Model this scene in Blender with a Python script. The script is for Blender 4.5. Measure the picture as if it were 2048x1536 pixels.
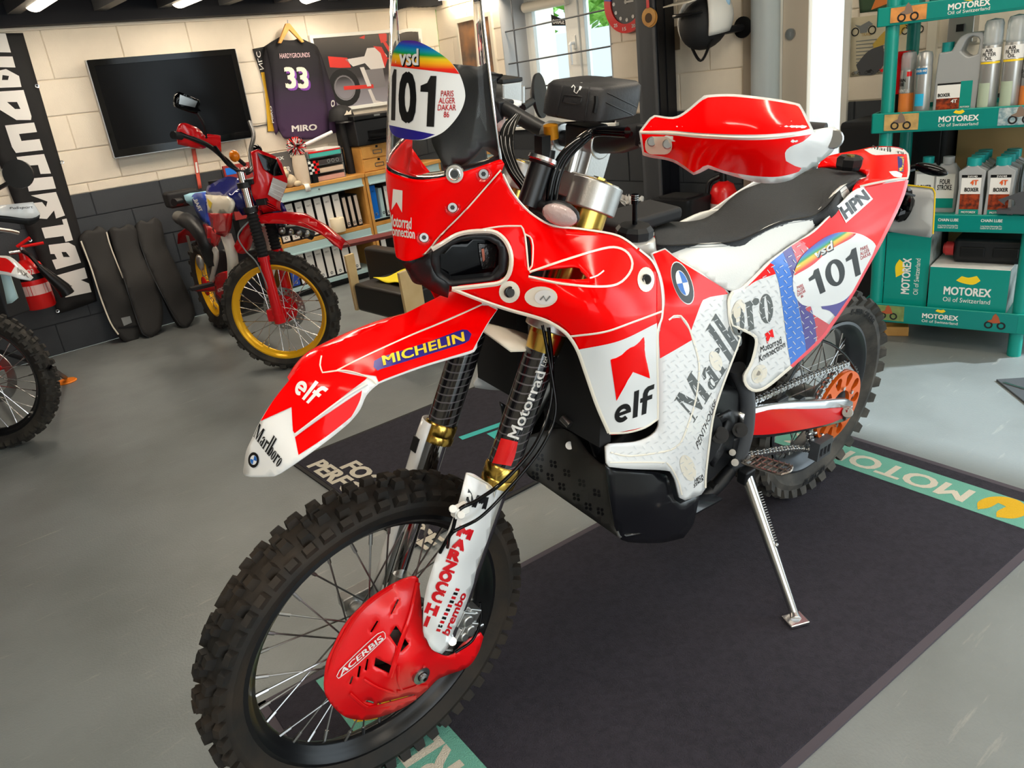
import bpy, bmesh, math, random
import numpy as np
from mathutils import Vector, Matrix
from mathutils.geometry import delaunay_2d_cdt
from mathutils.bvhtree import BVHTree
random.seed(7)
for o in list(bpy.data.objects): bpy.data.objects.remove(o)
SC = bpy.context.scene
COL = SC.collection
PI = math.pi
# ---------------------------------------------------------------- camera (solved from the wheels and the plumb lines)
FPX, CX, CY = 1554.9, 1024.0, 768.0
NAD = (1505.11, 4652.32)                       # vanishing point of the plumb line
HC = 1.3354
_dn = np.array([NAD[0]-CX, NAD[1]-CY, FPX]); _up = -_dn/np.linalg.norm(_dn)
_fy = np.array([0, 0, 1.0])-_up*_up[2]; _fy /= np.linalg.norm(_fy)
_rx = np.cross(_fy, _up)
if _rx[0] < 0: _rx = -_rx
RC = np.array([_rx, _fy, _up])                  # rows: world axes in camera axes (right, down, forward)
CAM = np.array([0, 0, HC])
cam_d = bpy.data.cameras.new('camera'); cam_d.sensor_width = 36; cam_d.lens = FPX/2048*36
cam_d.clip_start = .02; cam_d.clip_end = 200
cam_o = bpy.data.objects.new('camera', cam_d); COL.objects.link(cam_o)
cam_o.matrix_world = Matrix([[RC[i, 0], -RC[i, 1], -RC[i, 2], CAM[i]] for i in range(3)]+[[0, 0, 0, 1]])
SC.camera = cam_o
# ---------------------------------------------------------------- world, daylight, exposure
SC.view_settings.view_transform = 'Standard'; SC.view_settings.look = 'None'
SC.view_settings.gamma = 1; SC.view_settings.use_curve_mapping = False
SC.view_settings.exposure = 0.0
W = bpy.data.worlds.new('world'); SC.world = W; W.use_nodes = True
_bg = W.node_tree.nodes['Background']; _bg.inputs[0].default_value = (.78, .93, 1, 1); _bg.inputs[1].default_value = 1.6
def area(name, loc, target, sx, sy, power, col):
    l = bpy.data.lights.new(name, 'AREA'); l.shape = 'RECTANGLE'; l.size = sx; l.size_y = sy; l.energy = power; l.color = col
    o = bpy.data.objects.new(name, l); COL.objects.link(o); o.location = loc
    o.rotation_euler = (Vector(target)-Vector(loc)).to_track_quat('-Z', 'Y').to_euler(); return o
D1 = np.array([.78, .6258, 0]); D2 = np.array([.6258, -.78, 0])     # along the back wall, along the window wall
CORNER = np.array([-.275, 6.91, 0])
_p = CORNER+D2*6.7+D1*.02; area('roller_door_daylight', (*_p[:2], 1.25), (*(_p-D1)[:2], 1.05), 3.0, 2.3, 48, (.8, .92, 1))
_p = CORNER+D2*8.8-D1*4.6; area('front_doorway_fill', (*_p[:2], 1.45), (*(_p-D2)[:2], 1.35), 3.4, 2.3, 72, (.93, .97, 1))  # area lamp added in the unseen doorway behind the camera, raised as fill
_s = bpy.data.lights.new('sun', 'SUN'); _s.energy = 6.0; _s.angle = math.radians(2.5); _s.color = (.84, .95, 1)
_so = bpy.data.objects.new('sun', _s); COL.objects.link(_so); _so.location = (8, 2, 8)
_so.rotation_euler = Vector((*(-(D1+D2)/math.sqrt(2)*math.cos(math.radians(42)))[:2], -math.sin(math.radians(42)))).to_track_quat('-Z', 'Y').to_euler()
# ---------------------------------------------------------------- rays and frames
def ray(px, py):
    return RC @ np.array([px-CX, py-CY, FPX])
def hit(px, py, c, n):
    d = ray(px, py); n = np.asarray(n, float)
    return CAM+d*(((np.asarray(c, float)-CAM) @ n)/(d @ n))
def gz(px, py, z=0.0): return hit(px, py, (0, 0, z), (0, 0, 1))
class Frame:
    def __init__(s, O, F, L, U):
        s.O, s.F, s.L, s.U = [np.asarray(a, float) for a in (O, F, L, U)]; s.A = np.array([s.F, s.L, s.U])
    def loc(s, w): return s.A @ (np.asarray(w)-s.O)
    def wor(s, l): return s.O+np.asarray(l) @ s.A
    def on(s, px, py, ax, v):                      # local point where the pixel's ray meets local plane axis=v
        n = s.A['xyz'.index(ax)]; return s.loc(hit(px, py, s.O+n*v, n))
    def mat(s): return Matrix([[s.F[i], s.L[i], s.U[i], s.O[i]] for i in range(3)]+[[0, 0, 0, 1]])
WORLD = Frame((0, 0, 0), (1, 0, 0), (0, 1, 0), (0, 0, 1))
def bike_frame(X, Y, hd, lean):
    F = np.array([math.cos(hd), math.sin(hd), 0]); L0 = np.array([-math.sin(hd), math.cos(hd), 0]); Z = np.array([0, 0, 1.0])
    return Frame((X, Y, 0), F, L0*math.cos(lean)-Z*math.sin(lean), Z*math.cos(lean)+L0*math.sin(lean))
# ---------------------------------------------------------------- materials
def lin(c):
    c = c/255.0
    return c/12.92 if c <= .04045 else ((c+.055)/1.055)**2.4
def rgb(c): return (lin(c[0]), lin(c[1]), lin(c[2]), 1)
MATS = {}
def mat(name, col, rough=.5, metal=0, bump=0, bscale=40, var=0, vscale=8, coat=0, trans=0, ior=1.45, emit=0, col2=None, alpha=1, spec=None, detail=4, det_rough=.55):
    m = bpy.data.materials.new(name); m.use_nodes = True; nt = m.node_tree; b = nt.nodes['Principled BSDF']
    b.inputs['Base Color'].default_value = rgb(col); b.inputs['Roughness'].default_value = rough; b.inputs['Metallic'].default_value = metal
    b.inputs['Coat Weight'].default_value = coat; b.inputs['Coat Roughness'].default_value = .04
    b.inputs['Transmission Weight'].default_value = trans; b.inputs['IOR'].default_value = ior; b.inputs['Alpha'].default_value = alpha
    if spec is not None: b.inputs['Specular IOR Level'].default_value = spec
    if emit: b.inputs['Emission Color'].default_value = rgb(col); b.inputs['Emission Strength'].default_value = emit
    tc = nt.nodes.new('ShaderNodeTexCoord')
    if var or col2:
        n = nt.nodes.new('ShaderNodeTexNoise'); n.inputs['Scale'].default_value = vscale; n.inputs['Detail'].default_value = detail; n.inputs['Roughness'].default_value = det_rough
        nt.links.new(tc.outputs['Object'], n.inputs['Vector'])
        mx = nt.nodes.new('ShaderNodeMix'); mx.data_type = 'RGBA'
        c2 = col2 or tuple(max(0, min(255, c*(1-var))) for c in col)
        mx.inputs[6].default_value = rgb(col); mx.inputs[7].default_value = rgb(c2)
        r = nt.nodes.new('ShaderNodeMapRange'); r.inputs[1].default_value = .38; r.inputs[2].default_value = .66
        nt.links.new(n.outputs['Fac'], r.inputs[0]); nt.links.new(r.outputs[0], mx.inputs[0]); nt.links.new(mx.outputs[2], b.inputs['Base Color'])
    if bump:
        n = nt.nodes.new('ShaderNodeTexNoise'); n.inputs['Scale'].default_value = bscale; n.inputs['Detail'].default_value = 3
        nt.links.new(tc.outputs['Object'], n.inputs['Vector'])
        bp = nt.nodes.new('ShaderNodeBump'); bp.inputs['Strength'].default_value = bump; bp.inputs['Distance'].default_value = .004
        nt.links.new(n.outputs['Fac'], bp.inputs['Height']); nt.links.new(bp.outputs[0], b.inputs['Normal'])
    MATS[name] = m; return m
def M(n): return MATS[n] if isinstance(n, str) else n
def ramp_mat(name, stops, axis, lo, hi, rough=.3, coat=0):
    """colour bands along an object-space axis (printed rainbow, printed gradients)"""
    m = mat(name, (200, 200, 200), rough, coat=coat); nt = m.node_tree; b = nt.nodes['Principled BSDF']
    tc = nt.nodes.new('ShaderNodeTexCoord'); dp = nt.nodes.new('ShaderNodeVectorMath'); dp.operation = 'DOT_PRODUCT'; dp.inputs[1].default_value = axis
    nt.links.new(tc.outputs['Object'], dp.inputs[0])
    r = nt.nodes.new('ShaderNodeMapRange'); r.inputs[1].default_value = lo; r.inputs[2].default_value = hi
    nt.links.new(dp.outputs['Value'], r.inputs[0]); cr = nt.nodes.new('ShaderNodeValToRGB')
    while len(cr.color_ramp.elements) < len(stops): cr.color_ramp.elements.new(.5)
    for e, (p, c) in zip(cr.color_ramp.elements, stops): e.position = p; e.color = rgb(c)
    nt.links.new(r.outputs[0], cr.inputs[0]); nt.links.new(cr.outputs[0], b.inputs['Base Color']); return m
mat('red', (244, 2, 3), .12, spec=.14)
mat('red_plain', (226, 18, 20), .3, coat=.3)
mat('red_dark', (160, 14, 20), .3, coat=.5)
mat('white', (230, 231, 231), .22, coat=.2)
mat('white_matt', (232, 230, 224), .5)
mat('offwhite', (222, 214, 196), .35)
mat('black', (14, 14, 16), .35)
mat('black_gloss', (6, 6, 8), .07, spec=.3)
mat('black_matt', (24, 24, 26), .7)
mat('black_satin', (20, 21, 24), .45)
mat('navy', (34, 26, 128), .3)
mat('yellow', (246, 210, 40), .35)
mat('blue', (24, 112, 214), .3, coat=.4)
mat('purple', (58, 40, 140), .3, coat=.4)
mat('bluebadge', (30, 104, 190), .3)
mat('grey_print', (120, 124, 124), .35)
mat('silver', (205, 205, 205), .25, 1)
mat('steel', (168, 168, 168), .3, 1)
mat('screw_steel', (150, 150, 148), .28, 1)
mat('chrome', (225, 225, 225), .08, 1)
mat('alu', (190, 190, 188), .38, 1, bump=.05, bscale=300)
mat('gold', (205, 170, 84), .22, 1)
mat('gold_rim', (255, 194, 36), .25, .35)
mat('orange', (236, 104, 24), .3, .35)
mat('rubber', (22, 21, 20), .72, bump=.12, bscale=90, col2=(46, 37, 28), vscale=9)
mat('rubber_rear', (52, 51, 49), .8, bump=.1, bscale=90, col2=(84, 80, 74), vscale=12)
mat('rubber_plain', (34, 32, 30), .8, col2=(58, 54, 48), vscale=14)
mat('rim_black', (18, 19, 22), .28, .3)
mat('rim_grey', (78, 82, 86), .35, .5)
mat('carbon', (30, 30, 32), .35, coat=.4)
mat('seat_black', (40, 42, 45), .7, bump=.5, bscale=420)
mat('seat_white', (228, 228, 224), .55, bump=.12, bscale=300)
mat('glass_lens', (200, 205, 210), .05, trans=.9)
mat('teal', (4, 140, 128), .35)
mat('teal_dark', (4, 96, 92), .4)
mat('cream', (232, 221, 203), .7, bump=.25, bscale=160, var=.05, vscale=3)
mat('darkwall', (58, 62, 67), .6, bump=.25, bscale=160, var=.1, vscale=3)
mat('mortar', (222, 210, 190), .9)
mat('mortar_dark', (44, 47, 51), .9)
mat('ceil', (20, 22, 30), .8)
mat('column_grey', (74, 76, 80), .45)
mat('column_shaded', (16, 18, 24), .4)  # shade on the column's end face, put into its colour
mat('wood', (214, 160, 84), .5, col2=(188, 132, 62), vscale=6)
mat('wood_pale', (214, 188, 140), .5, col2=(200, 170, 120), vscale=6)
mat('lightblue', (176, 204, 208), .4)
mat('upvc', (228, 228, 222), .3)
mat('paper', (232, 230, 226), .7)
mat('tube_on', (255, 236, 205), .4, emit=14)
def floor_mat():
    m = mat('floor_paint', (130, 136, 137), .38, bump=.22, bscale=150, col2=(112, 117, 117), vscale=1.6, detail=6)
    nt = m.node_tree; b = nt.nodes['Principled BSDF']
    tc = nt.nodes.new('ShaderNodeTexCoord'); n = nt.nodes.new('ShaderNodeTexNoise'); n.inputs['Scale'].default_value = 5; n.inputs['Detail'].default_value = 6
    r = nt.nodes.new('ShaderNodeMapRange'); r.inputs[3].default_value = .26; r.inputs[4].default_value = .52
    nt.links.new(tc.outputs['Object'], n.inputs['Vector']); nt.links.new(n.outputs['Fac'], r.inputs[0]); nt.links.new(r.outputs[0], b.inputs['Roughness'])
    mp = nt.nodes.new('ShaderNodeMapping'); mp.inputs['Scale'].default_value = (2.2, 16, 1); mp.inputs['Rotation'].default_value = (0, 0, .5)
    n2 = nt.nodes.new('ShaderNodeTexNoise'); n2.inputs['Scale'].default_value = 2.2; n2.inputs['Detail'].default_value = 9; n2.inputs['Roughness'].default_value = .62
    r2 = nt.nodes.new('ShaderNodeMapRange'); r2.inputs[1].default_value = .62; r2.inputs[2].default_value = .74; r2.inputs[4].default_value = .3
    mx = nt.nodes.new('ShaderNodeMix'); mx.data_type = 'RGBA'; mx.inputs[7].default_value = rgb((196, 192, 182)); src = b.inputs['Base Color'].links[0].from_socket
    nt.links.new(tc.outputs['Object'], mp.inputs[0]); nt.links.new(mp.outputs[0], n2.inputs['Vector']); nt.links.new(n2.outputs['Fac'], r2.inputs[0]); nt.links.new(r2.outputs[0], mx.inputs[0]); nt.links.new(src, mx.inputs[6]); nt.links.new(mx.outputs[2], b.inputs['Base Color'])
floor_mat()
# ---------------------------------------------------------------- mesh helpers
def V3(*a): return np.array(a, float)
def nrm(v): v = np.asarray(v, float); return v/(np.linalg.norm(v)+1e-12)
def basis(d):
    d = nrm(d); a = np.array([0, 0, 1.0]) if abs(d[2]) < .9 else np.array([1.0, 0, 0])
    u = nrm(np.cross(a, d)); return u, np.cross(d, u), d
class MB:
    def __init__(s): s.v = []; s.f = []
    def add(s, vs, fs):
        b = len(s.v); s.v += [tuple(map(float, v)) for v in vs]; s.f += [tuple(i+b for i in f) for f in fs]; return s
    def box(s, c, size, ax=None):
        A = np.eye(3) if ax is None else np.array(ax); c = np.asarray(c, float); h = np.asarray(size, float)/2
        vs = [c+(sx*h[0])*A[0]+(sy*h[1])*A[1]+(sz*h[2])*A[2] for sx in (-1, 1) for sy in (-1, 1) for sz in (-1, 1)]
        return s.add(vs, [(0, 1, 3, 2), (4, 6, 7, 5), (0, 4, 5, 1), (2, 3, 7, 6), (0, 2, 6, 4), (1, 5, 7, 3)])
    def b2(s, lo, hi): lo, hi = np.array(lo, float), np.array(hi, float); return s.box((lo+hi)/2, hi-lo)
    def cyl(s, p0, p1, r0, r1=None, n=16, caps=True):
        r1 = r0 if r1 is None else r1; p0, p1 = np.asarray(p0, float), np.asarray(p1, float); u, v, d = basis(p1-p0); vs = []
        for p, r in ((p0, r0), (p1, r1)):
            for i in range(n): a = 2*PI*i/n; vs.append(p+r*(math.cos(a)*u+math.sin(a)*v))
        fs = [(i, (i+1) % n, n+(i+1) % n, n+i) for i in range(n)]
        if caps: fs += [tuple(range(n-1, -1, -1)), tuple(range(n, 2*n))]
        return s.add(vs, fs)
    def lathe(s, prof, o=(0, 0, 0), d=(0, 0, 1), n=24, a0=0, a1=2*PI, caps=False):
        """prof: (radius, height) pairs about axis d"""
        o = np.asarray(o, float); u, v, d = basis(d); full = abs(a1-a0-2*PI) < 1e-6; m = n if full else n+1; vs = []
        for r, hh in prof:
            for i in range(m): a = a0+(a1-a0)*i/n; vs.append(o+d*hh+r*(math.cos(a)*u+math.sin(a)*v))
        fs = []
        for k in range(len(prof)-1):
            for i in range(n): j = (i+1) % m; fs.append((k*m+i, k*m+j, (k+1)*m+j, (k+1)*m+i))
        if caps and full: fs += [tuple(range(m-1, -1, -1)), tuple(range((len(prof)-1)*m, len(prof)*m))]
        return s.add(vs, fs)
    def tube(s, pts, r, n=8, closed=False, caps=True):
        P = [np.asarray(p, float) for p in pts]; k = len(P); R_ = r if hasattr(r, '__len__') else [r]*k; vs = []; up = None
        for i in range(k):
            a = P[(i-1) % k] if (closed or i > 0) else P[i]; b = P[(i+1) % k] if (closed or i < k-1) else P[i]
            t = nrm(b-a)
            if up is None: u, v, _ = basis(t)
            else: u = nrm(up-t*(up @ t)); v = np.cross(t, u)
            up = u
            for j in range(n): an = 2*PI*j/n; vs.append(P[i]+R_[i]*(math.cos(an)*u+math.sin(an)*v))
        fs = []
        for i in range(k if closed else k-1):
            i2 = (i+1) % k
            for j in range(n): fs.append((i*n+j, i*n+(j+1) % n, i2*n+(j+1) % n, i2*n+j))
        if caps and not closed: fs += [tuple(range(n-1, -1, -1)), tuple(range((k-1)*n, k*n))]
        return s.add(vs, fs)
    def prism(s, poly, o, ux, uy, th, un=None):
        """polygon in (ux,uy) at o, extruded th along un (default ux x uy)"""
        o, ux, uy = [np.asarray(a, float) for a in (o, ux, uy)]; un = np.cross(nrm(ux), nrm(uy)) if un is None else np.asarray(un, float)
        n = len(poly); vs = [o+ux*p[0]+uy*p[1] for p in poly]+[o+ux*p[0]+uy*p[1]+un*th for p in poly]
        return s.add(vs, [tuple(range(n-1, -1, -1)), tuple(range(n, 2*n))]+[(i, (i+1) % n, n+(i+1) % n, n+i) for i in range(n)])
    def sphere(s, c, r, nu=16, nv=10, ax=None):
        A = np.eye(3) if ax is None else np.array(ax); r = np.array(r if hasattr(r, '__len__') else (r, r, r), float); c = np.asarray(c, float); vs = []
        for j in range(1, nv):
            t = PI*j/nv
            for i in range(nu): p = 2*PI*i/nu; q = (math.sin(t)*math.cos(p), math.sin(t)*math.sin(p), math.cos(t)); vs.append(c+sum(r[k]*q[k]*A[k] for k in range(3)))
        vs += [c+r[2]*A[2], c-r[2]*A[2]]; fs = []
        for j in range(nv-2):
            for i in range(nu): fs.append((j*nu+i, (j+1)*nu+i, (j+1)*nu+(i+1) % nu, j*nu+(i+1) % nu))
        T, B_ = len(vs)-2, len(vs)-1
        for i in range(nu): fs.append((T, i, (i+1) % nu)); fs.append((B_, (nv-2)*nu+(i+1) % nu, (nv-2)*nu+i))
        return s.add(vs, fs)
    def loft(s, rows, close_row=False, caps=False):
        m = len(rows[0]); vs = [p for r in rows for p in r]; fs = []
        for i in range(len(rows)-1):
            for j in range(m if close_row else m-1): j2 = (j+1) % m; fs.append((i*m+j, i*m+j2, (i+1)*m+j2, (i+1)*m+j))
        if caps: fs += [tuple(range(m-1, -1, -1)), tuple(range((len(rows)-1)*m, len(rows)*m))]
        return s.add(vs, fs)
    def mirror(s, ax=1):
        o = MB()
        o.v = [tuple(-c if i == ax else c for i, c in enumerate(v)) for v in s.v]; o.f = [tuple(reversed(f)) for f in s.f]; return o
    def xf(s, o, A):
        """move by rows A (axes) and origin o"""
        q = MB(); A = np.array(A, float); vv = np.array(s.v) @ A+np.array(o, float); q.v = [tuple(v) for v in vv]; q.f = list(s.f); return q
    def mesh(s, name, material=None, angle=40, recalc=True):
        me = bpy.data.meshes.new(name); me.from_pydata(s.v, [], s.f)
        if recalc:
            bm = bmesh.new(); bm.from_mesh(me); bmesh.ops.recalc_face_normals(bm, faces=bm.faces); bm.to_mesh(me); bm.free()
        if angle is not None:
            me.shade_smooth(); me.set_sharp_from_angle(angle=math.radians(angle))
        if material is not None: me.materials.append(M(material))
        return me
def place(name, me, parent=None, label=None, loc=None):
    o = bpy.data.objects.new(name, me); COL.objects.link(o)
    if parent is not None: o.parent = parent
    if label: o['label'] = label
    if loc is not None: o.location = loc
    return o
def obj(name, mb, material, parent=None, bevel=0, solid=0, angle=40, label=None, recalc=True, seg=2):
    o = place(name, mb.mesh(name, material, angle, recalc), parent, label)
    if solid: md = o.modifiers.new('solid', 'SOLIDIFY'); md.thickness = solid; md.offset = -1
    if bevel: md = o.modifiers.new('bevel', 'BEVEL'); md.width = bevel; md.segments = seg; md.limit_method = 'ANGLE'; md.angle_limit = .6; md.harden_normals = True
    return o
def tag(o, label, cat, group=None):
    o['label'] = label; o['category'] = cat
    if group: o['group'] = group
    return o
def struct(o, label=None):
    o['kind'] = 'structure'
    if label: o['label'] = label
    return o
def thing(name, label, cat, loc=(0, 0, 0), rotz=0, group=None, matrix=None):
    o = bpy.data.objects.new(name, None); COL.objects.link(o); o.empty_display_size = .05
    if matrix is not None: o.matrix_world = matrix
    else: o.location = loc; o.rotation_euler = (0, 0, rotz)
    return tag(o, label, cat, group)
def part_empty(name, parent, loc=(0, 0, 0)):
    o = bpy.data.objects.new(name, None); COL.objects.link(o); o.parent = parent; o.location = loc; o.empty_display_size = .03; return o
def copy_tree(o, parent=None):
    c = o.copy(); COL.objects.link(c); c.parent = parent
    for ch in list(o.children): copy_tree(ch, c)
    return c
# ---------------------------------------------------------------- 2-D outlines
def cr(p0, p1, p2, p3, t):
    return .5*((2*p1)+(p2-p0)*t+(2*p0-5*p1+4*p2-p3)*t*t+(3*p1-p0-3*p2+p3)*t**3)
def smooth(pts, closed=True, step=10.0, corner=50, dim=2):
    P = [np.array(p[:dim], float) for p in pts]; n = len(P); c = [False]*n
    for i in range(n):
        if not closed and i in (0, n-1): c[i] = True; continue
        a = nrm(P[i]-P[i-1]); b = nrm(P[(i+1) % n]-P[i]); c[i] = (a @ b) < math.cos(math.radians(corner))
    out = []
    for i in range(n if closed else n-1):
        p1, p2 = P[i], P[(i+1) % n]
        p0 = 2*p1-p2 if c[i] else P[i-1]
        p3 = 2*p2-p1 if c[(i+1) % n] else P[(i+2) % n]
        k = max(1, int(round(np.linalg.norm(p2-p1)/step)))
        for j in range(k): out.append(cr(p0, p1, p2, p3, j/k))
    if not closed: out.append(P[-1])
    return out
def inside(poly, pts):
    x, y = pts[:, 0], pts[:, 1]; r = np.zeros(len(pts), bool); n = len(poly)
    for i in range(n):
        x1, y1 = poly[i]; x2, y2 = poly[(i+1) % n]
        if y1 == y2: continue
        c = ((y1 > y) != (y2 > y)) & (x < (x2-x1)*(y-y1)/(y2-y1)+x1); r ^= c
    return r
def triangulate(outer, holes=(), step=14.0):
    loops = [np.array(outer, float)]+[np.array(h, float) for h in holes]; vs = []; es = []
    for L in loops:
        b = len(vs); vs += [Vector(p) for p in L]; es += [(b+i, b+(i+1) % len(L)) for i in range(len(L))]
    if step:
        lo, hi = loops[0].min(0), loops[0].max(0)
        gx, gy = np.meshgrid(np.arange(lo[0]+step/2, hi[0], step), np.arange(lo[1]+step/2, hi[1], step)); g = np.stack([gx.ravel(), gy.ravel()], 1)
        if len(g):
            k = inside(loops[0], g)
            for H in loops[1:]: k &= ~inside(H, g)
            allb = np.concatenate(loops); g = g[k]
            if len(g):
                d = np.min(((g[:, None, :]-allb[None])**2).sum(2), 1); g = g[d > (step*.45)**2]; vs += [Vector(p) for p in g]
    r = delaunay_2d_cdt(vs, es, [], 0, 1e-4)
    Vv = np.array([tuple(v) for v in r[0]]); F_ = [f for f in r[2] if len(f) == 3]
    if F_:
        cen = Vv[np.array(F_)].mean(1); k = inside(loops[0], cen)
        for H in loops[1:]: k &= ~inside(H, cen)
        F_ = [f for f, q in zip(F_, k) if q]
    return Vv, F_
class Surface:
    """smooth surface seen through control pixels: each control gives a pixel and the local plane (y=..., x=..., z=...) its point lies in"""
    def __init__(s, fr, ctrl, lam=1e-4):
        s.fr = fr; P = []; T = []
        for c in ctrl:
            ax, v = ('y', c[2]) if not isinstance(c[2], str) else (c[2], c[3])
            w = fr.wor(fr.on(c[0], c[1], ax, v)); d = ray(c[0], c[1]); P.append((c[0]/300, c[1]/300)); T.append(((w-CAM) @ d)/(d @ d))
        s.P = np.array(P); T = np.array(T); n = len(P); K = s.k(s.P, s.P)+np.eye(n)*lam
        Q = np.concatenate([np.ones((n, 1)), s.P], 1); A = np.zeros((n+3, n+3)); A[:n, :n] = K; A[:n, n:] = Q; A[n:, :n] = Q.T
        s.w = np.linalg.solve(A, np.concatenate([T, [0, 0, 0]]))
    @staticmethod
    def k(a, b):
        r2 = ((a[:, None, :]-b[None])**2).sum(2); return np.where(r2 > 1e-12, .5*r2*np.log(r2+1e-300), 0)
    bvh = None
    def at(s, pts, off=0.0, lay=False):
        pts = np.atleast_2d(np.asarray(pts, float)); q = pts/300
        t = s.k(q, s.P) @ s.w[:len(s.P)]+np.concatenate([np.ones((len(q), 1)), q], 1) @ s.w[len(s.P):]
        D = np.stack([pts[:, 0]-CX, pts[:, 1]-CY, np.full(len(pts), FPX)], 1); Dn = np.linalg.norm(D, axis=1)
        Wd = CAM+(D @ RC.T)*(t-off/Dn)[:, None]
        out = (Wd-s.fr.O) @ s.fr.A.T
        if lay and s.bvh is not None:
            cl = s.fr.loc(CAM)
            for i, p in enumerate(pts):
                d = nrm(s.fr.A @ ray(p[0], p[1])); h_ = s.bvh.ray_cast(Vector(cl), Vector(d))
                if h_[0] is not None: out[i] = np.array(h_[0])-d*off
        return out
    def grid(s, outline, holes=(), step=14, off=0.0, sm=True, corner=50, lay=False):
        o = smooth(outline, True, (step or 10)*.8, corner) if sm else outline
        hs = [smooth(h_, True, (step or 10)*.6, corner) if sm else h_ for h_ in holes]
        vv, ff = triangulate(o, hs, step); P = s.at(vv, off, lay)
        cl = s.fr.loc(CAM); out = []
        for f in ff:
            a, b, c = P[f[0]], P[f[1]], P[f[2]]
            out.append(f if np.cross(b-a, c-a) @ (cl-a) > 0 else (f[0], f[2], f[1]))
        m = MB(); m.v = [tuple(p) for p in P]; m.f = [tuple(f) for f in out]; return m
    def panel(s, name, outline, material, parent, th=.004, holes=(), step=14, off=0, mirror=False, corner=50, label=None, mlabel=None, angle=60):
        g = s.grid(outline, holes, step, off, True, corner)
        s.bvh = BVHTree.FromPolygons([Vector(v) for v in g.v], g.f)
        o = obj(name, g, material, parent, solid=th, angle=angle, recalc=False, label=label)
        if mirror: obj(name, g.mirror(1), material, parent, solid=th, angle=angle, recalc=False, label=mlabel)
        return o
    def decal(s, name, outline, material, parent, off=.0014, step=16, holes=(), corner=50, label=None, sm=True):
        return obj(name, s.grid(outline, holes, step, off, sm, corner, True), material, parent, angle=60, recalc=False, label=label)
    def line(s, name, pts, w, material, parent, off=.0018, step=9, closed=False):
        c = smooth(pts, closed, step); n = len(c); L = []; Rr = []
        for i in range(n):
            a = c[i-1] if (closed or i) else c[i]; b = c[(i+1) % n] if (closed or i < n-1) else c[i]; t = nrm(b-a); q = np.array([-t[1], t[0]])*w/2; L.append(c[i]+q); Rr.append(c[i]-q)
        A = s.at(L, off, True); B_ = s.at(c, off+w*.0004, True); C_ = s.at(Rr, off, True); m = MB(); rows = [(A[i], B_[i], C_[i]) for i in range(n)]
        if closed: rows.append(rows[0])
        m.loft(rows); return obj(name, m, material, parent, angle=70)
    def text(s, name, body, quad, material, parent, off=.002, bold=.02, spacing=1.0, label=None):
        """quad: baseline start, baseline end, top end, top start (pixels)"""
        vv, ff = glyphs(body, bold, spacing); q = np.array(quad, float); u, v = vv[:, :1], vv[:, 1:]
        px = (1-v)*((1-u)*q[0]+u*q[1])+v*((1-u)*q[3]+u*q[2]); px, ff = chop(px, ff, 11)
        P = s.at(px, off, True); m = MB(); m.v = [tuple(p) for p in P]; m.f = ff
        return obj(name, m, material, parent, angle=None, label=label)
def chop(px, ff, step):
    """cut a flat mesh along a grid so that it can follow a curved surface"""
    bm = bmesh.new(); vs = [bm.verts.new((p[0], p[1], 0)) for p in px]
    for f in ff:
        try: bm.faces.new([vs[i] for i in f])
        except ValueError: pass
    lo, hi = px.min(0), px.max(0)
    for ax in (0, 1):
        for c in np.arange(lo[ax]+step/2, hi[ax], step):
            co = [0, 0, 0]; no = [0, 0, 0]; co[ax] = c; no[ax] = 1
            bmesh.ops.bisect_plane(bm, geom=bm.verts[:]+bm.edges[:]+bm.faces[:], plane_co=co, plane_no=no)
    bmesh.ops.triangulate(bm, faces=bm.faces[:]); bm.verts.index_update()
    out = np.array([v.co[:2] for v in bm.verts]), [tuple(v.index for v in f.verts) for f in bm.faces]; bm.free(); return out
_gl = {}
def glyphs(body, bold=.02, spacing=1.0):
    if body in GLYPHS: return fit_box(*GLYPHS[body]())
    k = (body, bold, spacing)
    if k not in _gl:
        cu = bpy.data.curves.new('t', 'FONT'); cu.body = body; cu.resolution_u = 3; cu.space_character = spacing; cu.space_line = .82; cu.align_x = 'CENTER' if '\n' in body else 'LEFT'
        ob = bpy.data.objects.new('t', cu); me = bpy.data.meshes.new_from_object(ob)
        vv = np.array([v.co[:2] for v in me.vertices]); ff = [tuple(p.vertices) for p in me.polygons]
        bpy.data.meshes.remove(me); bpy.data.objects.remove(ob); bpy.data.curves.remove(cu)
        if bold > 0:                            # heavier strokes: the same face laid down with small shifts
            n = len(vv); b = bold*.8; sh = [(0, 0), (-b, -b*.6), (b, -b*.6), (b, b*.6), (-b, b*.6)]
            ff = [tuple(i+j*n for i in t) for j in range(len(sh)) for t in ff]; vv = np.concatenate([vv+np.array(d) for d in sh])
        _gl[k] = fit_box(vv, ff)
    return _gl[k]
def fit_box(vv, ff):
    vv = np.array(vv, float); lo, hi = vv.min(0), vv.max(0); return (vv-lo)/(hi-lo), ff
GLYPHS = {}
def poly2(polys):
    """union of outlines; each item is (outer, [holes])"""
    vs = []; fs = []
    for o_, h_ in polys:
        v, f = triangulate(o_, h_, 0); b = len(vs); vs += list(v); fs += [tuple(i+b for i in t) for t in f]
    return np.array(vs), fs
def ell(cx, cy, rx, ry, n=20): return [(cx+rx*math.cos(2*PI*i/n), cy+ry*math.sin(2*PI*i/n)) for i in range(n)]
def rect(x0, y0, x1, y1): return [(x0, y0), (x1, y0), (x1, y1), (x0, y1)]
def rrect(x0, y0, x1, y1, r, n=4):
    out = []
    for cx, cy, a in ((x1-r, y0+r, -PI/2), (x1-r, y1-r, 0), (x0+r, y1-r, PI/2), (x0+r, y0+r, PI)):
        for i in range(n+1): t = a+PI/2*i/n; out.append((cx+r*math.cos(t), cy+r*math.sin(t)))
    return out
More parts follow.
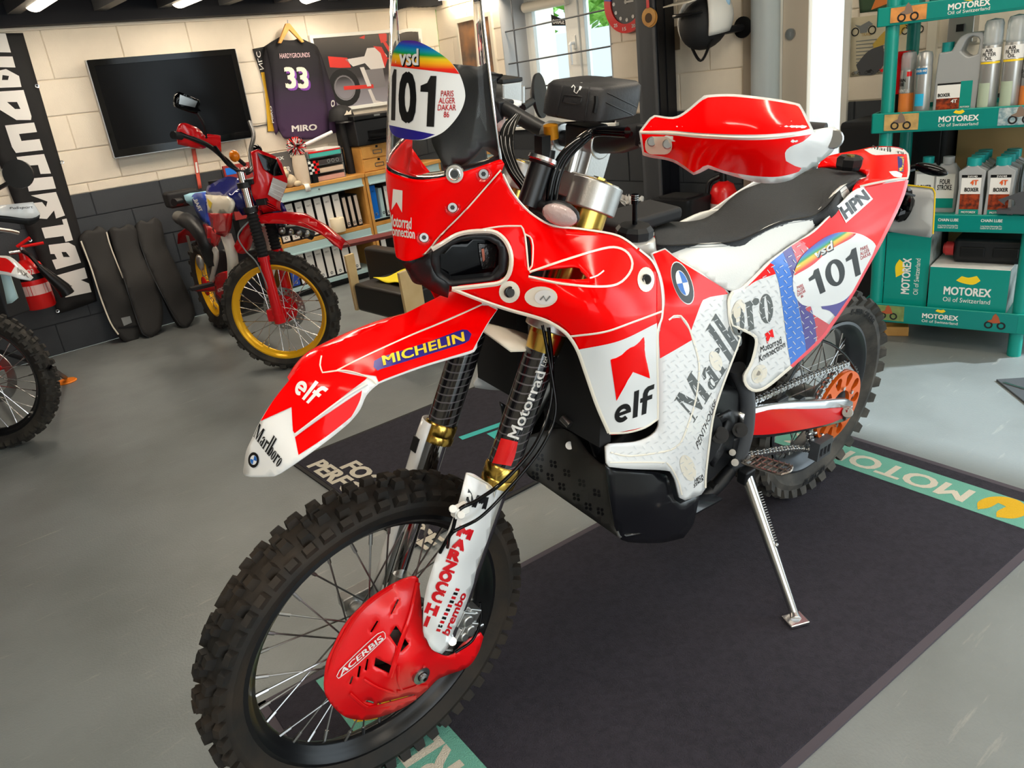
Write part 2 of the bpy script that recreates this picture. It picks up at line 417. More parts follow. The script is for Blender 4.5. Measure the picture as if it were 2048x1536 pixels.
def serif_word():
    """tall condensed thick-and-thin serif lettering"""
    P = []
    def stem(x, y0, y1, w=.9): P.append((rect(x, y0, x+w, y1), []))
    def ser(x, y, w): P.append((rect(x, y, x+w, y+.22), []))
    def bowl(x, y0, y1, w=2.1, t=.75): P.append((ell(x+w/2, (y0+y1)/2, w/2, (y1-y0)/2), [ell(x+w/2, (y0+y1)/2, w/2-t, (y1-y0)/2-.35)]))
    # M
    stem(.3, 0, 8, .3); ser(-.1, 0, 1.1); ser(-.1, 7.78, 1.2); P.append(([(.3, 8), (1.3, 8), (2.5, 1.6), (2.1, 0)], [])); P.append(([(2.1, 0), (2.4, 0), (3.7, 8), (3.35, 8)], [])); stem(3.4, 0, 8, 1.0); ser(3.0, 0, 1.9); ser(3.3, 7.78, 1.4)
    x = 5.2   # a
    stem(x+1.1, 0, 4.6, .85); P.append((ell(x+.75, 1.3, .85, 1.35), [ell(x+.85, 1.3, .3, 1.0)])); P.append(([(x, 3.7), (x+.5, 3.5), (x+.9, 4.6), (x+1.5, 5.0), (x+1.8, 4.6), (x+1.2, 5.4), (x+.4, 5.0)], [])); ser(x+1.1, 0, 1.2)
    x = 7.7; stem(x+.2, 0, 5.2, .85); ser(x-.1, 0, 1.5); ser(x-.1, 4.98, .6); P.append((ell(x+1.75, 4.6, .5, .6), [])); P.append(([(x+1.0, 4.0), (x+1.9, 5.2), (x+1.6, 5.35), (x+1.0, 4.7)], []))
    x = 10.1; stem(x, 0, 10.2, .85); ser(x-.3, 0, 1.4); ser(x-.3, 9.98, .6)
    x = 11.6; stem(x, 0, 10.2, .85); ser(x-.3, 9.98, .6); bowl(x+.5, 0, 5.3, 1.9, .75)
    bowl(14.3, 0, 5.3)
    x = 16.7; stem(x+.2, 0, 5.2, .85); ser(x-.1, 0, 1.5); ser(x-.1, 4.98, .6); P.append((ell(x+1.75, 4.6, .5, .6), [])); P.append(([(x+1.0, 4.0), (x+1.9, 5.2), (x+1.6, 5.35), (x+1.0, 4.7)], []))
    bowl(18.9, 0, 5.3)
    return poly2(P)
def serif_front():
    v, f = serif_word(); k = v[:, 0] < 14.0; keep = [t for t in f if all(k[i] for i in t)]; return sub(v, keep)
def serif_rear():
    v, f = serif_word(); k = v[:, 0] > 14.0; keep = [t for t in f if all(k[i] for i in t)]; return sub(v, keep)
def sub(v, f):
    ids = sorted({i for t in f for i in t}); m = {a: b for b, a in enumerate(ids)}; return v[ids], [tuple(m[i] for i in t) for t in f]
GLYPHS['Marlboro'] = serif_word; GLYPHS['Marlb'] = serif_front; GLYPHS['ro'] = serif_rear
def elf_word():
    P = []
    # e, l, f of heavy slanted strokes
    e = []
    for i in range(31): t = math.radians(-40+330*i/30*1.0); e.append((1.5+1.5*math.cos(t), 1.5+1.5*math.sin(t)))
    outer = [(1.5+1.55*math.cos(math.radians(a)), 1.55+1.55*math.sin(math.radians(a))) for a in range(0, 320, 10)]
    inner = [(1.5+.72*math.cos(math.radians(a)), 1.55+.72*math.sin(math.radians(a))) for a in range(310, -1, -10)]
    P.append((outer+inner, [])); P.append((rect(.7, 1.25, 3.05, 1.85), []))
    P.append((rect(3.5, 0, 4.4, 4.6), []))
    f = [(5.2, 0), (6.1, 0), (6.1, 2.2), (7.0, 2.2), (7.0, 2.95), (6.1, 2.95), (6.1, 3.4), (6.35, 3.8), (7.2, 3.8), (7.2, 4.6), (6.0, 4.6), (5.45, 4.25), (5.2, 3.6), (5.2, 2.95), (4.75, 2.95), (4.75, 2.2), (5.2, 2.2)]
    P.append((f, [])); return poly2(P)
GLYPHS['elf'] = elf_word
ONE = [(.5, 0), (1, 0), (1, 1), (.62, 1), (.42, .86), (0, .8), (0, .68), (.5, .68)]
def one_glyph(): return poly2([(ONE, [])])
def race_number():
    s = lambda x0, w: [(x0+p[0]*w, p[1]) for p in ONE]
    return poly2([(s(0, .23), []), (ell(.5, .5, .19, .51, 28), [ell(.5, .5, .075, .37, 24)]), (s(.75, .23), [])])
GLYPHS['1'] = one_glyph; GLYPHS['101'] = race_number
def flat_text(name, body, o, ux, uy, w, h, material, parent, bold=.02, spacing=1.0, th=0):
    """lettering lying in a plane: o lower-left, ux/uy unit axes, size w x h"""
    vv, ff = glyphs(body, bold, spacing); m = MB(); o = np.asarray(o, float); ux, uy = np.asarray(ux, float), np.asarray(uy, float)
    un = np.cross(ux, uy); n = len(vv)/5 if bold > 0 and body not in GLYPHS else len(vv)
    m.v = [tuple(o+ux*(p[0]*w)+uy*(p[1]*h)+un*(int(i//n)*3e-5)) for i, p in enumerate(vv)]; m.f = ff; return obj(name, m, material, parent, angle=None, recalc=False)
def flat_poly(name, pts, o, ux, uy, material, parent, holes=()):
    v, f = triangulate(pts, holes, 0); o = np.asarray(o, float); m = MB(); m.v = [tuple(o+np.asarray(ux)*p[0]+np.asarray(uy)*p[1]) for p in v]; m.f = [tuple(t) for t in f]
    return obj(name, m, material, parent, angle=None)
# ================================================================ the room
TW = Frame((CORNER-D1*3.03), D1, np.array([-D1[1], D1[0], 0]), (0, 0, 1))     # back wall: x along, room at -y
WW = Frame(CORNER, D2, D1, (0, 0, 1))                                         # window wall: x along, room at -y
def slab(name, fr, lo, hi, material, label):
    m = MB().b2(lo, hi); o = obj(name, m, material); o.matrix_world = fr.mat(); return struct(o, label)
fl = MB().b2((-6.2, -8.9, -.1), (3.03, 0, 0)); fl = obj('floor', fl, 'floor_paint'); fl.matrix_world = TW.mat(); struct(fl, 'grey painted workshop floor with scuffs')
BLK = {}
def blocks(fr, parent, u0, u1, joints, L, holes, split, mats, y=-.003):
    """painted concrete blocks with recessed joints, laid in running bond"""
    for k in range(len(joints)-1):
        za, zb = joints[k], joints[k+1]
        off = (L/2 if k % 2 else 0)
        x = u0-off
        while x < u1:
            spans = [(max(x, u0), min(x+L, u1))]
            for (a, b, c, d) in holes:
                if zb <= c+.01 or za >= d-.01: continue
                nx = []
                for s0, s1 in spans:
                    if b <= s0 or a >= s1: nx.append((s0, s1)); continue
                    if a > s0: nx.append((s0, a))
                    if b < s1: nx.append((b, s1))
                spans = nx
            for s0, s1 in spans:
                if s1-s0 < .02: continue
                for (p, q) in ([(za, split), (split, zb)] if za < split < zb else [(za, zb)]):
                    w, hh = round(s1-s0-.005, 3), round(q-p-(.005 if (p, q) == (za, zb) else .0025), 3)
                    mt = mats[0] if (p+q)/2 < split else mats[1]; key = (w, hh, mt)
                    if key not in BLK:
                        bm = bmesh.new(); bmesh.ops.create_cube(bm, size=1, matrix=Matrix.Diagonal((w, .03, hh, 1)))
                        bmesh.ops.bevel(bm, geom=[e for e in bm.edges if all(v.co.y < 0 for v in e.verts)], offset=.0035, segments=2, affect='EDGES')
                        me = bpy.data.meshes.new('block'); bm.to_mesh(me); bm.free(); me.materials.append(M(mt)); BLK[key] = me
                    place('block', BLK[key], parent, loc=((s0+s1)/2, y+.015, (p+q)/2))
            x += L
# back wall
wb = slab('wall_back', TW, (-3.2, .006, 0), (3.03, .14, 2.1), 'mortar', 'painted block wall, cream above and charcoal below, behind the television')
obj('mortar_dark', MB().b2((-2.4, .004, 0), (3.03, .0062, .943)), 'mortar_dark', wb)
JT = [1.003+.2025*i for i in range(-5, 5)]
JT[0] = 0; JT[-1] = 1.89
blocks(TW, wb, -2.4, 3.03, JT, .43, [], .945, ('darkwall', 'cream'))
m = MB().b2((-2.4, -.02, 1.882), (3.03, .0, 1.9)); o = obj('trim_1', m, 'cream'); o.matrix_world = TW.mat(); struct(o, 'thin cream strip under the ceiling edge')
# window wall with window, doorway and the open roller door
WIN = (.83, 1.885, .95, 1.86); DOOR = (3.08, 3.465, 0, 1.95); ROLL = (5.16, 8.2, 0, 2.35)
wr = MB()
for lo, hi in (((0, 0), (WIN[0], 2.6)), ((WIN[0], 0), (WIN[1], WIN[2])), ((WIN[0], WIN[3]), (WIN[1], 2.6)), ((WIN[1], 0), (DOOR[0], 2.6)), ((DOOR[0], DOOR[3]), (DOOR[1], 2.6)), ((DOOR[1], 0), (ROLL[0], 2.6)), ((ROLL[0], ROLL[3]), (ROLL[1], 2.6)), ((ROLL[1], 0), (8.9, 2.6))):
    wr.b2((lo[0], .006, lo[1]), (hi[0], .24, hi[1]))
wr = obj('wall_window', wr, 'mortar'); wr.matrix_world = WW.mat(); struct(wr, 'painted block wall with window and doorway, cream above and charcoal below')
obj('mortar_dark', MB().b2((0, .004, 0), (WIN[0], .0062, .998)).b2((WIN[0], .004, 0), (DOOR[0], .0062, WIN[2])).b2((WIN[1], .004, WIN[2]), (DOOR[0], .0062, .998)).b2((DOOR[1], .004, 0), (ROLL[0], .0062, .998)), 'mortar_dark', wr)
JW = [0, .13, .345, .565, .785, 1.0, 1.215, 1.433, 1.65, 1.87, 2.09, 2.31, 2.6]
blocks(WW, wr, 0, 5.16, JW, .44, [WIN, DOOR], 1.0, ('darkwall', 'cream'))
slab('wall_left', TW, (-6.2, -8.9, 0), (-6.1, 0, 2.6), 'cream', 'plain cream side wall')
rw = MB().b2((-6.2, -9.0, 0), (-3.4, -8.9, 2.6)).b2((.2, -9.0, 0), (3.03, -8.9, 2.6)).b2((-3.4, -9.0, 2.45), (.2, -8.9, 2.6))
rw = obj('wall_front', rw, 'cream'); rw.matrix_world = TW.mat(); struct(rw, 'cream front wall with a wide doorway')
bw2 = slab('wall_back_extension', TW, (-6.2, 0, 0), (-3.2, .1, 2.6), 'cream', 'plain cream end of the back wall')
# ceilings: low dark mezzanine over the back, higher dark roof in front
slab('ceiling', TW, (-6.2, -3.2, 2.02), (3.03, .0, 2.12), 'ceil', 'low dark ceiling over the back of the workshop')
slab('ceiling_front', TW, (-6.2, -8.9, 2.6), (3.03, -3.1, 2.7), 'cream', 'pale high ceiling over the front')
slab('ceiling_fascia', TW, (-6.2, -3.2, 2.02), (3.03, -3.1, 2.7), 'ceil', 'dark edge of the low ceiling')
slab('trim_2', TW, (-3.2, -.12, 1.9), (3.03, .0, 2.02), 'ceil', 'dark beam along the top of the back wall')
def ceil_at(px, py, z): w = gz(px, py, z); return TW.loc(w)
for i, (px, py) in enumerate(((28, 28), (200, 22), (318, 20), (440, 14), (540, 12), (640, 9), (742, 6))):
    a = ceil_at(px, py, 1.955); u = a[0]; y0 = max(min(a[1], -.14), -.9)
    o = obj('trim_joist', MB().b2((u-.035, -3.1, 1.955), (u+.035, y0, 2.02)), 'column_grey'); o.matrix_world = TW.mat(); struct(o, 'grey timber joist under the dark ceiling')
lights = []
for i, (px, py, lab) in enumerate(((72, 26, 'lit fluorescent batten above the hanging banner'), (360, 18, 'lit fluorescent batten above the television'), (604, 12, 'lit fluorescent batten above the hanging jersey'), (842, 6, 'lit fluorescent batten seen through the windscreen'))):
    a = ceil_at(px, py, 1.93); t = thing('ceiling_light', lab, 'ceiling light', group='fluorescent battens under the ceiling', matrix=Frame(TW.wor((a[0], max(min(a[1], -.2), -1.4), 1.93)), D1, TW.L, (0, 0, 1)).mat())
    obj('body', MB().b2((-.055, -1.3, .045), (.055, 0, .09)), 'offwhite', t)
    obj('diffuser', MB().loft([[(.05*math.cos(a_), y, .045+.042*math.sin(a_)) for a_ in np.linspace(PI, 2*PI, 9)] for y in (-1.29, -.01)], caps=True), 'tube_on', t, recalc=True)
    ld = bpy.data.lights.new('batten', 'AREA'); ld.shape = 'RECTANGLE'; ld.size = .12; ld.size_y = 1.25; ld.energy = 9.5 if i < 3 else 4; ld.color = (1, .88, .74)
    lo_ = bpy.data.objects.new('lamp', ld); COL.objects.link(lo_); lo_.parent = t; lo_.location = (0, -.65, -.01)
for u, y, lab in ((-1.9, -4.6, 'farthest left'), (-.2, -4.6, 'above the floor left of the camera'), (1.5, -4.6, 'nearest the roller door'), (-1.9, -7, 'left above the front doorway'), (.8, -7, 'right above the front doorway')):  # battens out of view, added as fill for the ambient bounce
    t = thing('ceiling_light', 'lit batten on the pale front ceiling, '+lab, 'ceiling light', group='fluorescent battens under the ceiling', matrix=Frame(TW.wor((u, y, 2.5)), D1, TW.L, (0, 0, 1)).mat())
    obj('body', MB().b2((-.055, -.65, .05), (.055, .65, .1)), 'offwhite', t); obj('diffuser', MB().b2((-.045, -.64, 0), (.045, .64, .05)), 'tube_on', t, bevel=.015)
    ld = bpy.data.lights.new('batten', 'AREA'); ld.shape = 'RECTANGLE'; ld.size = .12; ld.size_y = 1.25; ld.energy = 11; ld.color = (1, .92, .82)
    lo_ = bpy.data.objects.new('lamp', ld); COL.objects.link(lo_); lo_.parent = t; lo_.location = (0, 0, -.02)
# ---------------------------------------------------------------- window
def wobj(name, mb, material, fr, parent=None, **k):
    o = obj(name, mb, material, parent, **k)
    if parent is None: o.matrix_world = fr.mat()
    return o
win = wobj('window_1', MB(), 'upvc', WW)
win.data = MB().b2((WIN[0], .24, WIN[2]), (WIN[1], .3, WIN[2]+.05)).b2((WIN[0], .24, WIN[3]-.05), (WIN[1], .3, WIN[3])).b2((WIN[0], .24, WIN[2]), (WIN[0]+.05, .3, WIN[3])).b2((WIN[1]-.05, .24, WIN[2]), (WIN[1], .3, WIN[3])).mesh('window_1', 'upvc')
struct(win, 'white framed window with security bars and a tilted sash handle')
xm = WW.on(1152, 90, 'y', .22)[0]
obj('mullion', MB().b2((xm-.05, .21, WIN[2]), (xm+.045, .3, WIN[3])), 'upvc', win, bevel=.006)
for a, b in ((WIN[0]+.05, xm-.05), (xm+.045, WIN[1]-.05)):
    fr_ = MB(); z0, z1 = WIN[2]+.05, WIN[3]-.05
    fr_.b2((a, .225, z0), (a+.045, .285, z1)).b2((b-.045, .225, z0), (b, .285, z1)).b2((a, .225, z0), (b, .285, z0+.045)).b2((a, .225, z1-.045), (b, .285, z1))
    sash = obj('sash', fr_, 'upvc', win, bevel=.005)
    obj('pane', MB().b2((a+.045, .252, z0+.045), (b-.045, .258, z1-.045)), mat('window_glass' if 'window_glass' not in MATS else 'window_glass2', (235, 245, 250), 0, trans=1, ior=1.05), sash)
obj('handle', MB().tube([(xm, .2, 1.48), (xm, .165, 1.48), (xm+.004, .155, 1.47), (xm+.012, .152, 1.34)], [.011, .011, .012, .009], 8), 'white', win)
obj('handle_plate', MB().b2((xm-.016, .2, 1.44), (xm+.016, .212, 1.53)), 'upvc', win, bevel=.004)
obj('blind_roll', MB().cyl((WIN[0]+.06, .19, 1.765), (xm-.02, .19, 1.765), .035, n=14), 'offwhite', win)
obj('window_reveal', MB().b2((WIN[0]-.005, -.004, WIN[2]), (WIN[0]+.004, .24, WIN[3])).b2((WIN[1]-.004, -.004, WIN[2]), (WIN[1]+.005, .24, WIN[3])).b2((WIN[0], -.004, WIN[3]-.004), (WIN[1], .24, WIN[3]+.005)), mat('reveal', (176, 178, 180), .5), win)
obj('window_sill', MB().b2((WIN[0]-.03, -.04, WIN[2]-.02), (WIN[1]+.03, .24, WIN[2])), 'upvc', win, bevel=.004)
for z in (1.63, 1.41, 1.225): obj('bar', MB().cyl((WIN[0], .03, z-.012), (WIN[1], .03, z+.012), .0055, n=8), 'column_grey', win)
obj('bar', MB().cyl((.93, .03, WIN[2]), (.93, .03, WIN[3]), .006, n=8), 'column_grey', win)
pz = WW.on(1120, 38, 'y', .24); pen = MB().prism([(0, 0), (.0, -.075), (.155, -.092), (.15, -.06)], (pz[0]-.08, .235, pz[2]+.04), (1, 0, 0), (0, 0, 1), .003)
o = wobj('pennant', pen, 'black_matt', WW); tag(o, 'small dark triangular pennant stuck on the window pane', 'pennant')
flat_text('lettering', 'GARAGE', (pz[0]-.07, .231, pz[2]-.022), nrm((1, 0, -.14)), (0, 0, 1), .12, .03, 'paper', o)
# outside the window
og = MB().b2((-30, -30, -.14), (30, 30, -.1)); og = obj('ground', og, mat('yard', (196, 196, 190), .9)); struct(og, 'pale concrete yard outside')
zt = WW.on(1130, 66, 'y', 3.2)[2]
o = slab('wall_outside', WW, (-9, 3.2, 0), (9, 3.4, zt), mat('render_white', (246, 248, 250), .8), 'bright white boundary wall outside the window')
for k, zz in enumerate((zt-.55, zt-1.1)): obj('joint', MB().b2((-9, 3.195, zz), (.5, 3.2, zz+.012)), 'grey_print', o)
bp = MB()
o = slab('wall_pier', WW, (WIN[0]+.02, .326, 0), (WIN[0]+.046, .5, 2.1), 'mortar', 'red brick edge outside the window')
for k in range(26): place('brick', MB().b2((-.02, -.006, 0), (.003, .02, .062)).mesh('brick', mat('brick_red', (196, 92, 62), .8) if 'brick_red' not in MATS else 'brick_red') if k == 0 else bpy.data.meshes['brick'], o, loc=(WIN[0]+.04, .32, .1+.075*k))
mat('leaf', (96, 150, 40), .6, col2=(150, 196, 84), vscale=14, bump=.4, bscale=20); mat('bark', (92, 72, 54), .9)
def tree(u, y, h_, r, lab, seed):
    rd = random.Random(seed); w = WW.wor((u, y, -.1)); t = thing('tree', lab, 'tree', w, group='trees beyond the white boundary wall')
    obj('trunk', MB().tube([(0, 0, 0), (.06, 0, h_*.5), (0, .05, h_*.9)], [.13, .1, .05], 8), 'bark', t)
    lm = MB()
    for i in range(900):
        a = rd.uniform(0, 2*PI); b = math.acos(rd.uniform(-1, 1)); q = r*rd.uniform(.55, 1); c = np.array([q*math.sin(b)*math.cos(a), q*math.sin(b)*math.sin(a), h_+q*.8*math.cos(b)])
        u_, v_, d_ = basis((rd.uniform(-1, 1), rd.uniform(-1, 1), rd.uniform(-.3, 1))); s = rd.uniform(.1, .2); lm.add([c-u_*s, c+v_*s*.5, c+u_*s, c-v_*s*.5], [(0, 1, 2, 3)])
    lf = obj('foliage', lm, 'leaf', t, angle=None, recalc=False); lf['kind'] = 'stuff'
for i, (u, y, h_, r, lab) in enumerate(((-5.6, 5.2, 2.6, 1.5, 'leafy green tree at the left of the window view'), (-2.4, 5.6, 2.7, 1.5, 'leafy green tree in the middle of the window view'), (1.6, 6.4, 2.8, 1.6, 'leafy green tree far right behind the white boundary wall'))): tree(u, y, h_, r, lab, i)
# ---------------------------------------------------------------- steel column, pipe, door
a = WW.on(1275, 130, 'y', -.2)[0]; b = WW.on(1313, 130, 'y', -.2)[0]; yb = -.2
cw = WW.on(1351, 130, 'x', b)[1]
col = MB().b2((a, -.2, 0), (b, -.17, 2.6)).b2(((a+b)/2-.006, -.2, 0), ((a+b)/2+.006, cw, 2.6)).b2((a, cw-.03, 0), (b, cw, 2.6))
col = wobj('trim_column', MB().b2((a, -.2, 0), (b-.002, -.185, 2.6)).b2((a+.02, -.2, 0), (b-.02, cw, 2.6)), 'column_grey', WW); struct(col, 'grey and black steel column in front of the window wall')
obj('web', MB().b2((b-.02, -.188, 0), (b, cw, 2.6)).b2((b, -.185, 0), (b+.008, -.172, 2.6)).b2((b, cw-.09, 0), (b+.006, cw-.075, 2.6)), 'column_shaded', col)
t = thing('wooden_medal', 'round wooden slice medal hanging on red ribbon from the steel column', 'medal', matrix=Frame(WW.wor(WW.on(1297, 34, 'y', -.215)), D2, D1, (0, 0, 1)).mat())
obj('disc', MB().cyl((0, .0, 0), (0, .006, 0), .05, n=24), 'wood', t); obj('disc', MB().cyl((.006, .007, -.006), (.006, .012, -.006), .05, n=24), 'wood', t)
obj('ribbon', MB().b2((-.012, 0, .045), (.008, .002, .3)), 'red_plain', t); obj('print', MB().cyl((0, -.001, -.005), (0, 0, -.005), .026, n=18), 'bark', t)
sp = WW.on(1350, 75, 'y', -.01); o = wobj('wall_plate', MB().b2((sp[0]-.03, -.014, sp[2]-.07), (sp[0]+.03, -.004, sp[2]+.06)), mat('bronze', (120, 104, 84), .5), WW); tag(o, 'small bronze plate on the block wall beside the column', 'plate')
pl, prr = WW.on(1506, 100, 'y', -.06)[0], WW.on(1556, 100, 'y', -.06)[0]
o = wobj('trim_pipe', MB().cyl(((pl+prr)/2, -.06, 0), ((pl+prr)/2, -.06, 2.6), (prr-pl)/2, n=24), mat('pipe_grey', (176, 184, 186), .4), WW); struct(o, 'thick pale grey vertical pipe')
s0 = WW.on(1490, 100, 'y', -.01)[0]; o = wobj('trim_3', MB().b2((s0, -.03, 0), (pl+.02, .0, 2.3)), mat('trim_brown', (150, 138, 122), .6), WW); struct(o, 'taupe trim beside the pipe')
dr = thing('door_1', 'open cream door leaf with a round lock', 'door', matrix=WW.mat()); del dr['category']; struct(dr)
obj('leaf', MB().b2((DOOR[0]+.013, .02, .01), (WW.on(1615, 100, 'y', .02)[0], .06, 1.94)), mat('door_cream', (196, 184, 168), .5), dr, bevel=.003)
dq = WW.on(1582, 68, 'y', .02)
obj('lock', MB().cyl((dq[0], .008, dq[2]), (dq[0], .021, dq[2]), .028, n=20).b2((dq[0]-.004, .004, dq[2]-.012), (dq[0]+.004, .009, dq[2]+.012)), 'steel', dr)
o = wobj('door_2', MB().b2((DOOR[0], -.01, 0), (DOOR[0]+.012, .24, DOOR[3])).b2((DOOR[1]-.012, -.02, 0), (DOOR[1]+.02, .24, DOOR[3])).b2((DOOR[0], -.01, DOOR[3]), (DOOR[1], .24, DOOR[3]+.03)), 'upvc', WW); struct(o, 'white frame of the bright doorway')
# ---------------------------------------------------------------- mats on the floor
mat('mat_dark', (48, 45, 55), .95, bump=.8, bscale=330, col2=(38, 36, 45), vscale=60)
mat('mat_teal', (110, 176, 158), .95, bump=.8, bscale=330); mat('mat_yellow', (222, 176, 30), .95, bump=.8, bscale=330); mat('mat_white', (214, 206, 190), .95, bump=.8, bscale=330); mat('mat_border', (78, 72, 80), .9)
A_, B_, C_ = gz(515, 1412), gz(1587, 838), gz(2165, 1010); ux = nrm(B_-A_); uy = np.array([-ux[1], ux[0], 0])
MF = Frame(A_, ux, uy, (0, 0, 1)); ML, MW = 2.1, .945
mt = thing('floor_mat', 'large dark carpet mat under the red rally motorcycle', 'mat', matrix=MF.mat())
obj('pile', MB().b2((.02, -MW+.02, 0), (ML-.02, -.02, .008)), 'mat_dark', mt, bevel=.003)
obj('border', MB().b2((0, -MW, 0), (ML, -MW+.02, .006)).b2((0, -.02, 0), (ML, 0, .006)).b2((0, -MW, 0), (.02, 0, .006)).b2((ML-.02, -MW, 0), (ML, 0, .006)), 'mat_border', mt)
for x0, x1 in ((.14, .31), (ML-.215, ML-.075)): obj('stripe', MB().b2((x0, -MW+.03, .0078), (x1, -.03, .009)), 'mat_teal', mt)
def swirl(parent, cx, cy, ang, s, z):
    c, sn = math.cos(ang), math.sin(ang); ux_, uy_ = V3(c, sn, 0), V3(-sn, c, 0)
    flat_poly('emblem', smooth([(-.5, -.1), (-.3, -.4), (.1, -.5), (.5, -.25), (.55, .1), (.3, .4), (-.1, .5), (-.45, .35), (-.2, .2), (.15, .15), (.1, -.05), (-.25, -.0)], True, .08, 80), V3(cx, cy, z), ux_*s, uy_*s, 'mat_yellow', parent)
flat_text('lettering', 'MOTOREX', V3(ML-.105, -.71, .0095), V3(0, 1, 0), V3(-1, 0, 0), .62, .085, 'mat_white', mt, bold=.035)
swirl(mt, ML-.145, -.80, 0, .12, .0096)
flat_text('lettering', 'MOTOREX', V3(.28, -MW+.06, .0095), V3(0, 1, 0), V3(-1, 0, 0), .62, .1, 'mat_white', mt, bold=.035)
flat_poly('emblem', smooth([(-.07, -.055), (-.075, .06), (-.02, .085), (.05, .075), (.075, 0), (.06, -.07), (0, -.09)], True, .02), V3(.225, -.17, .0096), V3(1, 0, 0), V3(0, 1, 0), 'mat_yellow', mt)
flat_poly('emblem', smooth([(-.045, -.03), (-.045, .04), (.0, .05), (.045, .03), (.04, -.03), (0, -.045)], True, .02), V3(.225, -.165, .0099), V3(1, 0, 0), V3(0, 1, 0), 'mat_teal', mt)
# second mat
a, b, c = gz(578, 925), gz(925, 785), gz(770, 1120)
u2 = nrm(b-a); v2 = np.array([-u2[1], u2[0], 0]); w2 = 1.75; d2_ = abs((c-a) @ v2)
m2 = thing('floor_mat', 'narrow dark advertising mat with teal and white lettering behind the rally motorcycle', 'mat', matrix=Frame(a, u2, v2, (0, 0, 1)).mat())
obj('pile', MB().b2((0.015, -d2_, 0), (w2, -.015, .008)), 'mat_dark', m2, bevel=.003); obj('border', MB().b2((0, -d2_-.015, 0), (w2, -d2_, .006)).b2((0, -.015, 0), (w2, 0, .006)).b2((0, -d2_, 0), (.015, 0, .006)), 'black_matt', m2)
MF2 = Frame(a, u2, v2, (0, 0, 1))
def on2(px, py): return MF2.loc(gz(px, py, .0085))
q = [on2(*p) for p in ((618, 930), (700, 987), (725, 975), (645, 915))]
ex = nrm(q[1]-q[0]); ey = nrm(np.cross((0, 0, 1), ex))
flat_text('lettering', 'FOCUS ON\nPERFORMANCE', on2(612, 933)+V3(0, 0, .001), ex, ey, .86, .16, 'mat_white', m2, bold=.06)
q0 = on2(925, 880)
flat_poly('emblem', [(0, 0), (.34, 0), (.34, .035), (0, .035)], q0+V3(0, 0, .001), nrm(on2(1010, 850)-q0), np.cross((0, 0, 1), nrm(on2(1010, 850)-q0)), mat('mat_cyan', (70, 188, 182), .95), m2)
flat_poly('emblem', [(.1, -.12), (.17, -.12), (.17, -.02), (.1, -.02)], q0+V3(0, 0, .001), nrm(on2(1010, 850)-q0), np.cross((0, 0, 1), nrm(on2(1010, 850)-q0)), 'mat_cyan', m2)
q1 = on2(820, 1046); e1 = nrm(on2(866, 1030)-q1); flat_text('lettering', 'THE\nRACE', q1+V3(0, 0, .001), e1, np.cross((0, 0, 1), e1), .16, .12, 'mat_cyan', m2, bold=.03)
flat_text('lettering', 'III', on2(812, 1066)+V3(0, 0, .001), e1, np.cross((0, 0, 1), e1), .11, .045, 'mat_white', m2, bold=.03)
# ================================================================ helpers for machines
class MeshSurface(Surface):
    """decals laid onto an existing mesh: each outline point is carried along its ray to the first face"""
    def __init__(s, fr, mb, anchor):
        s.fr = fr; s.t = BVHTree.FromPolygons([Vector(v) for v in mb.v], mb.f); s.anchor = np.array(anchor, float); s.cl = fr.loc(CAM)
    def at(s, pts, off=0.0, lay=False):
        out = []
        for p in np.atleast_2d(np.asarray(pts, float)):
            q = p.copy()
            for k in range(60):
                w = fr_dir(s.fr, q); h_ = s.t.ray_cast(Vector(s.cl), Vector(w))
                if h_[0] is not None: break
                q = q+(s.anchor-q)*.02
            if h_[0] is None: out.append(s.cl+w*2); continue
            out.append(np.array(h_[0])-nrm(w)*off)
        return np.array(out)
def fr_dir(fr, q): return nrm(fr.A @ ray(q[0], q[1]))
def plate(outer, holes, o, ux, uy, th):
    v, f = triangulate(outer, holes, 0); o, ux, uy = [np.asarray(a, float) for a in (o, ux, uy)]; un = np.cross(nrm(ux), nrm(uy)); m = MB(); n = len(v)
    m.v = [tuple(o+ux*p[0]+uy*p[1]) for p in v]+[tuple(o+ux*p[0]+uy*p[1]+un*th) for p in v]
    m.f = [tuple(reversed(t)) for t in f]+[tuple(i+n for i in t) for t in f]; cnt = {}
    for t in f:
        for i in range(3): e = (t[i], t[(i+1) % 3]); cnt[e] = 1
    for (a, b) in list(cnt):
        if (b, a) not in cnt: m.f.append((a, b, b+n, a+n))
    return m
def knob(m, th, y, r0, h_, lw, ll, tilt=0.0, cy=0.0):
    """tread block at wheel angle th (x-z plane), axle along y"""
    er = V3(math.cos(th), 0, math.sin(th)); et = V3(-math.sin(th), 0, math.cos(th)); ey = V3(0, 1, 0)
    n = nrm(er*math.cos(tilt)+ey*math.sin(tilt)); s = nrm(ey*math.cos(tilt)-er*math.sin(tilt)); b = er*r0+ey*(y+cy); vs = []
    for k, (sc, hh) in enumerate(((1.15, -.012), (1.12, .0), (.86, h_))):
        for a, c in ((-1, -1), (1, -1), (1, 1), (-1, 1)): vs.append(b+n*hh+s*(a*lw/2*sc)+et*(c*ll/2*sc))
    m.add(vs, [(8, 9, 10, 11)]+[(k*4+i, k*4+(i+1) % 4, (k+1)*4+(i+1) % 4, (k+1)*4+i) for k in range(2) for i in range(4)])
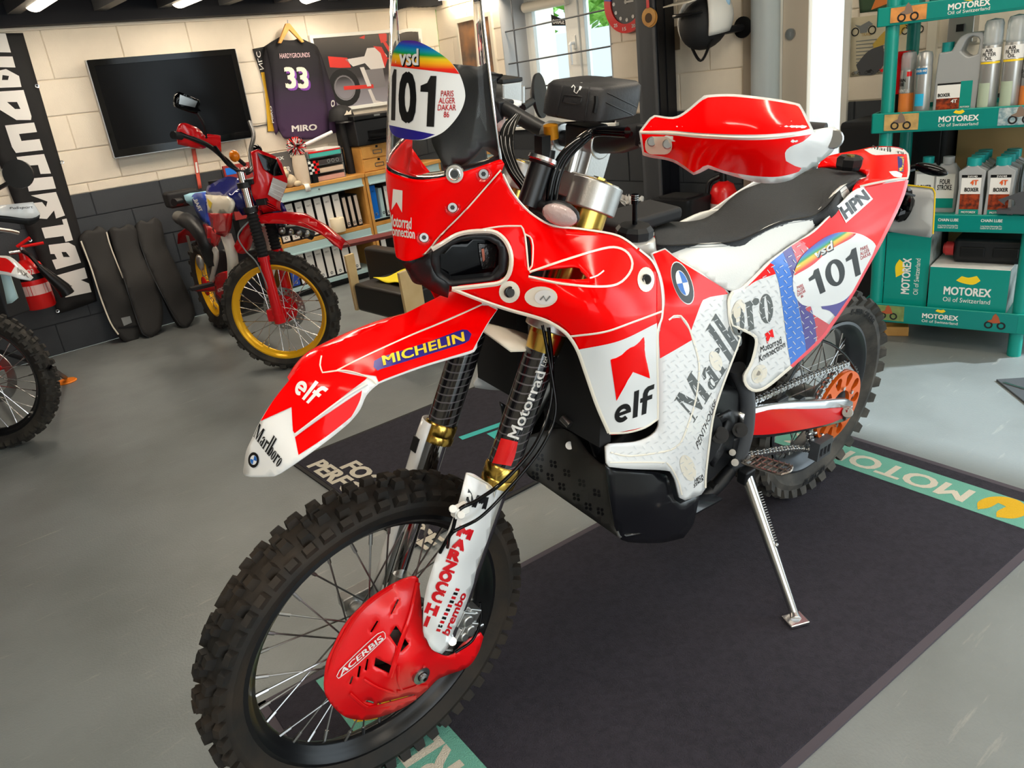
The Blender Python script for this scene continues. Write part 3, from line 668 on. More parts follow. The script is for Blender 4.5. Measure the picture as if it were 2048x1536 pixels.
def make_wheel(name, parent, c, R, half, bead, mats, nk, pattern, kh, spokes=36, hub_w=.035, hub_r=.032, rim_w=None, seg=72, ang=0.0, loc_rot=0.0, spoke_mat='steel', hub_mat='alu', label=None):
    wheel = part_empty(name, parent, c)
    if loc_rot: wheel.rotation_euler = (0, 0, loc_rot)
    if label: wheel['label'] = label
    rc = R-kh; rs = bead+(rc-bead)*.5
    prof = [(bead-.004, -half*.52), (bead+.012, -half*.7), (rs, -half*.98), (rc-.022, -half*.95), (rc-.008, -half*.7), (rc, -half*.3), (rc, half*.3), (rc-.008, half*.7), (rc-.022, half*.95), (rs, half*.98), (bead+.012, half*.7), (bead-.004, half*.52)]
    t = MB().lathe(prof, d=(0, 1, 0), n=seg)
    for i in range(nk):
        for (dy, lw, ll, tl, odd, dth) in pattern:
            if odd is None or odd == i % 2:
                a = 2*PI*(i+dth)/nk; rr = rc-.0-abs(dy/half)**3*.02
                knob(t, a, dy, rr, kh, lw, ll, tl)
    obj('tyre', t, mats[0], wheel, angle=35)
    rw = (rim_w or half*.55); b = bead
    rim = MB().lathe([(b+.004, -rw), (b+.006, -rw-.004), (b-.002, -rw-.006), (b-.012, -rw+.004), (b-.016, -rw*.5), (b-.024, -rw*.35), (b-.027, 0), (b-.024, rw*.35), (b-.016, rw*.5), (b-.012, rw-.004), (b-.002, rw+.006), (b+.006, rw+.004), (b+.004, rw)], d=(0, 1, 0), n=seg)
    obj('rim', rim, mats[1], wheel, angle=50)
    hub = MB().lathe([(.012, -hub_w-.012), (hub_r+.012, -hub_w-.004), (hub_r+.012, -hub_w+.004), (hub_r*.6, -hub_w+.012), (hub_r*.55, 0), (hub_r*.6, hub_w-.012), (hub_r+.012, hub_w-.004), (hub_r+.012, hub_w+.004), (.012, hub_w+.012)], d=(0, 1, 0), n=28)
    obj('hub', hub, hub_mat, wheel, angle=40)
    base = []
    for sgn in (-1, 1):
        for tr in (-1, 1):
            a = tr*1.25; p0 = V3((hub_r+.006)*math.cos(a), sgn*(hub_w-.001), (hub_r+.006)*math.sin(a)); p1 = V3(b-.022, sgn*.004, 0); d = p1-p0
            m = MB().cyl(p0, p0+d*.9, .0018, n=6).cyl(p0+d*.89, p0+d*1.0, .0036, n=6); base.append(m.mesh('spoke', spoke_mat))
    for i in range(spokes):
        o = place('spoke', base[(i % 4)], wheel); o.rotation_euler = (0, ang+2*PI*i/spokes, 0)
    return wheel
# ================================================================ red and white rally motorcycle
BK = bike_frame(.8579, 2.1867, 3.772988, .144603)
RB = thing('rally_motorcycle', 'red and white rally motorcycle with race number 101 on its side stand', 'motorcycle', matrix=BK.mat())
def b_(px, py, y): return BK.on(px, py, 'y', y)
def bx_(px, py, x): return BK.on(px, py, 'x', x)
mat('clear', (250, 252, 252), .0, trans=1, ior=1.22); mat('trim_cream', (236, 228, 212), .3, coat=.4)
# ---- wheels
make_wheel('front_wheel', RB, (1.506, 0, .348), .349, .047, .272, ('rubber', 'rim_black'), 56,
           [(-.011, .017, .02, 0, 0, 0), (.011, .017, .02, 0, 0, .1), (-.024, .016, .021, -.12, 1, 0), (.024, .016, .021, .12, 1, 0), (-.041, .014, .022, -.6, None, .25), (.041, .014, .022, .6, None, -.2), (.0, .012, .014, 0, 1, .45)], .0135, ang=.1)
make_wheel('rear_wheel', RB, (-.0, 0, .336), .337, .066, .238, ('rubber_rear', 'rim_grey'), 36,
           [(-.014, .024, .026, 0, 0, 0), (.014, .024, .026, 0, 0, 0), (-.036, .02, .028, -.18, 1, 0), (.036, .02, .028, .18, 1, 0), (-.058, .018, .03, -.6, None, .2), (.058, .018, .03, .6, None, -.2)], .018, hub_w=.045, hub_r=.05, rim_w=.045)
# side-wall lettering of the tyres
def ring_text(body, wheel_c, r, y, a0, span, h_, material, parent, flip=False, bold=.03):
    vv, ff = glyphs(body, bold); m = MB()
    for u, v in vv:
        a = a0+(-u if not flip else u)*span; rr = r+(v if not flip else (1-v))*h_; m.v.append((wheel_c[0]+rr*math.cos(a), y, wheel_c[2]+rr*math.sin(a)))
    m.f = ff; return obj('tyre_lettering', m, material, parent, angle=None)
ring_text('MICHELIN', (0, 0, .336), .266, .0655, 4.45, .42, .026, 'rim_grey', RB, flip=True)
ring_text('ENDURO 140/80-18', (0, 0, .336), .27, .0655, 2.35, .62, .018, 'black_matt', RB)
ring_text('MICHELIN', (1.506, 0, .348), .292, .0445, 5.5, .3, .012, 'rim_grey', RB, flip=True)
# ---- fork
FA, FB = b_(885, 1290, .1), b_(1186, 398, .1); fd = nrm(FB-FA)
def fk(t, y=.1, dx=0): p = FA+(FB-FA)*t; return V3(p[0]+dx, y, p[2])
carb = mat('fork_carbon', (22, 21, 24), .12, coat=1)
nt = carb.node_tree; wv = nt.nodes.new('ShaderNodeTexWave'); wv.bands_direction = 'Z'; wv.inputs['Scale'].default_value = 21; wv.inputs['Distortion'].default_value = 1.5
tc_ = nt.nodes.new('ShaderNodeTexCoord'); cr_ = nt.nodes.new('ShaderNodeValToRGB'); cr_.color_ramp.elements[0].position = .9; cr_.color_ramp.elements[0].color = rgb((20, 19, 22)); cr_.color_ramp.elements[1].position = .97; cr_.color_ramp.elements[1].color = rgb((92, 88, 92))
nt.links.new(tc_.outputs['Object'], wv.inputs['Vector']); nt.links.new(wv.outputs['Fac'], cr_.inputs[0]); nt.links.new(cr_.outputs[0], nt.nodes['Principled BSDF'].inputs['Base Color'])
FT0 = ((b_(978, 955, .1)-FA) @ (FB-FA))/((FB-FA) @ (FB-FA)); FT1 = ((b_(1070, 684, .1)-FA) @ (FB-FA))/((FB-FA) @ (FB-FA))
for y in (.1, -.1):
    leg = part_empty('fork_leg', RB)
    obj('stanchion', MB().cyl(fk(.02, y), fk(FT0, y), .024, n=20), 'chrome', leg)
    obj('carbon_wrap', MB().cyl(fk(FT0+.02, y), fk(FT1-.012, y), .0305, n=28), 'fork_carbon', leg)
    obj('seal_collar', MB().lathe([(.026, -.01), (.033, -.008), (.034, .004), (.032, .008), (.0335, .012), (.0335, .03), (.031, .034)], fk(FT0-.005, y), fd, 24), 'gold', leg)
    obj('outer_tube', MB().cyl(fk(FT1-.014, y), fk(FT1+.02, y), .0305, .034, n=28).cyl(fk(FT1+.02, y), fk(1.028, y), .034, n=28), 'gold', leg)
    obj('tube_cap', MB().cyl(fk(1.028, y), fk(1.036, y), .03, .027, n=24).cyl(fk(1.036, y), fk(1.042, y), .012, n=6), 'gold', leg)
    y2 = y*.78; obj('axle_lug', MB().cyl(fk(-.02, y2), fk(.06, y2), .022, n=20).cyl(V3(1.5, y2-.014, .345), V3(1.5, y2+.014, .345), .022, n=20).tube([fk(.0, y2), V3(1.5, y2, .345)], .014, 10), 'alu', leg)
lc = MB()
lc.add(*[[], []])
def clampmesh(t, th, ext):
    m = MB()
    for y in (.1, -.1): m.cyl(fk(t, y)-fd*th/2, fk(t, y)+fd*th/2, .045, n=28)
    c = fk(t, 0); m.box(c+V3(-.02, 0, 0), (.05+ext, .21, th*.9), (nrm(np.cross(V3(0, 1, 0), fd)), V3(0, 1, 0), fd)); return m
obj('triple_clamp', clampmesh(1.005, .05, .02), 'alu', RB, bevel=.003); obj('triple_clamp', clampmesh(FT1+.055, .045, .02), 'alu', RB, bevel=.003)
wm = MB().cyl(fk(FT0+.02, .1), fk(FT1-.012, .1), .0306, n=40); WS = MeshSurface(BK, wm, (1020, 820))
WS.text('lettering', 'Motorrad', [(1037, 880), (1092, 745), (1072, 741), (1014, 872)], 'paper', RB, bold=.02)
WS.text('lettering', 'Ltd', [(1090, 734), (1097, 716), (1088, 712), (1081, 730)], 'paper', RB)
WS.decal('band', [(1002, 876), (1036, 884), (1030, 912), (1022, 932), (984, 926), (992, 905)], 'red_plain', RB, step=6, off=.001)
# lower fork guards
SG = Surface(BK, [(934, 947, .135), (976, 968, .128), (989, 994, .118), (955, 1000, .158), (911, 1022, .138), (988, 1031, .115), (945, 1060, .158), (887, 1083, .138), (976, 1092, .118), (930, 1110, .158), (873, 1111, .136), (960, 1120, .12), (905, 1180, .155), (850, 1188, .132), (944, 1177, .125), (885, 1250, .15), (846, 1262, .132), (920, 1237, .128), (877, 1300, .142), (900, 1289, .13)])
GO = [(934, 945), (948, 948), (976, 967), (986, 979), (990, 994), (988, 1031), (977, 1092), (961, 1122), (944, 1177), (921, 1238), (907, 1262), (900, 1290), (884, 1308), (864, 1299), (853, 1278), (846, 1262), (850, 1190), (873, 1112), (888, 1082), (911, 1022), (925, 977)]
SG.panel('fork_guard', GO, 'white', RB, th=.003, step=10)
ex_ = nrm(np.cross(V3(0, 1, 0), fd)); ex_ = ex_*np.sign(ex_[0])
obj('fork_guard', MB().loft([[fk(t, -.1)+w*(math.cos(a)*ex_-math.sin(a)*V3(0, 1, 0)) for a in np.linspace(-.35, 1.7, 9)] for t, w in ((-.02, .036), (.1, .04), (.25, .043), (FT0-.02, .044), (FT0+.03, .042))]), 'white', RB, solid=.003, angle=70)
gm = fk(FT0-.03, -.1)+.0445*(math.cos(.2)*ex_-math.sin(.2)*V3(0, 1, 0)); obj('guard_mark', MB().box(gm, (.004, .02, .03), (ex_, V3(0, 1, 0), fd)), 'black', RB)
mat('red_print', (205, 16, 28), .35)
for ch, cx, cy, hw in zip('MARZOCCHI', (930, 919, 909, 900, 891, 883, 875, 864, 854), (1066, 1089, 1111, 1133, 1153, 1174, 1194, 1219, 1243), (15, 13, 13, 13, 13, 12, 12, 13, 4)):
    r_, u_ = np.array((.94, .34))*hw, np.array((.36, -.93))*11; c_ = np.array((cx, cy)); SG.text('lettering', ch, [c_-r_-u_, c_+r_-u_, c_+r_+u_, c_-r_+u_], 'red_print', RB, bold=.085)
SG.text('lettering', 'brembo', [(897, 1273), (934, 1188), (921, 1184), (884, 1266)], 'red_print', RB, bold=.04)
for k in range(11): SG.decal('checker', [(872+4.0*k*.95, 1262-8.1*k), (880+4.0*k*.95, 1264-8.1*k), (882+4.0*k*.95, 1259-8.1*k), (874+4.0*k*.95, 1257-8.1*k)], 'black' if k % 2 else 'red_print', RB, step=0, sm=False)
SG.decal('mark', [(937, 977), (943, 986), (947, 1000), (938, 1008), (932, 1000)], 'black', RB, step=0, sm=False)
SG.text('lettering', 'M', [(943, 1014), (972, 1019), (978, 995), (955, 990)], 'black', RB, bold=.08)
SG.line('guard_edge', [(934, 947), (976, 967), (986, 979), (990, 994), (988, 1031), (977, 1092), (961, 1122)], 2, 'offwhite', RB)
obj('hose_clamp', MB().box(b_(920, 1020, .165), (.03, .016, .018)).cyl(b_(906, 1018, .16), b_(906, 1018, .18), .007, n=12).cyl(b_(922, 1030, .16), b_(922, 1030, .18), .007, n=12), 'white_matt', RB, bevel=.002)
# brake lines down the fork
def sm3(pts, k=6):
    P = [np.array(p, float) for p in pts]; out = []
    for i in range(len(P)-1):
        p0 = P[i-1] if i else 2*P[0]-P[1]; p3 = P[i+2] if i+2 < len(P) else 2*P[-1]-P[-2]
        for j in range(k): out.append(cr(p0, P[i], P[i+1], p3, j/k))
    return out+[P[-1]]
def cable(name, pts, r, material='black_gloss', parent=RB, n=8): return obj(name, MB().tube(sm3([b_(*p) for p in pts]), r, n), material, parent, angle=80)
cable('brake_line', [(1097, 655, .13), (1104, 730, .14), (1100, 810, .16), (1070, 890, .175), (1010, 960, .175), (955, 1000, .175), (918, 1020, .17), (905, 1060, .165), (893, 1080, .15), (880, 1105, .14)], .0035)
cable('brake_line', [(1085, 650, .12), (1105, 760, .15), (1110, 830, .17), (1080, 900, .18), (1015, 980, .18), (960, 1035, .175), (905, 1065, .168), (895, 1095, .15)], .003)
# ---- front brake disc, guard, caliper
fc = V3(1.506, 0, .348)
obj('brake_disc', plate(ell(0, 0, .115, .115, 48), [ell(0, 0, .08, .08, 36)]+[ell(.098*math.cos(a), .098*math.sin(a), .005, .005, 8) for a in np.arange(0, 2*PI, PI/12)], fc+V3(0, .046, 0), V3(1, 0, 0), V3(0, 0, 1), .004), 'steel', RB)
obj('disc_carrier', MB().lathe([(.04, .046), (.082, .046), (.082, .042), (.04, .042)], fc, (0, 1, 0), 36), 'black', RB)
cal = part_empty('brake_caliper', RB)
for p, s in ((b_(925, 1232, .11), .02), (b_(938, 1222, .105), .016), (b_(930, 1250, .112), .018), (b_(918, 1262, .11), .016)): obj('body', MB().box(p, (s*2, .034, s*1.7), (nrm((.8, 0, .6)), V3(0, 1, 0), nrm((-.6, 0, .8)))).cyl(p+V3(0, .016, 0), p+V3(0, .022, 0), s*.6, n=14), 'alu', cal, bevel=.004)
obj('pin', MB().cyl(b_(935, 1262, .11), b_(963, 1250, .1), .006, n=10), 'silver', cal); obj('pin', MB().cyl(b_(905, 1283, .12), b_(905, 1283, .135), .008, n=12), 'silver', cal)
cable('brake_hose', [(960, 1205, .11), (961, 1240, .12), (945, 1280, .125), (910, 1305, .12)], .003)
DG = Surface(BK, [(831, 1153, .085), (784, 1168, .06), (743, 1194, .058), (707, 1228, .056), (666, 1295, .056), (650, 1340, .058), (650, 1387, .058), (691, 1434, .058), (748, 1436, .064), (820, 1408, .075), (874, 1359, .095), (846, 1248, .105), (885, 1311, .12), (936, 1320, .115), (962, 1268, .105), (828, 1335, .128), (780, 1340, .115), (790, 1290, .108), (740, 1300, .085), (720, 1380, .085), (780, 1400, .095), (700, 1330, .072), (780, 1220, .085)])
DO = [(831, 1153), (837, 1158), (841, 1191), (846, 1248), (854, 1277), (867, 1300), (885, 1311), (898, 1313), (908, 1309), (931, 1284), (962, 1265), (967, 1274), (957, 1305), (936, 1334), (898, 1349), (874, 1360), (854, 1380), (820, 1408), (784, 1426), (748, 1437), (722, 1440), (691, 1434), (666, 1413), (650, 1387), (648, 1362), (653, 1325), (666, 1295), (684, 1258), (707, 1228), (743, 1194), (784, 1168), (815, 1155)]
HL = [[(792, 1251), (818, 1288), (802, 1304), (779, 1271)], [(751, 1315), (783, 1331), (780, 1349), (748, 1333)], [(703, 1354), (707, 1352), (702, 1369), (698, 1370)], [(718, 1332), (722, 1332), (718, 1356), (714, 1355)], [(734, 1318), (737, 1318), (733, 1342), (729, 1341)], [(754, 1241), (757, 1243), (743, 1266), (740, 1264)], [(795, 1198), (798, 1200), (783, 1230), (781, 1228)], [(733, 1400), (748, 1404), (747, 1409), (731, 1405)], [(753, 1408), (830, 1388), (830, 1392), (756, 1413)]]
mat('red_guard', (226, 10, 18), .32, coat=.2, bump=.03, bscale=600)
dg = DG.panel('disc_guard', DO, 'red_guard', RB, th=.003, holes=HL, step=9, corner=40)
for k, (pts, w_) in enumerate((([(836, 1165), (822, 1230), (800, 1290), (780, 1355)], 9), ([(784, 1173), (745, 1200), (712, 1233), (674, 1300), (658, 1350)], 8), ([(795, 1385), (803, 1385), (830, 1376), (856, 1372)], 7), ([(731, 1418), (780, 1408), (832, 1395)], 7), ([(700, 1388), (722, 1408), (735, 1416)], 7), ([(728, 1360), (755, 1376), (790, 1388)], 6), ([(797, 1332), (797, 1365), (806, 1384), (835, 1372), (850, 1330)], 5))):
    DG.line('rib', pts, w_, 'red_guard', dg, off=.005)
DG.text('lettering', 'ACERBIS', [(681, 1353), (768, 1278), (762, 1270), (680, 1341)], 'white', dg, bold=.03, off=.006)
DG.line('outline', [(677, 1357), (679, 1341), (755, 1268), (770, 1267), (771, 1276), (715, 1328), (677, 1357)], 1.6, 'white', dg, off=.005)
obj('axle_nut', MB().lathe([(.004, .122), (.008, .122), (.009, .134), (.004, .136)], V3(*b_(829, 1336, .1)[[0]], 0, b_(829, 1336, .1)[2]), (0, 1, 0), 18).lathe([(.010, .12), (.018, .12), (.018, .126), (.010, .127)], V3(b_(829, 1336, .1)[0], 0, b_(829, 1336, .1)[2]), (0, 1, 0), 24), 'steel', RB)
obj('far_axle_clamp', MB().box(b_(712, 1190, -.1), (.07, .03, .03)).cyl(b_(700, 1200, -.1)+V3(0, -.02, 0), b_(700, 1200, -.1)+V3(0, .02, 0), .012, n=12), 'alu', RB, bevel=.003)
# ---- front mudguard
MF_ = Surface(BK, [(487, 946, -.022), (521, 841, -.012), (577, 762, -.01), (642, 704, -.008), (753, 654, -.008), (870, 597, -.008), (560, 947, .055), (585, 860, .04), (671, 742, .046), (820, 672, .046), (964, 609, .046), (640, 850, .07), (600, 920, .075), (683, 859, .085), (721, 818, .09), (753, 771, .09), (770, 762, .09), (841, 736, .09), (949, 703, .092), (976, 648, .07), (996, 618, .062), (540, 870, .015), (610, 760, .018), (760, 670, .018), (900, 612, .018)])
MO = [(486, 944), (488, 929), (492, 903), (504, 876), (521, 841), (545, 803), (577, 762), (601, 733), (642, 703), (694, 680), (753, 654), (812, 626), (870, 597), (905, 583), (964, 597), (996, 618), (976, 648), (955, 686), (949, 703), (899, 718), (841, 736), (770, 762), (753, 771), (733, 791), (721, 818), (703, 841), (683, 859), (650, 885), (600, 920), (560, 947), (548, 953), (501, 954), (487, 950)]
fen = MF_.panel('front_mudguard', MO, 'white', RB, th=.004, step=12, corner=60)
side = [(671, 742), (750, 702), (820, 672), (900, 638), (964, 609), (996, 618), (976, 648), (955, 686), (949, 703), (899, 718), (841, 736), (770, 762), (753, 771), (733, 791), (721, 818), (703, 841), (683, 859), (650, 885), (600, 920), (560, 947), (585, 880), (625, 810)]
obj('mudguard_side', MF_.grid([(p[0]+(6 if i < 15 else 0), p[1]+(6 if i < 15 else 0)) for i, p in enumerate(MO[6:-7])], step=14).mirror(1), 'red', fen, solid=.004, angle=60, recalc=False)
MF_.decal('graphic', [(521, 842), (545, 803), (577, 762), (601, 733), (642, 703), (694, 680), (753, 654), (812, 626), (870, 597), (905, 584), (962, 598), (964, 608), (820, 670), (755, 698), (722, 715), (672, 742), (735, 755), (730, 760), (690, 790), (640, 830), (590, 868), (586, 862), (583, 814)], 'red', fen, step=14)
MF_.decal('graphic', [(675, 741), (722, 718), (755, 701), (820, 673), (900, 640), (964, 611), (994, 620), (974, 648), (953, 686), (946, 699), (899, 714), (841, 732), (770, 758), (757, 764), (752, 752)], 'red', fen, step=14)
MF_.decal('graphic', [(590, 874), (640, 838), (690, 804), (724, 781), (720, 800), (706, 828), (695, 840), (650, 875), (597, 910)], 'red', fen, step=12)
MF_.line('crease', [(671, 742), (722, 716), (820, 671), (900, 638), (964, 609)], 3, 'trim_cream', fen); MF_.line('crease', [(643, 711), (640, 730), (645, 745), (690, 741), (735, 754), (752, 768)], 3, 'trim_cream', fen)
MF_.line('crease', [(590, 870), (640, 832), (690, 795), (735, 768)], 6, 'white', fen, off=.004)
MF_.decal('badge', [(762, 738), (755, 741), (747, 734), (748, 722), (760, 715), (850, 686), (925, 659), (935, 660), (943, 668), (938, 681), (930, 686), (850, 711)], 'navy', fen, off=.0022)
MF_.text('lettering', 'MICHELIN', [(767, 731), (930, 682), (927, 663), (763, 712)], 'yellow', fen, off=.0035, bold=.035, spacing=1.06)
MF_.text('lettering', 'elf', [(586, 783), (622, 812), (657, 778), (606, 744)], 'white', fen, off=.0022)
MF_.text('lettering', 'Marlboro', [(506, 872), (555, 936), (576, 905), (521, 838)], 'black', fen, off=.0022)
def roundel(S_, cx, cy, ux_, uy_, parent, off=.0022):
    ux_, uy_ = np.array(ux_, float), np.array(uy_, float)
    def c(r, a0=0, a1=360, ctr=False):
        p = [np.array((cx, cy))+ux_*(r*math.cos(math.radians(a)))+uy_*(r*math.sin(math.radians(a))) for a in np.linspace(a0, a1, 25 if not ctr else 8, endpoint=ctr)]
        return [np.array((cx, cy))]+p if ctr else p
    S_.decal('roundel', c(1.05), 'white', parent, off=off, step=7, sm=False); S_.decal('roundel_ring', c(1), 'black', parent, off=off+.001, step=7, sm=False); S_.decal('roundel_centre', c(.62), 'white', parent, off=off+.002, step=7, sm=False)
    for a in (0, 180): S_.decal('roundel_quarter', c(.58, a, a+90, True), 'bluebadge', parent, off=off+.003, step=7, sm=False)
roundel(MF_, 507, 920, (10.5, 4), (3, -15), fen)
# inner mudguard seen behind the fork
obj('inner_mudguard', MB().loft([[b_(x, y, 0)+V3(0, yy, -.15*abs(yy)) for yy in (-.09, -.05, 0, .05, .09)] for x, y in ((960, 655), (1000, 655), (1030, 660), (1055, 668))]), 'offwhite', RB, solid=.004)
# ---- number board: curved screen, clear above, red below
def srow(c, e, ye, n=25, pw=3.0):
    C, E_ = b_(c[0], c[1], 0), b_(e[0], e[1], ye); out = []
    for s in np.linspace(-1, 1, n): k = abs(s)**pw; out.append(V3(C[0]+(E_[0]-C[0])*k, ye*s, C[2]+(E_[2]-C[2])*k))
    return out
RU = [srow((832, -190), (953, -190), .1), srow((828, -130), (957, -130), .105), srow((820, 0), (963, 0), .112), srow((813, 120), (976, 120), .118), srow((806, 240), (990, 240), .124), srow((801, 352), (1001, 318), .127)]
RLr = [RU[-1], srow((800, 385), (1004, 341), .127), srow((799, 432), (930, 424), .088), srow((799, 480), (880, 474), .058), srow((800, 506), (862, 497), .046), srow((800, 519), (846, 513), .034)]
def dense(rows, k=5):
    out = []
    for i in range(len(rows)-1):
        p0 = rows[i-1] if i else rows[i]; p3 = rows[i+2] if i+2 < len(rows) else rows[i+1]
        for j in range(k): out.append([cr(a, b, c, d, j/k) for a, b, c, d in zip(p0, rows[i], rows[i+1], p3)])
    return out+[rows[-1]]
up_m = MB().loft(dense(RU)); lo_m = MB().loft(dense(RLr, 3))
scr = obj('windscreen', up_m, 'clear', RB, solid=.0032, angle=80, label='clear tall rally windscreen')
for s_ in (0, -1): obj('screen_edge', MB().tube(sm3([r_[s_] for r_ in RU]), .0024, 8), 'chrome', scr, angle=80)
brd = obj('front_board', lo_m, 'red', RB, solid=.004, angle=80, label='red lower front board')
both = MB(); both.add(up_m.v, up_m.f); both.add(lo_m.v, lo_m.f); NS = MeshSurface(BK, both, (850, 260))
OV = [(800, 84), (812, 81), (835, 83), (866, 98), (898, 121), (919, 148), (930, 183), (928, 207), (916, 232), (895, 257), (874, 271), (842, 280), (810, 278), (790, 272), (781, 262), (778, 240), (779, 180), (782, 132), (787, 103)]
pl_ = NS.decal('number_plate', OV, 'white', scr, off=.0016, step=9)
zt_, zb_ = NS.at([(835, 84)])[0][2], NS.at([(835, 142)])[0][2]
RB_STOPS = [(0, (220, 20, 20)), (.12, (228, 40, 20)), (.3, (244, 170, 20)), (.45, (230, 200, 30)), (.56, (20, 150, 60)), (.7, (20, 140, 170)), (.85, (20, 90, 190)), (1, (80, 40, 150))]
ramp_mat('rainbow_front', RB_STOPS, (0, 0, 1), zb_, zt_)
NS.decal('rainbow', [(782, 132), (787, 103), (800, 84), (812, 81), (835, 83), (866, 98), (898, 121), (919, 148)], 'rainbow_front', scr, off=.0022, step=8)
NS.decal('lower_field', [(778, 250), (820, 259), (870, 269), (842, 279), (810, 278), (790, 272), (781, 262)], 'navy', scr, off=.0022, step=8)
NS.text('numeral', '0', [(796, 246), (833, 247), (832, 143), (798, 143)], 'black', scr, off=.0026, bold=.05)
NS.text('numeral', '1', [(838, 252), (868, 254), (873, 152), (842, 151)], 'black', scr, off=.0026, bold=.05)
NS.decal('numeral', [(782, 240), (790, 241), (793, 139), (788, 138), (784, 152)], 'black', scr, off=.0026, step=0, sm=False)
NS.text('lettering', 'PARIS\nALGER\nDAKAR\n86', [(874, 235), (912, 235), (912, 181), (878, 181)], 'red_print', scr, off=.0026, bold=.015)
NS.text('lettering_shadow', 'vsd', [(799, 134), (839, 134), (839, 99), (801, 99)], 'black', scr, off=.0024, bold=.05); NS.text('lettering', 'vsd', [(797, 131), (837, 131), (837, 97), (799, 97)], 'white', scr, off=.003, bold=.03)
NS.decal('chevron', [(786, 378), (805, 381), (804, 425), (793, 404), (783, 420)], 'white_matt', brd, step=0, sm=False, off=.0018)
NS.text('lettering', 'Motorrad', [(777, 452), (823, 459), (823, 435), (778, 428)], 'white_matt', brd, bold=.03); NS.text('lettering', 'Konnection', [(777, 470), (830, 478), (829, 458), (777, 450)], 'white_matt', brd, bold=.03)
for (px, py) in ((967, 348), (905, 415), (848, 475)):
    p = NS.at([(px, py)])[0]; q = NS.at([(px, py)], .006)[0]; obj('screw', MB().cyl(p, q, .0085, .007, 16), 'screw_steel', brd); obj('screw_recess', MB().cyl(q, q+(q-p)*.15, .0038, n=6), 'black', brd); u_, v_, _ = basis(q-p); obj('washer', MB().tube([p+.0105*(math.cos(a)*u_+math.sin(a)*v_) for a in np.linspace(0, 2*PI, 20, endpoint=False)], .0022, 6, closed=True), 'clear', brd)
p = NS.at([(909, 348)])[0]; q = NS.at([(909, 348)], .006)[0]; d_ = nrm(q-p)
obj('quick_fastener', MB().cyl(p, q, .015, .013, 24).tube([q+.008*(math.cos(a)*basis(d_)[0]+math.sin(a)*basis(d_)[1])+d_*.002 for a in np.linspace(0, 2*PI, 20)], .0015, 6), 'chrome', brd); obj('fastener_stud', MB().cyl(q, q+d_*.006, .006, n=12), 'black', brd)
NS.line('clear_edge', [(1003, 341), (930, 424), (880, 474), (862, 497), (846, 513)], 6, 'trim_cream', brd, off=.001)
# instrument tower behind the screen
TWR = Surface(BK, [(912, 130, .02), (960, 140, .06), (1004, 239, .085), (986, 253, .08), (926, 327, .06), (880, 330, .04)])
TWR.panel('instrument_tower', [(905, 128), (951, 133), (966, 148), (1004, 239), (986, 256), (965, 290), (925, 327), (885, 330), (862, 270), (890, 200)], 'black_satin', RB, th=.09, step=16)
obj('roadbook_screen', MB().loft([[BK.on(x, y, 'y', yy) for x in (868, 905, 950)] for y, yy in ((150, .0), (260, .0))]), 'black_gloss', RB, solid=.03)
# ---- left and right fairing with tank shroud
FAIR = Surface(BK, [(1005, 346, .127), (930, 425, .09), (862, 500, .045), (913, 472, .072), (985, 464, .106), (1018, 500, .122), (1012, 548, .122), (960, 570, .095), (904, 577, .06), (1074, 437, .125), (1165, 459, .137), (1226, 468, .15), (1270, 497, .17), (1305, 521, .18), (1322, 556, .2), (1327, 600, .215), (1318, 660, .235), (1317, 780, .235), (1316, 840, .23), (1290, 856, .238), (1217, 866, .222), (1172, 748, .225), (1140, 676, .22), (1099, 645, .19), (1016, 620, .115), (1180, 600, .25), (1240, 640, .268), (1250, 760, .252), (1100, 560, .185), (1100, 500, .152), (1180, 520, .19)], lam=3e-4)
FO = [(1004, 346), (1021, 380), (1042, 408), (1067, 432), (1106, 452), (1165, 459), (1226, 468), (1253, 480), (1279, 497), (1305, 521), (1321, 556), (1327, 600), (1324, 638), (1316, 660), (1316, 716), (1317, 780), (1317, 838), (1290, 856), (1255, 866), (1223, 870), (1217, 866), (1194, 811), (1172, 748), (1156, 703), (1140, 676), (1124, 661), (1099, 645), (1073, 636), (1016, 620), (960, 600), (903, 578), (916, 572), (968, 567), (1000, 561), (1015, 545), (1019, 518), (1013, 495), (1002, 478), (984, 467), (945, 465), (913, 472), (886, 487), (862, 499), (930, 425)]
IN_ = [(1056, 551), (1074, 541), (1150, 532), (1163, 540), (1180, 557), (1150, 559), (1100, 556)]
SLOT = [(1049, 470), (1059, 474), (1063, 490), (1062, 530), (1056, 538), (1054, 505)]
fair = FAIR.panel('fairing', FO, 'red', RB, th=.004, holes=[IN_, SLOT], step=12, mirror=True, corner=45, label='red and white front fairing with tank shroud')
FAIR.decal('white_field', [(1154, 700), (1238, 682), (1314, 646), (1314, 716), (1315, 780), (1315, 836), (1290, 853), (1223, 867), (1219, 864), (1196, 811), (1174, 748)], 'white', fair, step=12)
FAIR.decal('chevron', [(1221, 720), (1288, 674), (1300, 757), (1266, 744), (1233, 802)], 'red', fair, off=.0024, step=10, sm=False)
FAIR.text('lettering', 'elf', [(1229, 850), (1304, 823), (1309, 768), (1230, 798)], 'black', fair, off=.0026)
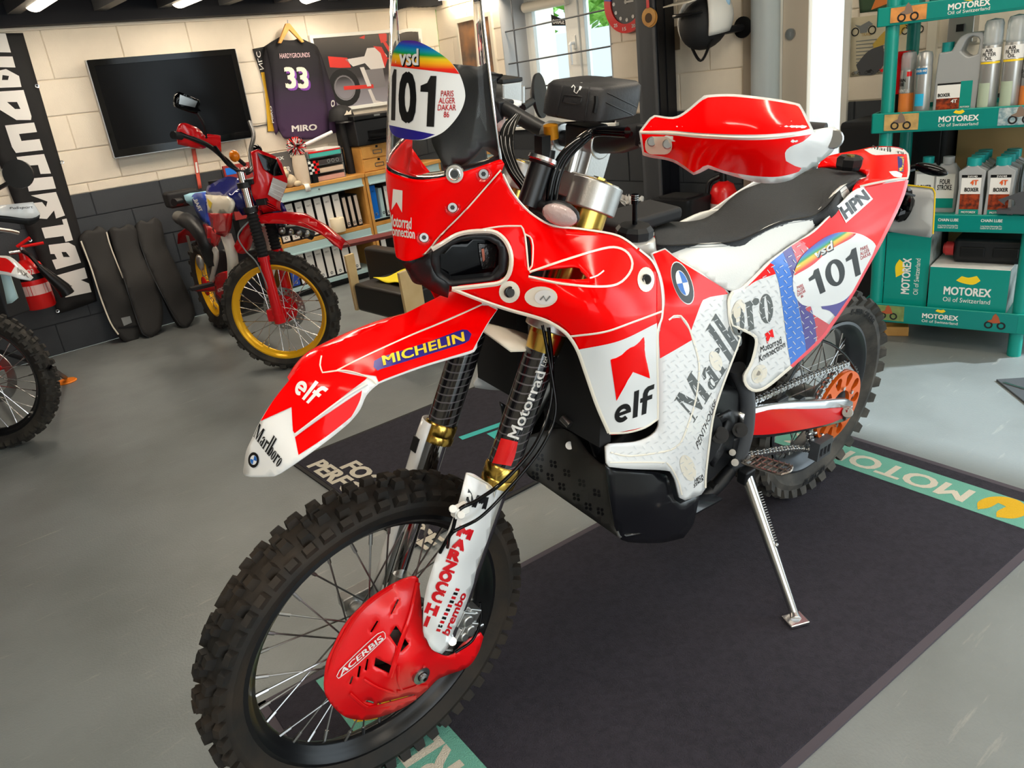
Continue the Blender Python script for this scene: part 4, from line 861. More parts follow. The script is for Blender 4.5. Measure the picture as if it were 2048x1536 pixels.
for pts, w_ in (([(904, 578), (960, 600), (1016, 619), (1073, 635), (1099, 645), (1124, 660), (1140, 676), (1156, 703), (1172, 748), (1194, 811), (1218, 866)], 7), ([(1218, 867), (1255, 865), (1290, 855), (1316, 838), (1316, 780), (1315, 716), (1316, 660), (1324, 636), (1326, 600), (1320, 556), (1305, 522), (1279, 499)], 4),
                ([(1006, 348), (1022, 380), (1043, 408), (1068, 431), (1106, 451), (1165, 458), (1226, 468), (1253, 480), (1275, 497)], 4), ([(864, 499), (886, 486), (913, 470), (945, 463), (984, 463), (1005, 475), (1018, 495), (1023, 520), (1018, 548), (1002, 565), (968, 571), (904, 578)], 9),
                ([(1141, 673), (1209, 664), (1267, 644), (1326, 622)], 4), ([(1059, 544), (1135, 518), (1206, 497), (1235, 495), (1256, 506), (1265, 527), (1258, 548), (1235, 568), (1194, 573), (1121, 567), (1057, 553)], 4.5), ([(947, 462), (1000, 453), (1042, 452), (1050, 470), (1057, 540)], 3.5), ([(1050, 468), (1060, 473), (1066, 490), (1064, 532), (1057, 541)], 3), ([(1180, 556), (1195, 551), (1208, 541)], 3)):
    FAIR.line('edge_trim', pts, w_, 'trim_cream', fair)
def plug(S_, px, py, rx, ry, parent):
    S_.decal('recess', [(px+rx*math.cos(a), py+ry*math.sin(a)) for a in np.linspace(0, 2*PI, 20, endpoint=False)], 'trim_cream', parent, off=.002, step=0, sm=False)
    p = S_.at([(px, py)], .002)[0]; q = S_.at([(px, py)], .008)[0]; obj('rubber_plug', MB().cyl(p, q, .0095, .008, 16).tube([q+.008*(math.cos(a)*V3(1, 0, 0)+math.sin(a)*V3(0, 0, 1)) for a in np.linspace(0, 2*PI, 18)], .0016, 6), 'black', parent)
plug(FAIR, 1019, 584, 21, 22, fair); plug(FAIR, 1292, 559, 17, 25, fair)
FAIR.decal('badge_oval', [(1082+33*math.cos(a), 594+21*math.sin(a)-6*math.cos(a)*0) for a in np.linspace(0, 2*PI, 24, endpoint=False)], 'trim_cream', fair, off=.002, step=0, sm=False); FAIR.decal('badge_disc', [(1090+21*math.cos(a), 595+15*math.sin(a)) for a in np.linspace(0, 2*PI, 20, endpoint=False)], 'white', fair, off=.003, step=0, sm=False)
FAIR.line('badge_mark', [(1080, 600), (1087, 592), (1092, 602), (1100, 592)], 3, 'grey_print', fair, off=.004)
# headlamp
HLo = [(863, 506), (886, 489), (913, 475), (945, 469), (983, 470), (1001, 481), (1012, 497), (1017, 518), (1012, 544), (998, 561), (960, 568), (904, 573), (869, 556), (862, 526)]
HLi = [(878, 512), (905, 490), (935, 480), (975, 480), (993, 490), (999, 508), (998, 540), (985, 556), (950, 561), (900, 566), (880, 550)]
HS = Surface(BK, [(863, 506, .046), (945, 469, .085), (1012, 497, .118), (1012, 544, .118), (904, 573, .06), (940, 520, .085)])
HD = Surface(BK, [(863, 506, .025), (945, 469, .055), (1012, 497, .078), (1012, 544, .078), (904, 573, .04), (940, 520, .055)])
hb = HS.panel('headlamp', HLo, 'black_satin', RB, th=.025, holes=[HLi], step=10, mirror=True, corner=22, label='dark headlamp in a black bezel')
HD.panel('lens', [(870, 508), (905, 484), (975, 474), (1000, 490), (1004, 545), (985, 560), (900, 570), (872, 552)], 'black_gloss', hb, th=.01, step=14)
HD.decal('reflector', [(957, 488), (985, 488), (993, 500), (990, 535), (965, 538), (960, 515)], mat('reflector_dark', (96, 92, 92), .12, .9, bump=.4, bscale=90), hb, off=.004, step=8)
HD.decal('bulb', [(963, 498), (968, 497), (970, 520), (966, 524)], mat('copper', (190, 110, 90), .3, .8), hb, off=.006, step=0)
BE = Surface(BK, [(796, 521, -.005), (848, 509, .03), (863, 506, .043), (819, 544, .0), (842, 567, .015), (895, 596, .04), (897, 572, .058), (869, 556, .048)])
BE.panel('beak', [(796, 521), (848, 511), (863, 505), (863, 530), (870, 556), (897, 571), (896, 596), (869, 586), (842, 568), (819, 545), (806, 529)], 'black_satin', RB, th=.02, step=14, mirror=True)
# ---- tank side and lower fairing
LOW = Surface(BK, [(1300, 505, .155), (1330, 495, .11), (1408, 549, .135), (1455, 582, .14), (1325, 600, .2), (1318, 700, .215), (1318, 850, .215), (1385, 640, .178), (1457, 625, .15), (1482, 675, .15), (1440, 791, .172), (1420, 890, .185), (1413, 976, .19), (1370, 1000, .2), (1345, 945, .215), (1319, 939, .222), (1215, 926, .212), (1214, 890, .2), (1303, 873, .21), (1375, 760, .2), (1365, 880, .215)], lam=3e-4)
LO_ = [(1305, 505), (1330, 496), (1360, 519), (1408, 549), (1450, 576), (1459, 586), (1457, 620), (1463, 655), (1482, 675), (1477, 692), (1460, 736), (1440, 791), (1427, 838), (1419, 897), (1413, 950), (1412, 976), (1403, 989), (1370, 1001), (1360, 996), (1351, 960), (1341, 943), (1319, 940), (1260, 938), (1220, 934), (1215, 926), (1213, 893), (1220, 888), (1271, 884), (1303, 872), (1316, 858), (1319, 840), (1318, 780), (1317, 716), (1318, 660), (1325, 630), (1328, 600), (1322, 556)]
low = LOW.panel('side_fairing', LO_, 'white', RB, th=.005, step=14, mirror=True, corner=45, label='white lower side fairing with red top')
LOW.decal('red_field', [(1306, 508), (1330, 499), (1360, 522), (1408, 552), (1450, 579), (1456, 588), (1420, 594), (1406, 600), (1390, 640), (1382, 662), (1370, 640), (1352, 632), (1340, 640), (1330, 655), (1320, 660), (1326, 630), (1330, 600), (1324, 556)], 'red', low, step=14)
LOW.decal('red_field', [(1319, 664), (1330, 650), (1345, 637), (1362, 636), (1378, 660), (1384, 680), (1350, 700), (1320, 717)], 'red', low, step=14)
LOW.line('crease', [(1338, 640), (1348, 632), (1362, 632), (1376, 650), (1388, 685), (1398, 725), (1397, 764), (1389, 811), (1367, 875), (1355, 892), (1330, 903), (1260, 912), (1222, 905)], 3.5, 'trim_cream', low)
LOW.line('crease', [(1220, 925), (1319, 925), (1338, 930), (1356, 960), (1364, 990)], 3, 'trim_cream', low)
LOW.line('edge', [(1459, 590), (1457, 620), (1463, 655), (1481, 675), (1476, 692), (1459, 736), (1439, 791), (1426, 838), (1418, 897), (1412, 950), (1411, 976)], 4, 'trim_cream', low)
roundel(LOW, 1365, 566, (18, -3), (-13, -41), low)
LOW.text('lettering', 'Marlb', [(1388, 846), (1489, 680), (1443, 607), (1338, 790)], mat('print_mid', (84, 88, 88), .3), low, off=.002)
LOW.text('lettering', 'PENTHOUSE', [(1397, 900), (1434, 806), (1430, 797), (1392, 886)], 'black', low, bold=0, off=.002)
LOW.text('lettering', 'MECA\nSTACK', [(1388, 976), (1408, 960), (1408, 946), (1388, 960)], 'black', low, bold=.03, off=.002)
for cx, cy, rx, ry in ((1376, 936, 15, 26), (1432, 722, 12, 20)): LOW.decal('fastener_recess', [(cx+rx*math.cos(a)-.25*ry*math.sin(a)*-1, cy+ry*math.sin(a)) for a in np.linspace(0, 2*PI, 22, endpoint=False)], 'trim_cream', low, off=.002, step=0, sm=False)
# ---- skid plate
SKF = Surface(BK, [(1032, 904, -.08), (1054, 945, -.07), (1124, 856, -.03), (1150, 872, .02), (1207, 1054, .11), (1210, 936, .16), (1229, 1060, .15), (1111, 987, 0), (1130, 930, 0)])
skm = mat('skid_carbon', (62, 60, 57), .45, bump=.05, bscale=700)
sk = SKF.panel('skid_plate', [(1030, 907), (1045, 880), (1090, 862), (1124, 856), (1150, 872), (1169, 901), (1194, 926), (1213, 934), (1222, 990), (1232, 1062), (1240, 1077), (1207, 1054), (1111, 987), (1054, 945)], 'skid_carbon', RB, th=.006, step=14, corner=40, label='black carbon skid plate with dimples')
for i, (px, py) in enumerate(((1080, 913), (1078, 935), (1106, 927), (1100, 953), (1133, 945), (1123, 972), (1163, 965), (1152, 993), (1193, 985), (1176, 1012), (1200, 1022), (1070, 950))):
    for dx, dy in ((-4, -4), (4, -2), (-3, 4), (5, 6)): SKF.decal('dimple', [(px+dx+3.2*math.cos(a), py+dy+3.6*math.sin(a)) for a in np.linspace(0, 2*PI, 8, endpoint=False)], 'black', sk, off=.001, step=0, sm=False)
p = SKF.at([(1139, 891)], .001)[0]; q = SKF.at([(1139, 891)], .007)[0]; obj('screw', MB().cyl(p, q, .009, n=16), 'steel', sk)
SKS = Surface(BK, [(1212, 932, .17), (1319, 949, .185), (1348, 1000, .185), (1398, 992, .17), (1387, 1047, .16), (1319, 1086, .15), (1255, 1083, .15), (1236, 1073, .152), (1300, 1010, .188)])
SKS.panel('skid_plate_side', [(1212, 930), (1225, 938), (1319, 946), (1336, 955), (1349, 1000), (1362, 1008), (1399, 991), (1387, 1047), (1367, 1076), (1319, 1086), (1255, 1084), (1236, 1074), (1228, 1040), (1219, 985)], mat('skid_black', (14, 15, 20), .35, coat=.3), RB, th=.006, step=14, mirror=True, corner=40)
obj('skid_plate_floor', MB().loft([[V3(x, y, z) for y in (-.16, 0, .16)] for x, z in ((.965, .405), (.9, .38), (.75, .345), (.62, .335))]), 'skid_black', RB, solid=.006)
# ---- seat
ST = Surface(BK, [(1309, 454, -.03), (1336, 443, -.04), (1375, 443, -.045), (1435, 421, -.055), (1480, 382, -.065), (1510, 370, -.07), (1600, 346, -.085), (1653, 332, -.085), (1689, 337, -.07), (1733, 352, .02), (1312, 487, .062), (1390, 487, .095), (1450, 484, .11), (1510, 466, .118), (1570, 440, .122), (1638, 424, .122), (1674, 385, .11), (1713, 359, .075), (1400, 462, .02), (1520, 415, .03), (1610, 385, .02)], lam=3e-4)
seat = ST.panel('seat', [(1309, 456), (1336, 444), (1375, 443), (1408, 437), (1435, 421), (1456, 401), (1480, 383), (1510, 370), (1555, 357), (1600, 346), (1653, 333), (1689, 336), (1719, 341), (1733, 350), (1730, 356), (1713, 360), (1689, 371), (1674, 386), (1659, 407), (1638, 425), (1614, 434), (1570, 441), (1540, 452), (1510, 467), (1480, 479), (1450, 485), (1390, 488), (1330, 491), (1312, 488)], 'seat_black', RB, th=.03, step=12, label='black and white rally seat')
SW_ = Surface(BK, [(1324, 490, .068), (1390, 487, .095), (1450, 484, .11), (1510, 466, .118), (1570, 440, .122), (1638, 424, .122), (1674, 385, .11), (1733, 354, .05), (1360, 520, .105), (1408, 549, .135), (1465, 581, .142), (1510, 552, .14), (1579, 493, .132), (1629, 460, .126), (1674, 415, .115), (1707, 382, .085), (1460, 530, .135)], lam=3e-4)
SW_.panel('seat_side', [(1318, 489), (1330, 490), (1390, 487), (1450, 484), (1480, 478), (1510, 466), (1540, 451), (1570, 440), (1614, 433), (1638, 424), (1659, 406), (1674, 385), (1689, 370), (1713, 359), (1733, 353), (1733, 360), (1707, 383), (1674, 416), (1629, 461), (1579, 494), (1540, 523), (1510, 553), (1482, 577), (1466, 582), (1450, 577), (1408, 550), (1360, 521)], 'seat_white', seat, th=.01, step=12)
g3 = SW_.grid([(1318, 489), (1390, 487), (1450, 484), (1510, 466), (1570, 440), (1638, 424), (1674, 385), (1733, 353), (1733, 360), (1674, 416), (1579, 494), (1510, 553), (1466, 582), (1408, 550)], step=20).mirror(1); g3.v = [(v[0], v[1]+.012, v[2]-.03) for v in g3.v]; obj('seat_side', g3, 'seat_white', seat, solid=.01, angle=60, recalc=False)
SW_.line('seam', [(1330, 497), (1390, 495), (1450, 492), (1480, 486), (1510, 474), (1540, 459), (1570, 448), (1614, 441), (1638, 432), (1660, 414), (1676, 392), (1713, 364)], 1.2, 'grey_print', seat, off=.001)
ST.line('piping', [(1312, 488), (1330, 491), (1390, 488), (1450, 485), (1480, 479), (1510, 467), (1540, 452), (1570, 441), (1614, 434), (1638, 425), (1659, 407), (1674, 386), (1689, 371), (1713, 360)], 2.2, 'black', seat, off=.002)
# ---- tail
TL = Surface(BK, [(1641, 328, -.09), (1653, 313, -.1), (1719, 299, -.1), (1749, 293, -.1), (1788, 293, -.095), (1806, 298, -.07), (1816, 310, -.02), (1818, 340, .08), (1815, 357, .127), (1749, 367, .122), (1719, 374, .118), (1700, 378, .11), (1690, 340, -.03), (1760, 325, 0)], lam=3e-4)
tl = TL.panel('tail_cowl', [(1636, 332), (1653, 313), (1719, 299), (1749, 293), (1788, 293), (1806, 298), (1815, 307), (1819, 340), (1816, 357), (1794, 359), (1749, 367), (1719, 374), (1705, 378), (1715, 362), (1733, 355), (1733, 346), (1715, 338), (1690, 334), (1660, 331)], 'red', RB, th=.006, step=10, corner=45, label='red tail cowl')
TL.decal('white_field', [(1728, 299), (1749, 295), (1788, 295), (1804, 300), (1812, 308), (1795, 308), (1760, 310), (1745, 309)], 'white', tl, step=8)
TL.text('lettering', 'Marlboro', [(1742, 297), (1808, 309), (1806, 299), (1745, 288)], 'black', tl, off=.002)
TL.decal('badge', [(1795, 313), (1804, 312), (1809, 318), (1807, 344), (1797, 344)], 'navy', tl, off=.002, step=0, sm=False); TL.text('lettering', 'MICHELIN', [(1806, 342), (1808, 314), (1799, 314), (1798, 342)], 'yellow', tl, off=.003, bold=.06)
TL.decal('sticker', [(1778, 343), (1793, 342), (1805, 348), (1803, 355), (1788, 353)], 'paper', tl, off=.002, step=0); TL.line('edge', [(1720, 373), (1749, 366), (1794, 358), (1815, 356), (1818, 340), (1815, 308), (1806, 299)], 4, 'white', tl)
fc_ = BK.on(1698, 330, 'y', -.01); obj('rear_filler_cap', MB().lathe([(.03, -.01), (.034, 0), (.034, .018), (.026, .024), (.008, .025), (0, .025)], fc_, (0, 0, 1), 8, caps=False), 'black', RB, angle=20); obj('filler_disc', MB().cyl(fc_+V3(0, 0, .025), fc_+V3(0, 0, .027), .01, n=14), 'gold', RB)
for a in np.arange(0, 2*PI, PI/3): pass
# ---- left rear side panel
SD = Surface(BK, [(1465, 581, .145), (1457, 619, .15), (1465, 651, .155), (1514, 682, .15), (1489, 752, .15), (1520, 781, .15), (1583, 734, .15), (1641, 680, .148), (1691, 610, .147), (1734, 535, .146), (1767, 475, .144), (1803, 400, .138), (1815, 358, .128), (1733, 360, .115), (1707, 383, .122), (1674, 416, .132), (1629, 461, .14), (1579, 494, .143), (1510, 553, .147), (1620, 580, .162), (1700, 470, .15)], lam=3e-4)
SDO = [(1466, 582), (1482, 577), (1510, 553), (1540, 523), (1579, 494), (1629, 461), (1674, 416), (1707, 383), (1725, 374), (1749, 368), (1794, 360), (1815, 358), (1803, 400), (1767, 475), (1734, 535), (1707, 585), (1691, 610), (1665, 648), (1641, 680), (1583, 734), (1540, 771), (1520, 781), (1505, 781), (1492, 772), (1488, 752), (1505, 724), (1514, 684), (1506, 669), (1465, 652), (1457, 622), (1458, 595)]
sd = SD.panel('side_panel', SDO, 'white', RB, th=.005, step=13, mirror=True, corner=45, label='left side number panel with race number 101 and stripes', mlabel='right side number panel')
SD.decal('red_field', [(1598, 482), (1629, 464), (1674, 419), (1707, 386), (1725, 377), (1749, 371), (1794, 363), (1812, 361), (1801, 400), (1765, 475), (1732, 535), (1726, 545), (1650, 520), (1610, 490)], 'red', sd, step=14)
SD.decal('red_field', [(1512, 556), (1541, 526), (1548, 530), (1551, 548), (1512, 562), (1490, 578)], 'red', sd, step=12)
SD.decal('stripe', [(1541, 525), (1566, 505), (1580, 540), (1590, 580), (1602, 640), (1612, 700), (1600, 718), (1583, 734), (1575, 690), (1566, 620), (1556, 560)], 'blue', sd, step=12)
SD.decal('stripe', [(1566, 504), (1583, 492), (1596, 530), (1605, 570), (1618, 600), (1633, 660), (1628, 690), (1613, 704), (1603, 640), (1591, 580), (1580, 540)], 'purple', sd, step=12)
SD.decal('stripe', [(1583, 492), (1600, 481), (1615, 500), (1612, 620), (1660, 650), (1642, 678), (1634, 680), (1626, 630), (1606, 570), (1596, 530)], mat('stripe_red', (206, 16, 36), .25, coat=.5), sd, step=12)
PLT = [(1586, 556), (1590, 540), (1602, 515), (1625, 492), (1655, 472), (1685, 464), (1720, 468), (1745, 482), (1752, 492), (1738, 525), (1715, 565), (1700, 590), (1680, 605), (1650, 612), (1612, 612), (1595, 600), (1587, 580)]
SD.decal('lower_field', [(1640, 606), (1700, 582), (1712, 571), (1690, 607), (1672, 634), (1660, 622), (1645, 618)], 'purple', sd, step=10, off=.002)
SD.decal('number_plate', PLT, 'white', sd, off=.0024, step=10)
e_ = nrm(SD.at([(1713, 467)])[0]-SD.at([(1589, 551)])[0]); u_ = SD.at([(1625, 490)])[0]-SD.at([(1651, 509)])[0]; ax_ = nrm(u_-e_*(u_ @ e_)); ramp_mat('rainbow_side', RB_STOPS, tuple(ax_), float(SD.at([(1651, 509)])[0] @ ax_), float(SD.at([(1630, 488)])[0] @ ax_))
SD.decal('rainbow', [(1589, 551), (1590, 540), (1602, 515), (1625, 492), (1655, 472), (1685, 464), (1713, 467), (1700, 478), (1660, 500), (1625, 530)], 'rainbow_side', sd, off=.0032, step=8)
SD.text('lettering_shadow', 'vsd', [(1631, 520), (1668, 500), (1666, 483), (1630, 504)], 'black', sd, off=.0036, bold=.05); SD.text('lettering', 'vsd', [(1629, 518), (1666, 498), (1664, 480), (1628, 502)], 'white', sd, off=.0046, bold=.03)
SD.text('numeral', '101', [(1630, 594), (1722, 549), (1712, 494), (1614, 548)], 'black', sd, off=.0036, bold=.05)
SD.text('lettering', 'PARIS\nALGER\nDAKAR\n86', [(1597, 600), (1613, 590), (1608, 566), (1592, 574)], 'red_print', sd, off=.0036, bold=.01); SD.text('lettering', 'PARIS\nALGER\nDAKAR', [(1722, 520), (1742, 510), (1738, 488), (1718, 497)], 'red_print', sd, off=.0036, bold=.01)
SD.decal('name_plate', [(1674, 412), (1725, 372), (1746, 398), (1692, 446)], 'white', sd, off=.0034, step=12, corner=30); SD.text('lettering', 'HPN', [(1692, 440), (1741, 397), (1727, 378), (1678, 416)], 'black', sd, off=.0048, bold=.06)
SD.text('lettering', 'ro', [(1466, 676), (1549, 641), (1543, 582), (1460, 617)], mat('print_dark', (92, 96, 94), .3), sd, off=.002)
SD.decal('chevron', [(1530, 668), (1545, 658), (1549, 677), (1541, 673), (1535, 688)], 'red', sd, off=.002, step=0, sm=False)
SD.text('lettering', 'Motorrad', [(1521, 706), (1564, 687), (1562, 673), (1521, 694)], 'black', sd, off=.002, bold=.01); SD.text('lettering', 'Konnection', [(1519, 725), (1571, 694), (1569, 681), (1518, 711)], 'black', sd, off=.002, bold=.01)
for pts, w_ in (([(1814, 360), (1802, 400), (1766, 475), (1733, 535), (1706, 585), (1690, 610), (1664, 648), (1640, 680), (1583, 733)], 7), ):
    SD.line('edge', pts, w_, mat('edge_red', (236, 30, 50), .25, coat=.5), sd, off=.001)
SD.line('edge', [(1466, 584), (1458, 600), (1459, 624), (1466, 651), (1505, 669), (1513, 684), (1504, 724), (1490, 752), (1493, 770), (1505, 780), (1520, 780), (1540, 769), (1583, 733)], 6, 'trim_cream', sd, off=.001)
for cx, cy, rx, ry in ((1477, 622, 13, 23), (1519, 748, 15, 19)):
    SD.decal('recess', [(cx+rx*math.cos(a)+.2*ry*math.sin(a)*-1, cy+ry*math.sin(a)) for a in np.linspace(0, 2*PI, 22, endpoint=False)], 'trim_cream', sd, off=.002, step=0, sm=False); SD.decal('recess_floor', [(cx-3+rx*.6*math.cos(a), cy+ry*.7*math.sin(a)) for a in np.linspace(0, 2*PI, 18, endpoint=False)], 'offwhite', sd, off=.0026, step=0, sm=False)
p = SD.at([(1516, 746)], .002)[0]; q = SD.at([(1516, 746)], .006)[0]; obj('screw', MB().cyl(p, q, .006, n=12), 'steel', sd)
mt_tread = mat('tread_mark', (212, 215, 218), .25)
def tread(S_, outline, parent, gap=17):
    o_ = np.array(outline, float); lo, hi = o_.min(0), o_.max(0); m = MB(); k = 0
    for j, y in enumerate(np.arange(lo[1]+8, hi[1], gap*.6)):
        for i, x in enumerate(np.arange(lo[0]+8+(gap/2 if j % 2 else 0), hi[0], gap)):
            a = .9 if j % 2 else -.5; t = np.array((math.cos(a), math.sin(a))); q = np.array((-t[1], t[0])); c = np.array((x, y)); P = np.array([c-t*4.2-q*.7, c+t*4.2-q*.7, c+t*4.2+q*.7, c-t*4.2+q*.7])
            if inside(o_, P).all(): m.add(S_.at(P, .0034, True), [(0, 1, 2, 3)])
    o = obj('tread_pattern', m, 'tread_mark', parent, angle=None); o['kind'] = 'stuff'
tread(SD, [(1470, 590), (1540, 530), (1600, 484), (1620, 500), (1600, 540), (1592, 600), (1640, 620), (1640, 672), (1583, 728), (1520, 776), (1498, 770), (1512, 690), (1500, 664), (1470, 648)], sd)
tread(LOW, [(1385, 650), (1410, 602), (1455, 592), (1460, 655), (1472, 680), (1435, 790), (1415, 900), (1408, 970), (1375, 985), (1345, 930), (1230, 925), (1220, 900), (1305, 880), (1322, 850), (1324, 722), (1380, 690)], low)
# ---- handguard, bars, bag, controls
HG = Surface(BK, [(1279, 263, 'x', 1.045), (1330, 267, 'x', 1.07), (1400, 271, 'x', 1.095), (1480, 275, 'x', 1.1), (1540, 274, 'x', 1.08), (1600, 268, 'x', 1.03), (1626, 262, 'x', .99), (1670, 265, 'x', .9), (1309, 230, 'x', 1.01), (1414, 190, 'x', 1.03), (1480, 190, 'x', 1.035), (1540, 196, 'x', 1.015), (1605, 215, 'x', .955), (1285, 310, 'x', 1.04), (1340, 320, 'x', 1.05), (1387, 349, 'x', 1.06), (1465, 352, 'x', 1.055), (1546, 367, 'x', 1.01), (1630, 331, 'x', .92), (1668, 300, 'x', .885)], lam=1e-4)
HGO = [(1278, 263), (1285, 310), (1300, 315), (1345, 324), (1387, 350), (1400, 346), (1417, 337), (1465, 352), (1510, 364), (1546, 367), (1579, 361), (1600, 349), (1630, 331), (1665, 304), (1675, 280), (1675, 259), (1668, 253), (1647, 256), (1627, 260), (1612, 229), (1600, 208), (1580, 203), (1540, 196), (1465, 188), (1414, 190), (1402, 196), (1354, 232), (1309, 230), (1300, 235)]
hg = HG.panel('handguard', HGO, 'white', RB, th=.004, step=10, corner=40, label='red and white plastic handguard')
g2 = HG.grid(HGO, step=14, corner=40).mirror(1); g2.v = [(v[0]-.04, v[1]+.04, v[2]-.02) for v in g2.v]; obj('handguard', g2, 'white', RB, solid=.004, angle=60, recalc=False)
HG.decal('red_field', [(1284, 262), (1302, 239), (1310, 234), (1356, 236), (1405, 200), (1416, 195), (1465, 193), (1540, 201), (1580, 208), (1597, 213), (1607, 231), (1620, 257), (1600, 262), (1540, 268), (1480, 269), (1400, 266), (1340, 261)], 'red', hg, step=12)
HG.decal('red_field', [(1283, 268), (1340, 270), (1400, 276), (1480, 280), (1540, 279), (1600, 272), (1624, 268), (1606, 283), (1580, 294), (1570, 306), (1572, 322), (1590, 332), (1603, 336), (1598, 343), (1575, 350), (1546, 354), (1500, 351), (1450, 342), (1415, 330), (1400, 338), (1387, 345), (1347, 319), (1300, 309), (1288, 304)], 'red', hg, step=12, holes=[])
HG.line('ridge', [(1280, 264), (1340, 266), (1400, 271), (1480, 275), (1540, 274), (1600, 267), (1626, 262)], 5, 'trim_cream', hg, off=.003)
HG.decal('screw_recess', rrect(1290, 273, 1344, 309, 15), 'trim_cream', hg, off=.006, step=8, sm=False)
for px, py in ((1304, 283), (1335, 288)):
    p = HG.at([(px, py)], .005)[0]; q = HG.at([(px, py)], .011)[0]; obj('screw', MB().cyl(p, q, .0075, .006, 14), 'steel', hg)
p = HG.at([(1667, 278)], .002)[0]; q = HG.at([(1667, 278)], .008)[0]; obj('end_bolt', MB().cyl(p, q, .014, .012, 18), 'steel', hg)
bar = [(.985, .0, 1.222), (.985, .05, 1.224), (.99, .1, 1.235), (1.0, .17, 1.258), (.985, .28, 1.275), (.94, .42, 1.28)]
bars = sm3([V3(p[0], -p[1], p[2]) for p in bar[:0:-1]]+[V3(*p) for p in bar]); obj('handlebar', MB().tube(bars, .0145, 14), 'black_satin', RB, angle=80)
for s in (1, -1):
    obj('grip', MB().tube([V3(.965, s*.34, 1.279), V3(.94, s*.42, 1.281), V3(.93, s*.452, 1.281)], .018, 14), 'black_matt', RB, angle=80)
    obj('lever', MB().tube([V3(1.03, s*.2, 1.25), V3(1.035, s*.3, 1.265), V3(1.01, s*.42, 1.26)], .006, 8), 'silver', RB)
    obj('lever_perch', MB().box(V3(1.0, s*.2, 1.258), (.04, .05, .035)), 'black_satin', RB, bevel=.004)
    obj('bar_riser', MB().box(V3(.99, s*.05, 1.195), (.05, .036, .07), (nrm((.9, 0, .35)), V3(0, 1, 0), nrm((-.35, 0, .9)))).cyl(V3(.986, s*.05-.02, 1.224), V3(.986, s*.05+.02, 1.224), .026, n=18), 'alu', RB, bevel=.004)
obj('taper', MB().tube([V3(.99, .07, 1.228), V3(.998, .13, 1.243), V3(1.0, .19, 1.262)], [.018, .022, .018], 14), 'black_satin', RB, angle=80)
obj('damper_sleeve', MB().cyl(b_(1155, 290, .035), b_(1140, 345, .035), .013, n=16), 'silver', RB); obj('damper_collar', MB().cyl(b_(1103, 277, -.0), b_(1101, 250, -.0), .013, n=16), mat('amber', (196, 130, 20), .35, .4), RB)
obj('riser_post', MB().cyl(b_(1098, 300, .0), b_(1092, 340, .0), .012, n=14).box(b_(1085, 300, .0), (.02, .02, .05)), 'black', RB)
obj('ignition_switch', MB().lathe([(.0, .03), (.022, .03), (.024, .026), (.022, .02), (.019, .018), (.019, -.05), (0, -.05)], b_(1075, 352, .09), fd, 24), 'black', RB); obj('switch_rim', MB().lathe([(.018, .031), (.0235, .031), (.0245, .025), (.0225, .022)], b_(1075, 352, .09), fd, 24), 'silver', RB)
obj('steering_head', MB().cyl(fk(.75, 0), fk(1.0, 0), .03, n=20), 'black_satin', RB)
for k in range(2):
    cable('wiring_loom', [(1255, 262+6*k, .2), (1192, 262+4*k, .12), (1158+3*k, 281+5*k, .11), (1126+7*k, 310+6*k, .105), (1108+9*k, 345+4*k, .105), (1099+10*k, 385, .105), (1095+10*k, 425, .105)], .0065)
for k in range(3): cable('control_cable', [(1030+3*k, 232, -.1), (1006+9*k, 262, -.06), (1005+8*k, 300, -.03), (1020+7*k, 340, .0), (1045+6*k, 375, .04)], .0055)
cable('clutch_cable', [(1262, 268, .2), (1230, 262, .15), (1190, 260, .11)], .004)
# tank bag on the bars
bag = part_empty('bar_bag', RB)
bg_rows = []
for zz, sc in ((-.042, .9), (-.036, .98), (0, 1), (.034, .97), (.043, .88)):
    row = []
    for k in range(28):
        a = 2*PI*k/28; ca, sa = math.cos(a), math.sin(a); e = .42
        row.append(V3(.975+.058*sc*abs(ca)**e*math.copysign(1, ca)+zz*-.15, .03+.077*sc*abs(sa)**e*math.copysign(1, sa), 1.296+zz*.66))
    bg_rows.append(row)
bgm = MB().loft(bg_rows, close_row=True, caps=True); obj('bag_body', bgm, mat('bag_black', (30, 30, 32), .5, bump=.1, bscale=200), bag, angle=50)
BGS = MeshSurface(BK, bgm, (1160, 205))
BGS.line('logo', [(1143, 175), (1147, 170), (1150, 174), (1148, 183), (1153, 187), (1160, 176)], 2, 'white_matt', bag, off=.001); BGS.decal('logo', [(1158, 178), (1161, 165), (1165, 165), (1164, 174), (1160, 181)], 'white_matt', bag, off=.0012, step=0)
BGS.line('seam', [(1126, 163), (1110, 240)], 3, 'black_matt', bag, off=.001); BGS.line('seam', [(1180, 165), (1168, 246)], 3, 'black_matt', bag, off=.001); BGS.line('patch', [(1128, 190), (1164, 193), (1160, 209), (1124, 205)], 2, 'black', bag, off=.001, closed=True); BGS.line('zip', [(1192, 192), (1192, 205), (1188, 226)], 8, 'black', bag, off=.003); BGS.line('rib', [(1215, 186), (1276, 215)], 2, 'black', bag, off=.001); BGS.line('rib', [(1212, 205), (1270, 232)], 2, 'black', bag, off=.001)
obj('bag_mount', MB().box(V3(.985, .03, 1.235), (.05, .06, .04)), 'black_satin', bag, bevel=.004)
